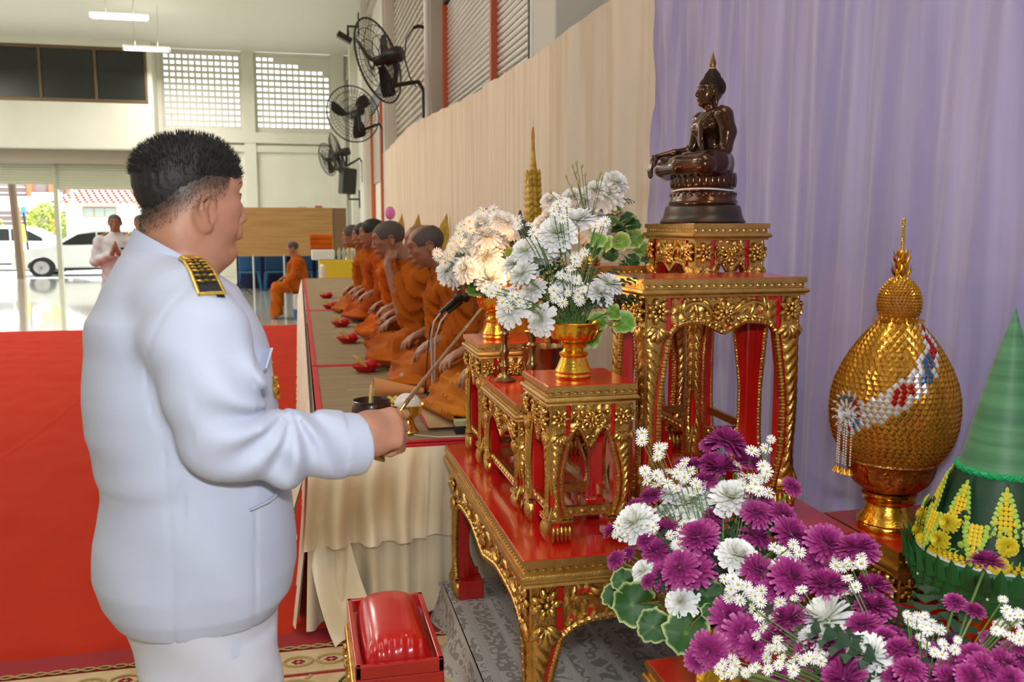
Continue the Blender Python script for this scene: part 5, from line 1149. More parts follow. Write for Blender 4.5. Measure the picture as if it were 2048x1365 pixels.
def leafpoint(a, r, z, L, W, tilt, nm='leaf_point', flip=False):
    """triangular point made of stitched petals: yellow heart, lime edge, on a dark pleated leaf"""
    R = rotm(0, 0, a)@rotm(0, tilt, 0)@(rotm(pi, 0, 0) if flip else np.eye(3)); o = np.array([r*cos(a), r*sin(a), z])
    q = MB(); q.add([(-.004, -W*.62, -.1*L), (0, 0, 1.25*L), (-.004, W*.62, -.1*L), (.003, 0, .2*L)], [(0, 3, 1), (3, 2, 1)], 0, R, o)
    q.build('backing_leaf', M_dkl, K, world=False, smooth=0)
    q = MB(); n = 9
    for k in range(n):
        f = k/n; w = W*.5*(1-f)**.8*(1 if f > .12 else .8)
        for s in (-1, 1): q.ell(R@np.array([.006, s*w, f*L])+o, (.004, .0085, .0065), 4, 6, 0, R@rotm(s*.6, 0, 0))
        m = max(1, int(w/.010))
        for j in range(-m, m+1):
            if abs(j)*.0095 < w-.005: q.ell(R@np.array([.007, j*.0095, f*L+.003])+o, (.004, .006, .007), 4, 6, 1, R)
    q.ell(R@np.array([.006, 0, L])+o, (.004, .005, .009), 4, 6, 0, R)
    q.build(nm, [M_lime, M_yel], K, world=False)
for i in range(9): leafpoint(-2.95+.70*i, .146, .268, .098, .060, -.30)
for i in range(9): a = -2.6+.70*i; leafpoint(a, .158, .282, .085, .054, -.28, flip=True)
def pom(seed):
    rr_ = random.Random(seed); q = MB()
    for k in range(6):
        for i in range(12): petal(q, 2*pi*(i+.5*(k % 2))/12+rr_.uniform(-.1, .1), -.3+.3*k, .42-.04*k, .17, .03, .3, z0=.05*k*.4, cup=.5)
    return q.data('yellow_chrysanthemum', [M_mum], 180)
PM = [pom(1), pom(2)]
for i in range(8):
    a = -3.0+.785*i; el = .30+.07*((i*7) % 3)
    for dz, rz in ((0, .165), (-.045, .172)):
        R = basis((cos(a), sin(a), .25)); inst(PM[i % 2], 'yellow_chrysanthemum', K, (rz*cos(a+dz*2), rz*sin(a+dz*2), .272+dz-.012*((i*5) % 3)), R, .058)
q = MB()
for i in range(90):
    a = rr.uniform(0, 6.28); z = rr.uniform(.21, .30); r = .160-.2*(z-.21)+.004; q.ell((r*cos(a), r*sin(a), z), (.004, .011, .009), 4, 6, rr.choice((0, 0, 1)), rotm(0, 0, a)@rotm(rr.uniform(-1, 1), 0, 0))
o = q.build('filler_leaf_petals', [M_dkl, M_lime], K, world=False); o['kind'] = 'stuff'
q = MB()
for i in range(5):
    a = -1.75+.02*i; q.lathe([(0, 0), (.030-.003*i, 0), (.032-.003*i, .012), (.012, .018), (0, .018)], 16, c=(.165*cos(a), .165*sin(a), .215+.016*i), R=rotm(0, .3, 0))
q.build('tan_disc_stack', mat('tan_paste', (.52, .25, .09), .5), K, world=False)
# ---------------------------------------------------------------- figures: shared head and hand
def skinmat(name, c, dark=(.03, .02, .017)):
    return mat(name, c, .5, sss=.06, tt=[(0, c), (.35, tuple(.65*a+.35*b for a, b in zip(c, dark))), (.7, tuple(.25*a+.75*b for a, b in zip(c, dark))), (1, dark)], bump=(180, .12, .001), var=(22, (.86, .80, .78), .4, .75))
M_skin1 = skinmat('warm_brown_skin', (.36, .165, .09)); M_skin2 = skinmat('tan_skin', (.40, .20, .115)); M_skin0 = skinmat('ruddy_tan_skin', (.46, .22, .135), (.035, .028, .022))
M_hair = mat('black_hair', (.012, .010, .009), .6, bump=(300, .5, .002)); M_hairg = mat('grey_stubble', (.085, .065, .055), .7, bump=(300, .4, .001))
M_eye = mat('eye_white', (.75, .72, .68), .2)
class Rig:
    """maps head-local coordinates into the figure"""
    def __init__(s, c, yaw=0, pitch=0, roll=0, sc=1.):
        s.c = np.array(c, float); s.R = rotm(0, 0, yaw)@rotm(0, pitch, 0)@rotm(roll, 0, 0); s.s = sc
    def __call__(s, p): return s.c+s.R@(np.array(p, float)*s.s)
    def e(s, F, c, r, k=.02, mode='add', extra=None):
        F.ell(s(c), np.array(np.broadcast_to(r, 3))*s.s, k*s.s, s.R if extra is None else s.R@extra, mode)
    def ch(s, F, pts, rs, k=.01, mode='add'):
        F.chain([s(p) for p in pts], [r*s.s for r in rs], k=k*s.s, mode=mode)
def add_head(F, H, fat=0., nose=1., fine=False, gaunt=0., ez=-.006):
    H.e(F, (-.006, 0, .033), (.096, .076, .080), .02); H.e(F, (.020, 0, .012), (.074, .066, .078), .03)
    H.e(F, (.026, 0, -.045), (.060, .052+.016*fat, .066), .03)
    for s in (1, -1):
        H.e(F, (.030, s*.030, -.040), (.045-.01*gaunt, .034+.012*fat-.006*gaunt, .048), .02); H.e(F, (.062, s*.044, -.008), (.020, .018, .014), .02)
    H.e(F, (.074, 0, -.094), (.018, .022, .016), .02)
    if fat: H.e(F, (.030, 0, -.105), (.052*fat, .056*fat, .032*fat), .03); H.e(F, (-.045, 0, -.055), (.036, .055, .026), .03)
    for s in (1, -1):
        H.ch(F, [(.090, .008*s, .038), (.082, s*.032, .042), (.062, s*.052, .032)], [.008, .008, .006], .014)
        H.e(F, (.098, s*.032, .014), (.014, .017, .010), .014, 'sub'); H.e(F, (.0775, s*.032, .013), (.013, .017, .0105), .004)
    H.ch(F, [(.088, 0, .022), (.103, 0, -.006), (.112, 0, -.026)], [.0075, .0075, .0095], .012)
    H.e(F, (.106, 0, -.029), (.014, .012, .009), .006)
    for s in (1, -1): H.e(F, (.100, s*.013*nose, -.031), (.010, .008, .0075), .005)
    H.e(F, (.090, 0, -.058), (.016, .028, .016), .012)
    H.e(F, (.1015, 0, -.0545), (.0075, .022, .0050), .004); H.e(F, (.099, 0, -.0665), (.0080, .019, .0060), .004)
    H.ch(F, [(.108, .024, -.0605), (.112, 0, -.0600), (.108, -.024, -.0605)], [.002]*3, .003, 'sub')
    for s in (1, -1):
        er = rotm(0, -.18, 0)
        H.e(F, (-.006, s*.077, -.002+ez), (.019, .007, .033), .006, extra=rotm(0, .15, s*-.30))
        pts = [(-.004, s*.080, -.030), (-.012, s*.087, -.016), (-.022, s*.092, .004), (-.020, s*.092, .022), (-.006, s*.089, .031), (.008, s*.082, .024), (.009, s*.079, .010)]; pts = [(p[0], p[1], p[2]+ez) for p in pts]
        H.ch(F, pts, [.0075, .0052, .0045, .0045, .0045, .0042, .0035], .004)
        if fine:
            H.e(F, (-.003, s*.090, .004+ez), (.009, .010, .017), .004, 'sub'); H.e(F, (.001, s*.086, -.013+ez), (.007, .009, .008), .003, 'sub')
            H.ch(F, [(-.010, s*.086, -.008+ez), (-.012, s*.088, .008+ez), (-.004, s*.087, .018+ez)], [.003, .0032, .0025], .003)
            H.ch(F, [(.010, s*.078, -.008+ez), (.008, s*.079, -.016+ez)], [.0042, .003], .004)
        else: H.e(F, (-.004, s*.091, .002+ez), (.009, .006, .015), .004, 'sub')
def face_parts(t, H, brow=M_hair, closed=False):
    q = MB()
    for s in (1, -1):
        q.ell(H((.0818, s*.032, .0135)), np.array((.0095, .0135, .0055))*H.s, 6, 8, 0, H.R)
        q.ell(H((.0880, s*.031, .0130)), np.array((.0045, .0055, .0050))*H.s, 5, 8, 1, H.R)
        q.tube([H((.086, s*.018, .0175)), H((.0925, s*.030, .0205)), H((.084, s*.048, .0165))], .0013*H.s, 5, 1)
    q.build('eyes', [M_eye, M_black], t, world=False)
    q = MB()
    for s in (1, -1):
        P = [H((.0955, s*.012, .037)), H((.0935, s*.026, .043)), H((.083, s*.044, .042)), H((.072, s*.055, .035))]
        q.tube(P, np.array([.0035, .0042, .0036, .0015])*H.s, 6, flat=.8)
    q.build('eyebrows', brow, t, world=False)
def add_hand(F, w, d, n, sd=1, s=1., curl=(.5, .6, .4), spread=.05, thumb=None, k=.006, curls=None):
    """w wrist point, d towards the knuckles, n back-of-hand normal, sd side of the thumb (+1: d x n)"""
    w, d, n = (np.array(a, float) for a in (w, d, n)); d /= np.linalg.norm(d); n -= d*(n@d); n /= np.linalg.norm(n); l = np.cross(d, n)*sd
    kn = []
    for i, (lat, ln) in enumerate(((.030, .088), (.010, .092), (-.010, .088), (-.029, .080))):
        b = w+d*ln*s+l*lat*s; F.chain([w+l*lat*.45*s, w+d*ln*.5*s+l*lat*.8*s, b], [.019*s, .0165*s, .0125*s], k=.016*s); kn.append(b)
    tips = []
    for i, b in enumerate(kn):
        c = curls[i] if curls else curl; L = [(.044, .027, .021), (.049, .030, .022), (.045, .028, .022), (.035, .022, .019)][i]
        dd = d*cos((1.5-i)*spread)+l*sin((1.5-i)*spread); a = 0; p = b; pts = [b]
        for Lk, ck in zip(L, c):
            a += ck; v = dd*cos(a)-n*sin(a); p = p+v*Lk*s; pts.append(p)
        F.chain(pts, [.0112*s, .0098*s, .0088*s, .0072*s], k=k); tips.append(p)
    th = thumb or ((.030, .018, -.012), (.058, .040, -.022), (.088, .045, -.030), (.108, .040, -.036))
    F.chain([w+(d*a+l*b_+n*c)*s for a, b_, c in th], [.017*s, .0145*s, .0115*s, .009*s], k=.010*s)
    return kn, tips, l
def cranium_hair(t, H, mt, th=.004, front=.052, low=-.035, name='hair', res=.006, rx=.096, noise=0., bald=False):
    c = H.c; F = Field(*[axis_pts((c[i]-.13, c[i]+.13, res)) for i in range(3)])
    H.e(F, (-.006, 0, .033), (rx+th, .076+th, .080+th), .02); H.e(F, (.012, 0, .018), (.076+th*.3, .066+th, .074+th), .03)
    H.e(F, (.150, 0, -.030), (.105, .14, front+.033), .008, 'sub')
    if bald: H.e(F, (.045, 0, .13), (.10, .052, .09), .01, 'sub')
    H.e(F, (.0, 0, low-.16), (.3, .3, .16), .008, 'sub')
    for s in (1, -1): H.e(F, (.035, s*.085, -.045), (.055, .045, .055), .008, 'sub')
    if noise: F.disp(lambda x, y, z: noise*(np.sin(x*210+z*130)*np.sin(y*190+x*60)+.5*np.sin(z*400+y*310)))
    V, Fa = F.mesh()
    if len(Fa): link_mesh(name, fast_mesh(name, V, Fa, mt), t)
    return V, Fa
def robe_mat(name, c, c2): return mat(name, c, .85, sheen=.05, spec=.15, bump=(30, .2, .003), var=(4, c2, .35, .7))
M_or1 = robe_mat('orange_robe_cloth', (.50, .125, .006), (.38, .08, .005)); M_or2 = robe_mat('deep_orange_robe_cloth', (.50, .090, .005), (.36, .055, .004))
M_or3 = robe_mat('saffron_robe_cloth', (.58, .19, .006), (.46, .13, .006)); M_or4 = robe_mat('bright_orange_robe_cloth', (.62, .13, .006), (.50, .09, .006))
def monk(lab, loc, rz=pi, robe=M_or1, skin=M_skin1, lean=.05, hpitch=.15, hyaw=0., hair=M_hairg, res=.010, handmouth=False, hair_kw={}, tall=1., chair=False, lapw=1., sc_=1., left_hand='knee', gaunt=.3, seed=0):
    F = Field(axis_pts((-.20, -.11, .02), (-.11, .22, res*.62), (.22, .48, res)), axis_pts((-.42, -.11, res), (-.11, .11, res*.62), (.11, .42, res)), axis_pts(*(((-.5, 0, .02),) if chair else ()), (-.0, .36, res), (.36, .58, .02), (.58, .90*tall+.03, res*.62)))
    Tm = lambda x, y, z: np.array((x+lean*max(0, z-.1)*1.6, y, z*(tall if z > .1 else 1)))
    H = Rig(Tm(.045+lean*.2, 0, .735), hyaw, hpitch, 0, .98)
    add_head(F, H, gaunt=gaunt)
    F.chain([Tm(-.005, 0, .54), H((-.02, 0, -.05))], [.055, .050], k=.03)
    F.loft([(.06, -.02, 0, .12, .16), (.3, .0+lean*.3, 0, .10, .14), (.52*tall, lean*.66, 0, .08, .15), (.575*tall, lean*.75, 0, .05, .08)], k=.03)
    # left arm (towards the camera when the figure faces -x): +y
    if handmouth:
        el = Tm(.17, .17, .30); wr = Tm(.155, .075, .575); F.chain([Tm(.0, .19, .50), el, wr], [.05, .040, .026], k=.015)
        add_hand(F, wr, (-.15, -.25, 1), (.9, .3, .2), 1, .92, (1.25, 1.3, .8))
    elif chair: 
        F.chain([Tm(0, .19, .50), Tm(.06, .22, .28), Tm(.28, .10, .12)], [.05, .038, .027], k=.015); add_hand(F, Tm(.28, .10, .12), (.9, -.5, -.2), (.1, 0, 1), -1, .9, (.4, .5, .4))
    else:
        el = Tm(.03, .245, .27); wr = np.array((.19, .24, .238)); F.chain([Tm(.0, .19, .50), el, wr], [.05, .038, .027], k=.015)
        add_hand(F, wr, (.85, .05, -.28), (.3, .10, .95), -1, .96, (.35, .45, .3), .10)
    wr2 = np.array((.22, -.17, .232)); F.chain([Tm(.0, -.19, .50), Tm(.04, -.24, .28), wr2], [.05, .038, .027], k=.015)
    add_hand(F, wr2, (.8, .3, -.25), (.4, 0, .9), 1, .92, (.35, .45, .3), .08)
    # feet peeping out of the robe
    if chair:
        for s in (1, -1): F.chain([(.40, .09*s, -.40), (.42, .09*s, -.44), (.54, .10*s, -.455)], [.035, .035, .018], k=.02)
    elif seed == 2: F.chain([(.30, .06, .05), (.36, .16, .035), (.37, .22, .03)], [.035, .032, .018], k=.02); F.chain([(.34, -.08, .05), (.38, -.16, .035)], [.03, .02], k=.02)
    V, Fa = F.mesh(); Hl = (V-H.c)@H.R/H.s
    tt = np.clip((Hl[:, 2]-.035+np.clip(-Hl[:, 0]*.35, -.05, .05))*28, 0, 1)*.30*(Hl[:, 0] < .062) * (np.linalg.norm(Hl, axis=1) < .16)
    me = fast_mesh('person', V, Fa, skin, tt=tt)
    t = link_mesh('person', me, None, loc, label=lab, cat='person', group='seated monks in orange robes')
    t.rotation_euler = (0, 0, rz); t.scale = (sc_,)*3
    face_parts(t, H)
    if hair is not None: cranium_hair(t, H, hair, res=.008, **hair_kw)
    # robe
    G = Field(axis_pts((-.30, .56, res)), axis_pts((-.46, .46, res)), axis_pts((-.46 if chair else -.01, .66*tall, res)))
    rows = [(.02, -.02, 0, .19, .24), (.15, -.01, 0, .18, .23), (.32, .0, 0, .160, .215), (.44, .0, 0, .145, .215), (.51, .0, 0, .125, .20), (.555, -.005, 0, .10, .16), (.61, .01, 0, .076, .085)]
    rows = [(z*tall, x+lean*max(0, z-.1)*1.6*tall, y, a, b) for z, x, y, a, b in rows]; G.loft(rows, k=.03)
    for s in (1, -1): G.ell(Tm(0, .165*s, .505), (.075, .07, .065), k=.04)
    if not handmouth: G.chain([Tm(.0, .19, .50), Tm(.03, .25, .29), np.array((.14, .25, .22))] if not chair else [Tm(0, .19, .5), Tm(.05, .22, .28), Tm(.2, .14, .16)], [.078, .080, .062], k=.03)
    else: G.chain([Tm(.0, .18, .50), Tm(.13, .175, .31), Tm(.15, .145, .40)], [.080, .068, .050], k=.03); G.chain([Tm(.13, .17, .31), (.12, .20, .12)], [.06, .07], k=.03)
    G.chain([Tm(.0, -.19, .50), Tm(.04, -.245, .28), np.array((.16, -.21, .20))], [.078, .080, .062], k=.03)
    if chair:
        for s in (1, -1): G.chain([(0, .10*s, .08), (.36, .11*s, .06), (.40, .10*s, -.36)], [.115, .095, .085], k=.05)
        G.loft([(-.40, .38, 0, .10, .19), (-.1, .36, 0, .10, .18), (.08, .33, 0, .09, .17)], k=.03)
    else:
        for s in (1, -1):
            G.chain([(.0, .10*s, .11), (.22, .27*s*lapw, .115)], [.115, .092], k=.05); G.chain([(.22, .27*s*lapw, .105), (.32, .0, .075)], [.085, .065], k=.04)
        G.ell((.16, 0, .06), (.25, .33*lapw, .065), k=.04); G.ell((.27, .10, .035), (.19, .30*lapw, .035), k=.03)
    # cloth over the left shoulder, hanging in a broad fold
    G.chain([Tm(-.09, .13, .50), Tm(.02, .15, .575), Tm(.12, .12, .46), Tm(.15, .10, .25)], [.05, .035, .045, .06], k=.02)
    def fold(x, y, z):
        a = 7.5*z+9*y-4*x; b = 16*x+11*np.abs(y)-8*z
        up = 1/(1+np.exp(-(z-.22)*40)); n = np.sin(y*9+z*7+seed)*1.2+np.sin(x*13-z*5+seed*2)
        f1 = (np.abs(np.sin(a*5.2+n+seed))**.6-.6)*.030+np.sin(a*13+n*2)*.005; f2 = (np.abs(np.sin(b*1.6+n*1.1+seed))**.6-.6)*.032+np.sin(b*5+n)*.005
        return up*f1+(1-up)*f2
    G.disp(fold)
    V, Fa = G.mesh(); link_mesh('robe', fast_mesh('robe', V, Fa, robe), t); return t
zs = .712
monk('nearest monk in yellow-orange robe, head hidden behind white flowers', (.97, 3.98, zs+.02), lean=-.02, robe=M_or3, skin=M_skin2, seed=1, res=.009, hpitch=.1)
monk('elderly monk with mostly bald head looking down behind the microphones', (.885, 4.83, zs+.01), robe=M_or1, skin=M_skin1, seed=2, lean=.14, hpitch=.30, res=.009, hair=M_hairg, hair_kw=dict(front=.085, th=.003, bald=True), tall=.98)
monk('grey-haired monk resting his hand against his mouth', (.83, 5.58, zs+.02), robe=M_or1, skin=M_skin1, seed=3, lean=.20, hpitch=.20, handmouth=True, res=.009, hair_kw=dict(front=.070, th=.004), tall=1.0)
monk('monk whose bald head shows between the two nearer monks', (.88, 6.24, zs), robe=M_or2, skin=M_skin2, seed=4, lean=.02, hair=None, res=.013)
monk('monk in bright orange robe leaning forward with arm stretched to the mat', (.87, 7.05, zs), robe=M_or4, skin=M_skin1, seed=5, lean=.22, hair=M_hair, res=.013, tall=1.06, hpitch=.1)
monk('black-haired monk second from the far end of the row', (.81, 8.2, zs+.02), robe=M_or2, skin=M_skin1, seed=6, lean=.16, hair=M_hair, res=.013, tall=1.0)
monk('farthest monk of the platform row, face in profile', (.76, 9.1, zs), robe=M_or1, skin=M_skin2, seed=7, lean=.16, hair=M_hairg, res=.015)
monk('monk seated apart on a white draped chair at the platform end', (-.02, 15.6, .46), robe=M_or1, skin=M_skin2, seed=8, lean=.03, hair=M_hairg, chair=True, res=.016, sc_=.98)
# ---------------------------------------------------------------- man in the white uniform
M_unif = mat('white_uniform_cloth', (.50, .545, .67), .8, sheen=.05, bump=(500, .25, .0006), spec=.25)
M_goldth = mat('gold_thread', (.80, .55, .12), .3, .9, bump=(200, .6, .002)); M_navy = mat('black_felt', (.012, .014, .02), .8)
P0 = (-.200, 1.7385, 0); RZ = atan2(.1143, .9934)
F = Field(axis_pts((-.22, -.12, .02), (-.12, .12, .0036), (.12, .24, .010), (.24, .42, .0036)), axis_pts((-.30, -.20, .012), (-.20, -.085, .0045), (-.085, .115, .0036), (.115, .32, .016)), axis_pts((.0, 1.08, .03), (1.08, 1.27, .004), (1.27, 1.43, .012), (1.43, 1.73, .0036)))
H = Rig((.010, 0, 1.593), .44, .03, 0, .925)
add_head(F, H, fat=1., nose=1.15, fine=True, ez=-.020)
H.e(F, (.088, 0, -.044), (.013, .020, .014), .014)
F.chain([H((-.008, 0, -.03)), (-.010, 0, 1.50), (-.03, 0, 1.42)], [.064, .061, .058], k=.03)
F.ell((-.038, -.01, 1.560), (.034, .048, .013), k=.010); F.ell((-.036, -.01, 1.535), (.034, .050, .012), k=.010)
F.loft([(.80, 0, 0, .12, .15), (1.1, -.01, 0, .13, .15), (1.3, -.02, 0, .12, .15), (1.42, -.03, 0, .07, .12), (1.48, -.03, 0, .05, .07)], k=.03)
for s in (1, -1): F.chain([(0, .085*s, .9), (.0, .09*s, .5), (0, .095*s, .08), (.0, .095*s, .04)], [.10, .065, .045, .04], k=.03)
F.chain([(.0, -.17, 1.38), (.05, -.21, 1.19), (.15, -.19, 1.17), (.262, -.145, 1.157)], [.05, .045, .040, .032], k=.02)
F.chain([(.0, .17, 1.38), (-.02, .21, 1.12), (.08, .16, 1.0)], [.05, .045, .040], k=.02)
wr = np.array((.266, -.142, 1.166)); D_ = np.array((.96, .16, .02)); 
rod_a, rod_b = np.array((.325, -.104, 1.140)), np.array((.378, -.096, 1.212))
F.chain([wr-D_*.03, wr+D_*.03], [.036, .040], k=.02)
kn, tips, lat = add_hand(F, wr+D_*.002, D_+np.array((0, 0, .10)), (.10, -.76, .62), -1, 1.0, k=.003, curls=[(.62, 1.5, 1.0), (.95, 1.45, 1.0), (1.05, 1.4, 1.0), (1.15, 1.35, .9)], spread=.05,
    thumb=((.022, .020, -.016), (.046, .040, -.030), (.068, .040, -.046), (.085, .030, -.052)))
F.ell(wr+D_*.030+np.array((0, 0, .004)), (.036, .022, .031), k=.02)
V, Fa = F.mesh(); Hl = (V-H.c)@H.R/H.s
inh = (np.linalg.norm(Hl, axis=1) < .17) & (Hl[:, 2] > -.085)
# stubble of the faded sides and nape
hl = -.004-.80*np.clip(-Hl[:, 0]-.01, 0, .2)+.45*np.clip(Hl[:, 0]-.02, 0, 1)
side = (Hl[:, 0] < .060-.35*np.clip(.07-Hl[:, 2], 0, .2)); tt = np.clip((Hl[:, 2]-hl)*24, 0, 1)*.85*side*inh
me = fast_mesh('person', V, Fa, M_skin0, tt=tt)
P = link_mesh('person', me, None, P0, label='stout man in white uniform with black crew cut, reaching out with a brass rod', cat='person'); P.rotation_euler = (0, 0, RZ)
face_parts(P, H)
# crew cut
G = Field(axis_pts((-.13, .12, .004)), axis_pts((-.11, .12, .004)), axis_pts((1.53, 1.74, .004)))
H.e(G, (-.006, 0, .060), (.1005, .0775, .068), .02); H.e(G, (-.030, 0, .030), (.077, .068, .072), .02); H.e(G, (.022, 0, .062), (.072, .058, .063), .02)
H.e(G, (.160, 0, -.015), (.080, .2, .085), .006, 'sub')
G.disp(lambda x, y, z: .0012*np.sin(x*330+z*200)*np.sin(y*300+z*170)+.0008*np.sin(x*700+y*500))
Vh, Fh_ = G.mesh(); link_mesh('hair', fast_mesh('hair', Vh, Fh_, M_hair), P)
rs = np.random.RandomState(4); cen = H((0, 0, .02)); q = MB()
nv = Vh-cen; nn = nv/np.linalg.norm(nv, axis=1)[:, None]; Hh = (Vh-H.c)@H.R/H.s
keep = np.where(Hh[:, 2] > .045)[0]; pick = rs.choice(keep, 5200); 
for i in pick:
    p = Vh[i]; n = nn[i]+rs.normal(size=3)*.22; n[2] += .35; n /= np.linalg.norm(n); s = np.cross(n, rs.normal(size=3)); s /= np.linalg.norm(s); L = .007+.006*rs.rand()
    q.add([p-s*.0007, p+s*.0007, p+n*L], [(0, 1, 2)])
# short lighter hair of the fade, on the head itself
band = np.where((tt > .10) & inh)[0]; pick = rs.choice(band, 5200)
for i in pick:
    p = V[i]; n = V[i]-cen; n /= np.linalg.norm(n); n = n*.45+np.array((-.35, 0, -.55))*(1 if Hl[i, 2] < .05 else -.2)+rs.normal(size=3)*.25; n /= np.linalg.norm(n); s = np.cross(n, rs.normal(size=3)); s /= np.linalg.norm(s); L = .003+.008*tt[i]
    q.add([p-s*.00045, p+s*.00045, p+n*L], [(0, 1, 2)])
o = q.build('hair_strands', M_hair, P, world=False, smooth=0); o['kind'] = 'stuff'
# jacket
J_ = Field(axis_pts((-.23, .31, .0055)), axis_pts((-.31, .31, .0055)), axis_pts((.82, 1.56, .0055)))
rows = [(.838, -.006, 0, .150, .185), (.87, -.002, 0, .172, .198), (.915, -.004, 0, .181, .204), (.98, -.005, 0, .178, .203), (1.037, -.004, 0, .172, .198), (1.087, -.001, 0, .165, .192), (1.12, -.006, 0, .167, .192),
        (1.18, -.014, 0, .171, .195), (1.24, -.019, 0, .168, .198), (1.31, -.020, 0, .163, .195), (1.385, -.026, 0, .145, .180), (1.437, -.028, 0, .118, .150), (1.465, -.040, 0, .090, .120), (1.49, -.050, 0, .066, .090), (1.508, -.056, 0, .046, .064)]
J_.loft(rows, k=.012, pw=2.15)
for s in (1, -1): J_.chain([(-.040, .06*s, 1.455), (-.012, .13*s, 1.418), (.005, .185*s, 1.372)], [.040, .060, .077], k=.04)
J_.chain([(.012, -.190, 1.37), (.030, -.212, 1.28), (.045, -.215, 1.205)], [.080, .076, .070], k=.02)
J_.chain([(.045, -.213, 1.200), (.14, -.195, 1.172), (.284, -.140, 1.152)], [.071, .061, .058], k=.015)
J_.chain([(.005, .190, 1.37), (-.015, .22, 1.2), (-.01, .22, 1.12), (.08, .17, 1.0)], [.078, .068, .064, .055], k=.02)
J_.box((.335, -.12, 1.15), (.06, .15, .12), 0, .002, rotm(0, .05, .38), 'sub')
J_.chain([(.262, -.149, 1.156), (.34, -.119, 1.143)], [.041, .050], k=.004, mode='sub')
def jf(x, y, z):
    f = np.zeros_like(x)
    arm = (y < -.12) & (z > 1.08) & (x > .0)
    # creases fanning out of the elbow bend
    r = np.sqrt((x-.155)**2+(z-1.245)**2); th = np.arctan2(z-1.245, x-.155)
    f += np.where(arm, .0095*np.sin(th*10+r*18)*np.exp(-((r-.085)/.060)**2)*(x < .25), 0)
    f += np.where(arm & (x > .10), .0036*np.sin((x*.8+z*1.0)*85+1)*(x < .25), 0)
    # pulls across the back and flank
    f += .0045*np.sin((x*.9+z*.55)*34+y*9)*np.exp(-((z-1.0)/.14)**2)+.0050*np.sin((x*.7-z)*42+y*14)*np.exp(-((z-1.10)/.05)**2)*(x < -.02)
    f += .0034*np.sin((x*.5+z)*48+y*10)*np.exp(-((z-1.36)/.07)**2)
    # seams
    f += .0028*np.exp(-(((x+.045+.12*(z-1.0)**2)/.0030)**2))*(y < -.08)*(z < 1.24)+.0024*np.exp(-(((x-.098-.05*(z-1.1))/.0028)**2))*(y < -.06)*(z < 1.06)
    f += .0026*np.exp(-((np.sqrt((x-.085)**2+(z-1.30)**2*.75)-.155)/.0032)**2)*(y < -.10)*(x < .03)*(z > 1.22)
    return f
J_.disp(jf)
V, Fa = J_.mesh(); jk = link_mesh('jacket', fast_mesh('jacket', V, Fa, M_unif), P)
q = MB()
def collar(r0, dz):
    def fn(u, v):
        a = 2*pi*u; c0 = np.array((-.038, 0, 1.460)); c1 = np.array((-.018, 0, 1.506))
        x = (c0[0]+(c1[0]-c0[0])*v)+(r0-.004*v)*np.cos(a)*.84; y = (r0*.98)*np.sin(a); z = c0[2]+(c1[2]-c0[2])*v-.57*(r0*np.cos(a)*.84); return x, y, z
    return fn
q.surf(collar(.0845, 0), 64, 8, cu=True); q.surf(collar(.0800, 0), 64, 8, cu=True, flip=True)
q.surf(lambda u, v: tuple(collar(.0845, 0)(u, v*0+1)[i]*(1-v)+collar(.0800, 0)(u, v*0+1)[i]*v for i in range(3)), 64, 2, cu=True); q.build('collar', M_unif, jk, world=False)
# shoulder board
q = MB(); pth = np.array([(.000, -.082, 1.478), (.012, -.130, 1.474), (.024, -.178, 1.456), (.036, -.232, 1.424)])
def board(w0, w1, h0, h1, ln0=0., ln1=1.):
    def fn(u, v):
        t_ = ln0+(ln1-ln0)*u; p = [np.interp(t_, np.linspace(0, 1, 4), pth[:, i]) for i in range(3)]; w_ = (w0+(w1-w0)*u)*np.minimum(1, np.sqrt(np.clip(u*9, 0.05, 1)))*(v*2-1)
        return p[0]+w_*.93, p[1]+w_*.30, p[2]+.017+h0-.12*w_*w_*20
    return fn
q.surf(board(.017, .022, 0, 0), 30, 9, flip=True); q.surf(board(.017, .022, -.005, 0), 30, 9); ep = q.build('epaulet', M_navy, jk, world=False, label='black shoulder board with gold border and gold embroidery')
q = MB()
for s in (0, 1):
    P_ = np.stack(board(.016, .021, .002, 0)(np.linspace(0, 1, 30), np.full(30, float(s))), 1); q.tube(P_, .0030, 6, flat=1)
P_ = np.stack(board(.016, .021, .002, 0)(np.full(12, 1.), np.linspace(0, 1, 12)), 1); q.tube(P_, .003, 6); P_ = np.stack(board(.016, .021, .002, 0)(np.full(12, .0), np.linspace(0, 1, 12)), 1); q.tube(P_, .003, 6)
q.build('gold_border', M_goldth, ep, world=False)
q = MB()
for k in range(9):
    t_ = .14+.085*k
    for s in (-1, 0, 1):
        p = np.array([float(a) for a in board(.017, .022, .003, 0)(np.array(t_), np.array(.5+.26*s))]); q.ell(p, (.008, .0042, .003), 5, 8, 0, rotm(0, .2, 1.2+s*.7+.4*(k % 2)))
q.build('gold_embroidery', M_goldth, ep, world=False)
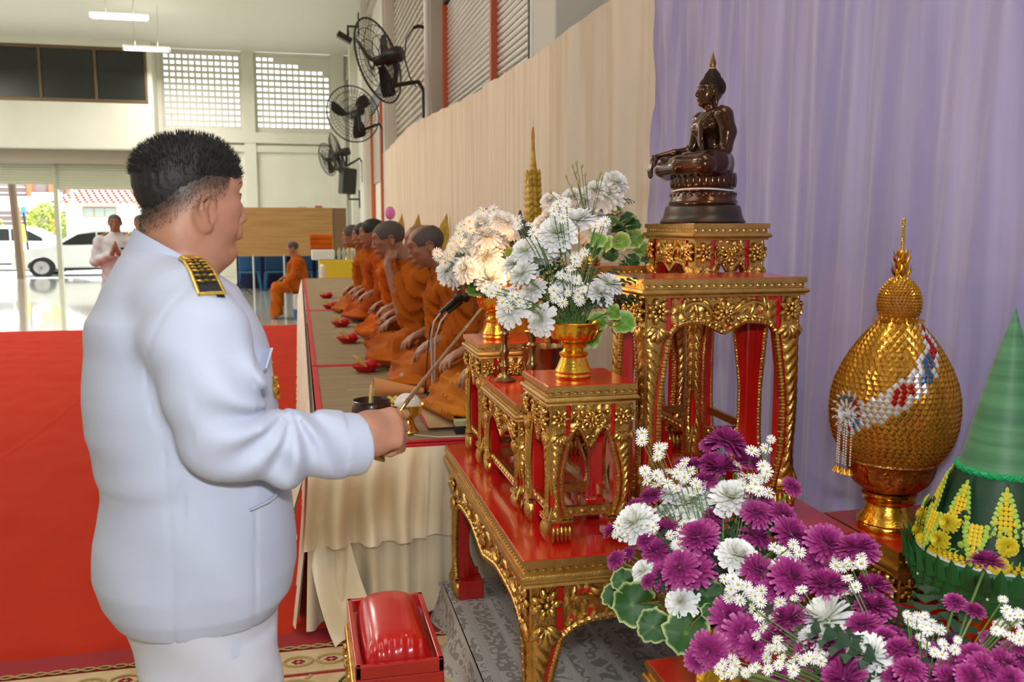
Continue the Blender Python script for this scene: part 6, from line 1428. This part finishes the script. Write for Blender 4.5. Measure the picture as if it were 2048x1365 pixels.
# pocket flap, welt pocket, chest badge, buttons, far front panel
q = MB(); q.prism([(.0, .0), (.060, -.004), (.062, -.042), (.032, -.056), (.0, -.044)], -.002, .002, 0, R=np.stack([(.30, -.92, .20), (.34, .10, .93), (.9, .33, -.25)], 1), o=(.118, -.085, 1.330)); q.build('pocket_flap', M_unif, jk, world=False, smooth=0, bev=.001)
q = MB(); pts = [(.085, -.176, 1.062), (.115, -.160, 1.068), (.150, -.118, 1.078)]; q.tube(pts, .0045, 6, flat=.5); q.build('pocket_welt', M_unif, jk, world=False)
q = MB(); R_ = basis((.95, -.2, .1)); c_ = np.array((.143, -.062, 1.250)); q.lathe([(0, .006), (.006, .006), (.011, .003), (.013, 0)], 20, R=R_, o=None, c=c_) if False else q.lathe([(.016, 0), (.014, .004), (.007, .008), (0, .009)], 20, 0, c_, R_)
for i in range(8): q.ell(c_+R_@np.array([.015*cos(i*pi/4), .015*sin(i*pi/4), .003]), (.005, .005, .003), 5, 6)
q.ell(c_+R_@np.array([0, .022, .003]), (.007, .006, .004), 5, 8); q.build('chest_badge', M_goldp, jk, world=False)
for k in range(5):
    z = 1.37-.085*k; x = np.interp(z, [r[0] for r in rows], [r[1]+r[3] for r in rows]); q = MB(); q.ell((x-.001, .03, z), (.006, .008, .008), 6, 10); q.build('gold_button', M_goldp, jk, world=False)
q = MB(); q.prism([(0, 0), (.012, -.15), (-.012, -.155), (-.02, 0)], .06, .12, 0, R=np.array([[1, 0, 0], [0, 0, 1], [0, 1, 0]]), o=(.176, 0, 1.065)); q.build('far_front_panel', M_unif, jk, world=False, smooth=0, bev=.002)
# trousers and shoes
T_ = Field(axis_pts((-.20, .20, .008)), axis_pts((-.22, .22, .008)), axis_pts((.03, .90, .010)))
T_.loft([(.70, .012, 0, .120, .165), (.78, .004, 0, .134, .178), (.835, -.004, 0, .144, .185), (.885, -.004, 0, .150, .19)], k=.02)
for s in (1, -1): T_.loft([(.04, .015, .085*s, .085, .080), (.30, .010, .085*s, .092, .082), (.50, .010, .088*s, .100, .086), (.66, .013, .088*s, .115, .092), (.74, .012, .088*s, .122, .092), (.80, .01, .08*s, .12, .09)], k=.02)
T_.disp(lambda x, y, z: .004*np.sin((x*.8+z)*38+y*8)*np.exp(-((z-.70)/.12)**2)+.0025*np.sin(x*60-z*22+y*9)*(z < .75)+.002*np.exp(-((x-.045)/.003)**2)*(y < -.05))
V, Fa = T_.mesh(); tr = link_mesh('trousers', fast_mesh('trousers', V, Fa, mat('white_trouser_cloth', (.62, .64, .72), .75, bump=(400, .25, .0006))), P)
q = MB(); q.add([(.040, -.172, .828), (.060, -.168, .828), (.058, -.175, .800), (.046, -.178, .796)], [(0, 3, 2, 1)]); q.build('side_pocket', M_unif, tr, world=False, smooth=0)
for s in (1, -1):
    q = MB(); q.surf(lambda u, v: (-.11+.26*u, .085*s+.045*(np.sin(pi*np.clip(u, .02, .98))**.4)*np.cos(pi*v*1.0), .008+.075*np.sin(pi*v)*(1-.55*u)), 20, 12); q.box((.02, .085*s, .012), (.26, .085, .014)); q.build('shoe', M_white, P, world=False)
# ring
q = MB(); fp = kn[0]*.45+np.array([0, 0, 0])+.55*(kn[0]+(kn[0]-kn[0])); 
ax_ = lat; 
dirf = None
dh = D_+np.array((0, 0, .10)); dh /= np.linalg.norm(dh); nh = np.array((.10, -.76, .62)); nh -= dh*(nh@dh); nh /= np.linalg.norm(nh); vh = dh*cos(.62)-nh*sin(.62); Rg = basis(vh)
q.tube([kn[0]+vh*.024+Rg@np.array((.0118*cos(a), .0118*sin(a), 0)) for a in np.linspace(0, 2*pi, 20, endpoint=False)], .0026, 6, closed=True); q.build('gold_ring', M_goldp, P, world=False, label='gold finger ring')
# ---- candle-lighting rod held in the hand (its own thing), built in the room
def toroom(p): p = np.array(p, float); c, s = cos(RZ), sin(RZ); return np.array([P0[0]+c*p[0]-s*p[1], P0[1]+s*p[0]+c*p[1], p[2]])
ra, rb = toroom(rod_a), toroom(rod_b); tip = np.array((.447, 2.25, 1.338)); 
R_ = thing('lighting_rod', 'long thin brass lighting rod held in the uniformed man\'s fist', 'rod', tuple(ra))
dr = tip-rb; dr /= np.linalg.norm(dr)
q = MB(); q.tube([ra, ra*.5+rb*.5, rb, rb+dr*.02], [.0060, .0052, .0050, .0048], 12); q.build('grip', M_brass, R_)
q = MB(); Lr = np.linalg.norm(tip-rb); q.tube([rb+dr*Lr*f for f in (0, .3, .6, .75, .9, 1)], [.0046, .0040, .0034, .0034, .0030, .0030], 12)
for f in (.62, .76, .78): q.tube([rb+dr*Lr*f, rb+dr*(Lr*f+.004)], .0046, 10)
q.build('shaft', mat('pale_brass', (.62, .40, .22), .3, 1), R_)
dn = ra-rb; dn /= np.linalg.norm(dn); q = MB(); q.lathe([(0, -.004), (.006, -.002), (.012, .004), (.024, .014), (.028, .019), (.026, .022), (.012, .027), (0, .028)], 24, 0, ra, basis(dn)); q.build('pommel', M_brass, R_)
# ---------------------------------------------------------------- men far behind in white uniform
def far_man(lab, loc, rz, hands=True, rot=0):
    F = Field(axis_pts((-.16, .34, .011)), axis_pts((-.34, .34, .011)), axis_pts((.02, 1.42, .03), (1.42, 1.72, .010)))
    H = Rig((.02, 0, 1.58), 0, 0, 0, .93); add_head(F, H, gaunt=.5); F.chain([(-.01, 0, 1.42), H((-.02, 0, -.04))], [.06, .052], k=.02)
    F.loft([(.8, 0, 0, .1, .14), (1.2, 0, 0, .1, .15), (1.40, 0, 0, .07, .15), (1.46, 0, 0, .04, .06)], k=.03)
    for s in (1, -1):
        F.chain([(0, .17*s, 1.38), (.04, .23*s, 1.10), (.20, .04*s, 1.22)], [.05, .04, .028], k=.02); F.chain([(0, .08*s, .85), (0, .09*s, .06)], [.08, .05], k=.02)
        F.chain([(.20, .035*s, 1.22), (.215, .012*s, 1.30), (.215, .004, 1.37)], [.026, .020, .010], k=.01)
    V, Fa = F.mesh(); t = link_mesh('person', fast_mesh('person', V, Fa, M_skin1), None, loc, label=lab, cat='person'); t.rotation_euler = (0, 0, rz); face_parts(t, H)
    cranium_hair(t, H, M_hairg, res=.010, front=.06, th=.005)
    G = Field(axis_pts((-.2, .3, .013)), axis_pts((-.34, .34, .013)), axis_pts((.76, 1.50, .013)))
    G.loft([(.78, 0, 0, .13, .19), (.95, .005, 0, .135, .18), (1.2, .0, 0, .13, .185), (1.36, -.0, 0, .11, .18), (1.42, 0, 0, .08, .13), (1.48, 0, 0, .06, .065)], k=.02)
    for s in (1, -1): G.chain([(0, .18*s, 1.37), (.03, .24*s, 1.12), (.17, .07*s, 1.20)], [.07, .06, .048], k=.02)
    G.disp(lambda x, y, z: .004*np.sin(z*50+y*30+x*20)); V, Fa = G.mesh(); jk = link_mesh('jacket', fast_mesh('jacket', V, Fa, mat('far_white_uniform', (.66, .67, .72), .8) if 'far_white_uniform' not in bpy.data.materials else bpy.data.materials['far_white_uniform']), t)
    q = MB()
    for s in (1, -1): q.box((0, .155*s, 1.445), (.05, .12, .012), R=rotm(-s*.35, 0, 0))
    q.build('shoulder_boards', M_goldth, jk, world=False, smooth=0)
    q = MB(); q.box((.118, .09, 1.28), (.012, .07, .022), R=rotm(0, -.1, .3)); q.build('ribbon_bar', M_navy, jk, world=False, smooth=0)
    for k in range(4): q = MB(); q.ell((.135, 0, 1.28-.1*k), .008, 5, 6); q.build('gold_button', M_goldp, jk, world=False)
    G = Field(axis_pts((-.16, .2, .014)), axis_pts((-.2, .2, .014)), axis_pts((.04, .86, .02)))
    for s in (1, -1): G.loft([(.05, .01, .09*s, .08, .075), (.8, .0, .09*s, .11, .10)], k=.02)
    V, Fa = G.mesh(); link_mesh('trousers', fast_mesh('trousers', V, Fa, M_white), t)
    for s in (1, -1): q = MB(); q.ell((.05, .09*s, .035), (.14, .05, .035), 6, 10); q.build('shoe', M_black, t, world=False)
far_man('man in white uniform with palms pressed together, standing far behind by the doors', (-2.16, 11.8, 0), -1.45)
far_man('second man in white uniform, almost hidden behind the stout man\'s neck', (-1.93, 12.2, 0), -1.6)
# ---------------------------------------------------------------- wall fans
def wall_fan(lab, c, face, pole, r=.46):
    """c hub centre, face direction the fan blows, pole (x, y, z0, z1) of the bracket"""
    t = thing('wall_fan', lab, 'fan', c, 0, 'black industrial fans on the right wall'); R = basis(face)
    th = .0065; q = MB(); a = np.linspace(0, 2*pi, 48, endpoint=False)
    ring = lambda rad_, z: np.stack([rad_*np.cos(a), rad_*np.sin(a), a*0+z], 1)@R.T
    q.tube(ring(r, 0), .011, 6, closed=True)
    for rr_, z in ((r*.80, .05), (r*.55, .075), (r*.30, .085), (r*.12, .09)): q.tube(ring(rr_, z), .004, 5, closed=True)
    for rr_, z in ((r*.80, -.06), (r*.55, -.085), (r*.3, -.095)): q.tube(ring(rr_, z), .004, 5, closed=True)
    n = 44
    for i in range(n):
        an = 2*pi*i/n; u = np.linspace(.08, 1, 7)
        for s, h in ((1, .09), (-1, -.10)):
            tw = an+.35*(1-u)*s; P_ = np.stack([r*u*np.cos(tw), r*u*np.sin(tw), h*np.sqrt(np.clip(1-u**3, 0, 1))], 1)@R.T; q.tube(P_, .0022, 4, caps=False)
    q.build('wire_guard', M_blackm, t, world=False)
    for k in range(3):
        q = MB()
        def bl(u, v): 
            rr_ = .06+(r*.86-.06)*u; an = 2*pi*k/3+(v-.5)*(.45+.35*np.sin(pi*u))+.3*u; return tuple(np.moveaxis(np.stack([rr_*np.cos(an), rr_*np.sin(an), .035*(v-.5)*2+0*u], -1)@R.T, -1, 0))
        q.surf(bl, 10, 6); q.build('blade', M_blackm, t, world=False)
    q = MB(); q.lathe([(0, .05), (.05, .045), (.055, .0), (.06, -.06), (.085, -.09), (.088, -.26), (.07, -.30), (0, -.305)], 24, 0, (0, 0, 0), R); q.build('motor', M_black, t, world=False)
    px_, py_, z0, z1 = pole; p0 = np.array(c, float); j = R@np.array([0, 0, -.20]); base = np.array((px_, py_, z1))-p0
    q = MB(); q.tube([j, j+np.array((.02, 0, -.16)), j*.7+np.array((.05, .0, -.30))], .028, 8); dn = j*.7+np.array((.05, 0, -.30))
    q.tube([dn, dn*.5+(base+np.array((0, 0, .02)))*.5, base+np.array((-.06, 0, 0)), base+np.array((0, 0, -.10)), base+np.array((0, 0, z0-z1))], .024, 8)
    q.box(base+np.array((0.02, 0, -.25)), (.05, .07, .12)); q.box(base+np.array((.02, 0, z0-z1+.1)), (.05, .07, .12)); q.build('bracket_arm', M_blackm, t, world=False)
wall_fan('largest and nearest black wall fan, above the beige curtain', (.90, 10.15, 3.33), (-.78, .55, -.21), (1.40, 10.2, 2.6, 3.13))
wall_fan('second black wall fan, turned nearly face-on', (.93, 15.3, 3.37), (-.35, .90, -.12), (1.41, 15.3, 2.75, 3.22))
wall_fan('third black wall fan, seen edge-on behind the second', (.86, 20.3, 3.10), (-.95, .22, -.25), (1.41, 20.3, 2.5, 3.02))
wall_fan('farthest black wall fan, lowest in the row near the loudspeaker', (.82, 25.1, 3.32), (-.82, .50, -.20), (1.41, 25.1, 2.6, 3.1), r=.44)
t = thing('loudspeaker', 'black loudspeaker hung on the wall under the farthest fan', 'loudspeaker', (1.17, 22.0, 2.30))
q = MB(); R_ = rotm(0, .08, .3); q.box((0, 0, .30), (.34, .34, .60), R=R_); q.build('cabinet', M_black, t, world=False, smooth=0, bev=.03)
q = MB(); q.tube([(.02, 0, .0), (.02, 0, -.12), (.27, 0, -.12)], .022, 8); q.box((.27, 0, -.12), (.03, .1, .42)); q.build('wall_bracket', M_blackm, t, world=False, smooth=40)
m = MB(); m.tube([(1.45, 21.0, 5.95), (1.2, 21.0, 5.95), (1.2, 21.0, 5.75)], .03, 8); m.box((1.12, 21.0, 5.70), (.34, .2, .12), R=rotm(0, .5, 0)); m.box((1.44, 21, 6.0), (.04, .12, .5)); m.build('flood_lamp', M_blackm, label='small dark flood lamp on a bracket high at the wall corner', cat='lamp')
# ---------------------------------------------------------------- talipot fans and tiered spire behind the monks
M_tal = mat('gold_brocade', (.62, .42, .06), .45, .4, bump=(120, .6, .004), var=(26, (.42, .25, .03), .4, .65)); M_purple = mat('dark_purple_cloth', (.10, .07, .14), .8)
def ftheader(): pass
def fan_stand(lab, x, y, z, L, lean, m_=M_tal):
    t = thing('ceremonial_fan', lab, 'ceremonial fan', (x, y, .712), 0, 'pointed ceremonial fans behind the monks')
    R = rotm(0, lean, 0); q = MB(); q.tube([(0, 0, 0), R@np.array((0, 0, z-.712))], .008, 8); q.lathe([(.05, 0), (.05, .01), (.01, .02)], 16); q.build('staff', M_goldp, t, world=False)
    o = R@np.array((0, 0, z-.712)); h = np.linspace(0, 1, 12); w_ = .055*np.sin(pi*np.clip(h*.75+.25, 0, 1))**1.3+.004
    poly = [(a, b*L) for a, b in zip(w_, h)]+[(-a, b*L) for a, b in zip(w_[::-1], h[::-1])]
    q = MB(); q.prism(poly, -.012, .012, 0, R@rotm(0, 0, -.15)@np.array([[1, 0, 0], [0, 0, 1], [0, 1, 0]]), o); q.build('fan_leaf', m_, t, world=False, smooth=0, bev=.003)
fan_stand('gold pointed ceremonial fan right behind the bald monk, large lower leaf', 1.16, 5.2, 1.36, .22, .30)
fan_stand('gold ceremonial fan leaning left of the tall gold spire', 1.13, 5.75, 1.40, .30, .32)
fan_stand('gold ceremonial fan second left of the tall spire', 1.13, 6.9, 1.36, .34, .25)
fan_stand('gold ceremonial fan third left of the tall spire', 1.13, 8.2, 1.34, .34, .20)
fan_stand('small dark gold ceremonial fan near the far end of the curtain', 1.13, 9.6, 1.34, .34, .12)
fan_stand('farthest ceremonial fan at the curtain end', 1.13, 11.2, 1.34, .36, .12)
fan_stand('dark purple narrow ceremonial fan between two gold ones', 1.2, 6.3, 1.36, .32, .10, M_purple)
fan_stand('dark purple ceremonial fan just behind the gold spire', 1.17, 5.0, 1.32, .32, .06, M_purple)
t = thing('tiered_spire', 'tall ornate gold tiered spire rising behind the white flowers', 'spire', (1.13, 4.35, .712))
q = MB(); q.lathe([(.07, 0), (.07, .02), (.02, .04), (.015, .80)], 20); q.build('stand', M_goldp, t, world=False)
q = MB(); zz = np.linspace(.55, 1.02, 60); 
for s in (-1, 1):
    P_ = [(0, 0, .56)]
zz = np.linspace(.76, 1.31, 90); wv = lambda z: np.interp(z, (.76, .80, .84, .90, .97, 1.04, 1.10, 1.15, 1.22, 1.31), (.02, .045, .056, .060, .054, .044, .032, .021, .013, .005)); q.lathe([(r, z) for r, z in zip(wv(zz), zz)], 28, mod=lambda a, z: (1+.16*np.abs(np.sin(a*5)))*(1+.10*np.abs(np.sin(z*95))), sx=.55); q.build('leaf_body', M_tal, t, world=False)
q = MB()
for k in range(11):
    z = .80+.029*k; w_ = float(wv(z))
    for s in (-1, 1):
        for f in (-1, 1): q.ell((.02*f, s*w_*.98, z), (.012, .012, .026), 5, 6, 0, rotm(-s*.45, 0, 0))
q.build('flame_edge', M_tal, t, world=False)
q = MB(); q.lathe([(.0075, 1.24), (.0085, 1.27), (.006, 1.30), (.004, 1.315)], 14, m=0); q.build('red_gold_neck', mat('red_gold_thread', (.50, .12, .02), .4, .5), t, world=False)
q = MB(); q.lathe([(.002, 1.31), (.006, 1.32), (.003, 1.328), (.006, 1.336), (.003, 1.344), (.004, 1.352), (.002, 1.36), (.0, 1.39)], 12); q.build('pearl_tip', M_white, t, world=False)
# pink ornaments far along the curtain
m = MB(); m.ell((1.2, 12.2, 1.72), (.07, .06, .09), 10, 14); m.tube([(1.2, 12.2, .71), (1.2, 12.2, 1.65)], .008, 6); m.build('pink_balloon', mat('pink_plastic', (.75, .2, .55), .5), label='small pink round ornament on a thin stick behind the far monks', cat='ornament')
# ---------------------------------------------------------------- on the platform
zp = .7075
def lotus_offering(lab, c):
    t = thing('offering_tray', lab, 'offering', c, 0, 'offering trays before the monks'); q = MB(); q.lathe([(0, 0), (.05, 0), (.055, .006), (.085, .035), (.088, .038), (.08, .034), (0, .02)], 28); q.build('red_dish', M_redcl, t, world=False)
    q = MB()
    for k in range(3): q.tube([(0, .02*k-.02, .03), (-.04, .03*k-.03, .07), (-.05-.01*k, .04*k-.04, .09)], (.014, .020, .005), 8, flat=.6)
    q.build('yellow_lotus', mat('yellow_wax_cloth', (.75, .52, .12), .5) if 'yellow_wax_cloth' not in bpy.data.materials else bpy.data.materials['yellow_wax_cloth'], t, world=False)
    q = MB(); q.ell((.03, 0, .045), (.035, .045, .025), 8, 12); q.build('wrapped_bundle', M_redcl, t, world=False)
for lab, c in (('red dish with yellow candles in front of the hand-to-mouth monk', (.36, 5.25, zp)), ('red dish with yellow candles before the leaning monk', (.33, 6.6, zp)), ('red dish with yellow candles before the bright orange monk', (.33, 7.7, zp)), ('farthest red dish of yellow candles near the platform end', (.30, 9.4, zp)), ('red and yellow wrapped offering at the far end of the row', (.30, 10.8, zp))): lotus_offering(lab, c)
for lab, x0, x1, y0, y1 in (('red seat cushion under the nearest monk', .50, 1.30, 3.66, 4.30), ('red seat cushion under the elderly bald monk', .55, 1.30, 4.5, 5.15)):
    q = MB(); q.bx(x0, x1, y0, y1, zp, zp+.012); q.build('seat_cushion', M_redcl, smooth=0, bev=.005, label=lab, cat='cushion', group='red cushions on the platform')
q = MB(); q.surf(lambda u, v: (.50+.80*u, 3.62+.30*v, zp+.014+.014*np.sin(u*7+1)*np.sin(pi*v)+.03*(v)**6), 30, 14); q.build('folded_mat', mat('tan_mat', (.48, .32, .15), .8), label='tan mat folded over the red cushion beside the lighting rod', cat='mat', smooth=180)
t = thing('alms_bowl', 'dark brown round alms bowl with a yellow candle standing in it', 'bowl', (.275, 3.72, zp))
q = MB(); q.lathe([(0, 0), (.030, 0), (.055, .012), (.076, .045), (.082, .080), (.080, .108), (.076, .118), (.080, .122), (.076, .125), (.072, .118), (.074, .08), (.05, .02), (0, .014)], 48); q.build('bowl_body', mat('dark_lacquer', (.035, .016, .012), .3, coat=.3), t, world=False)
q = MB(); q.lathe([(.045, -.004), (.06, .0), (.06, .012), (.045, .012)], 32, c=(0, 0, .004)); q.build('stand_ring', M_brass, t, world=False)
cd = thing('candle', 'slim yellow candle leaning inside the dark alms bowl', 'candle', (.262, 3.72, zp+.015)); q = MB(); q.tube([(0, 0, 0), (.014, 0, .17)], .0065, 10); q.build('wax', mat('yellow_wax', (.80, .66, .25), .5, sss=.2), cd, world=False)
q = MB(); q.tube([(.014, 0, .17), (.020, 0, .185)], .0012, 5); q.build('wick', M_white, cd, world=False)
t = thing('footed_bowl', 'gold footed bowl holding a ball of white thread, behind the man\'s hand', 'bowl', (.415, 3.62, zp))
q = MB(); q.lathe([(0, 0), (.040, 0), (.044, .006), (.032, .020), (.024, .045), (.022, .055), (.034, .066), (.055, .085), (.064, .115), (.068, .118), (.064, .120), (.05, .10), (0, .09)], 40); q.build('bowl_body', M_goldp, t, world=False)
q = MB(); q.ell((0, 0, .115), (.054, .054, .048), 20, 40)
b0 = q.V[0]; q.V[0] = b0
for k in range(26):
    a = np.linspace(0, 2*pi, 30, endpoint=False); R_ = rotm(.5+.1*(k % 7), 0, k*.6); q.tube((np.stack([.0535*np.cos(a), .0535*np.sin(a), .012*np.sin(a*2+k)], 1)@R_.T)*np.array((1, 1, .88))+np.array((0, 0, .116)), .0016, 4, closed=True)
q.build('ball_of_white_thread', M_white, label='ball of white sacred thread in the gold bowl', cat='thread', world=False); o = bpy.data.objects['ball_of_white_thread']; o.location = (.415, 3.62, zp)
m = MB(); P_ = [(.43, 3.56, zp+.004), (.52, 3.50, zp+.003), (.62, 3.49, zp+.003), (.75, 3.5, zp+.003), (.95, 3.52, zp+.003), (1.2, 3.55, zp+.003)]; m.tube(P_, .0022, 5); m.build('white_thread', M_white, label='white thread lying along the platform edge', cat='thread')
m = MB(); m.bx(.60, 1.0, 3.55, 3.60, zp+.030, zp+.052); m.bx(.60, 1.0, 3.55, 3.60, zp, zp+.028, 1); m.build('prayer_book', [mat('pale_green_paper', (.5, .5, .28), .7), M_black], label='pale green folded prayer book on a black tray at the platform edge', cat='book', smooth=0, bev=.002)
m = MB(); m.surf(lambda u, v: (.34+.24*u, 4.42-.04*u+.05*np.cos(v*5.2)*(1-u*.6), zp+.05-.02*u+.05*np.sin(v*5.2)*(1-u*.7)), 20, 18); m.build('wrapped_cone', mat('orange_cloth_bundle', (.70, .30, .10), .7), label='pale orange cloth cone lying before the elderly monk', cat='bundle')
m = MB(); 
for k in range(3): m.tube([(.36+.03*k, 4.10, zp+.01), (.38+.03*k, 4.06, zp+.06), (.45+.03*k, 4.0, zp+.02)], (.012, .015, .006), 8)
m.build('yellow_cloth_bundle', bpy.data.materials['yellow_wax_cloth'], label='yellow folded cloth bundle beside the dark bowl', cat='bundle')
# microphones
t = thing('microphone_stand', 'microphone stand with two black microphones in front of the bald monk', 'microphone', (.62, 4.32, zp))
q = MB(); q.lathe([(0, 0), (.030, 0), (.030, .035), (.022, .045), (0, .046)], 24); q.build('base', M_black, t, world=False)
for dx, a in ((-.012, 0), (.022, .1)):
    q = MB(); q.tube([(dx*.3, 0, .04), (dx*.4, 0, .18), (dx*.6, 0, .30), (dx+.02, 0, .38), (dx+.06, 0, .43)], (.0045, .0045, .004, .004, .004), 8); q.build('gooseneck', M_alloy, t, world=False)
    q = MB(); d_ = np.array((.6, -.1, .5)); d_ /= np.linalg.norm(d_); p_ = np.array((dx+.06, 0, .43)); q.tube([p_-d_*.01, p_+d_*.05, p_+d_*.08], (.010, .013, .015), 12); q.ell(p_+d_*.105, .024, 10, 14); q.build('microphone_head', M_black, t, world=False)
q = MB(); q.tube([(.0, -.01, .0), (-.04, -.02, .05), (-.03, -.02, .2), (-.01, -.01, .36)], .003, 6); q.build('cable', M_black, t, world=False)
# ---------------------------------------------------------------- far end of the hall
M_ply = mat('varnished_plywood', (.44, .25, .085), .4, var=(1, (.36, .19, .06), .4, .65, (1, 1, 14)))
t = thing('plywood_board', 'long varnished plywood partition on thin steel legs at the far wall', 'board', (-.1, 22, 0))
MB().bx(-1.55, .80, 21.98, 22.04, .84, 1.975).build('front_panel', M_ply, t, smooth=0, bev=.004)
MB().bx(.80, 1.12, 22.0, 22.04, .84, 1.97).build('end_panel', mat('dark_plywood', (.20, .11, .045), .5), t, smooth=0, bev=.004)
MB().bx(-1.55, 1.12, 22.04, 22.5, 1.94, 1.96).build('top_shelf', M_ply, t, smooth=0)
for x in (-1.05, -.35, .5): MB().tube([(x, 22.0, .0), (x, 22.0, .9)], .022, 8).build('leg', M_alloy, t)
M_blue = mat('blue_plastic', (.01, .10, .26), .5)
def blue_chair(x, y, lab):
    t = thing('plastic_chair', lab, 'chair', (x, y, 0), 0, 'blue plastic chairs under the plywood board')
    q = MB(); q.bx(-.26, .26, -.22, .22, .42, .46); q.build('seat', M_blue, t, world=False, smooth=0, bev=.02); q = MB(); q.bx(-.26, .26, .18, .23, .46, .82); q.build('backrest', M_blue, t, world=False, smooth=0, bev=.02)
    for sx in (-1, 1):
        for sy in (-1, 1): q = MB(); q.tube([(sx*.22, sy*.18, .43), (sx*.27, sy*.21, 0)], (.045, .03), 6); q.build('leg', M_blue, t, world=False)
for i, (x, w_) in enumerate(((-1.17, 'leftmost'), (-.56, 'second from the left'), (.05, 'third from the left'), (.66, 'rightmost'))): blue_chair(x, 22.6, 'blue plastic chair under the plywood board, '+w_+' of four')
m = MB(); m.bx(-1.5, 1.1, 23.3, 23.4, 0, 1.2); m.build('dark_blue_cloth_screen', mat('navy_cloth', (.01, .015, .06), .8), label='dark navy cloth behind the blue plastic chairs', cat='screen', smooth=0)
t = thing('speaker_tripod', 'thin black tripod foot standing left of the blue chairs', 'stand', (-1.35, 21.0, 0)); q = MB()
q.tube([(0, 0, 0.05), (0, 0, .9)], .02, 8)
for k in range(3): q.tube([(0, 0, .3), (.3*cos(k*2.1), .3*sin(k*2.1), 0.01)], .012, 6)
q.build('tripod', M_blackm, t, world=False)
for lab, c, s_, m_ in (('white and red bundle on top of the plywood board', (.48, 22.2, 1.965), (.16, .12, .06), M_rail), ('yellow-green book lying on the plywood board', (.1, 22.2, 1.965), (.22, .15, .035), M_shut)):
    q = MB(); q.box((c[0], c[1], c[2]+s_[2]/2), s_); q.box((c[0]+s_[0]*.6, c[1], c[2]+s_[2]*.4), (s_[0]*.4, s_[1]*.8, s_[2]*.8), 1); q.build('bundle' if 'bundle' in lab else 'book', [m_, M_white], label=lab, cat='bundle' if 'bundle' in lab else 'book', smooth=0, bev=.01)
# draped chair of the monk at the end, and the offering table beside him
t = thing('draped_chair', 'white cloth-covered plastic chair with blue feet under the lone monk', 'chair', (.10, 15.6, 0))
q = MB(); q.bx(-.22, .30, -.26, .26, .16, .425); q.build('seat_cover', M_white, t, world=False, smooth=0, bev=.03)
q = MB(); q.bx(.24, .31, -.26, .26, .45, .90); q.build('back_cover', M_white, t, world=False, smooth=0, bev=.03)
for sx in (-.18, .26):
    for sy in (-.2, .2): q = MB(); q.tube([(sx, sy, .18), (sx, sy, 0)], (.04, .035), 8); q.build('leg', mat('bright_blue_plastic', (.02, .20, .55), .4) if 'bright_blue_plastic' not in bpy.data.materials else bpy.data.materials['bright_blue_plastic'], t, world=False)
t = thing('offering_table', 'yellow draped table with orange robes and bottles at the hall end', 'table', (.75, 17.2, 0))
q = MB(); q.bx(-.4, .35, -.3, .3, 0, .92); q.build('yellow_cloth', mat('yellow_satin', (.75, .52, .02), .4), t, world=False, smooth=0, bev=.02)
t = thing('folded_robes', 'rolled orange robes stacked on the far offering table', 'robe', (.48, 17.1, .92)); q = MB()
for k in range(3): q.tube([(-.28, 0, .25+.09*k), (.12, .02, .24+.09*k)], .06, 10)
q.build('rolls', M_or4, t, world=False); MB().box((-.05, 0, .10), (.42, .3, .19)).build('tray', M_white, t, world=False, smooth=0, bev=.02)
for i in range(4):
    q = MB(); q.lathe([(0, 0), (.035, 0), (.037, .16), (.015, .20), (.014, .23), (0, .23)], 14, c=(.72+.085*i, 17.0, .92)); q.build('water_bottle', mat('clear_plastic', (.55, .62, .58), .15, trans=.5) if 'clear_plastic' not in bpy.data.materials else bpy.data.materials['clear_plastic'], label=('nearest the folded robes', 'second from the folded robes', 'third from the folded robes', 'farthest right')[i]+', clear water bottle on the yellow table', cat='bottle', group='water bottles on the yellow table')
q = MB(); q.lathe([(0, 0), (.10, 0), (.04, .06), (.03, .1), (.09, .16), (.05, .24), (.02, .30), (.008, .5), (0, .52)], 18, c=(.93, 17.25, .92)); q.build('gilded_ornament', M_goldp, label='gilded pointed ornament on the yellow table', cat='ornament')
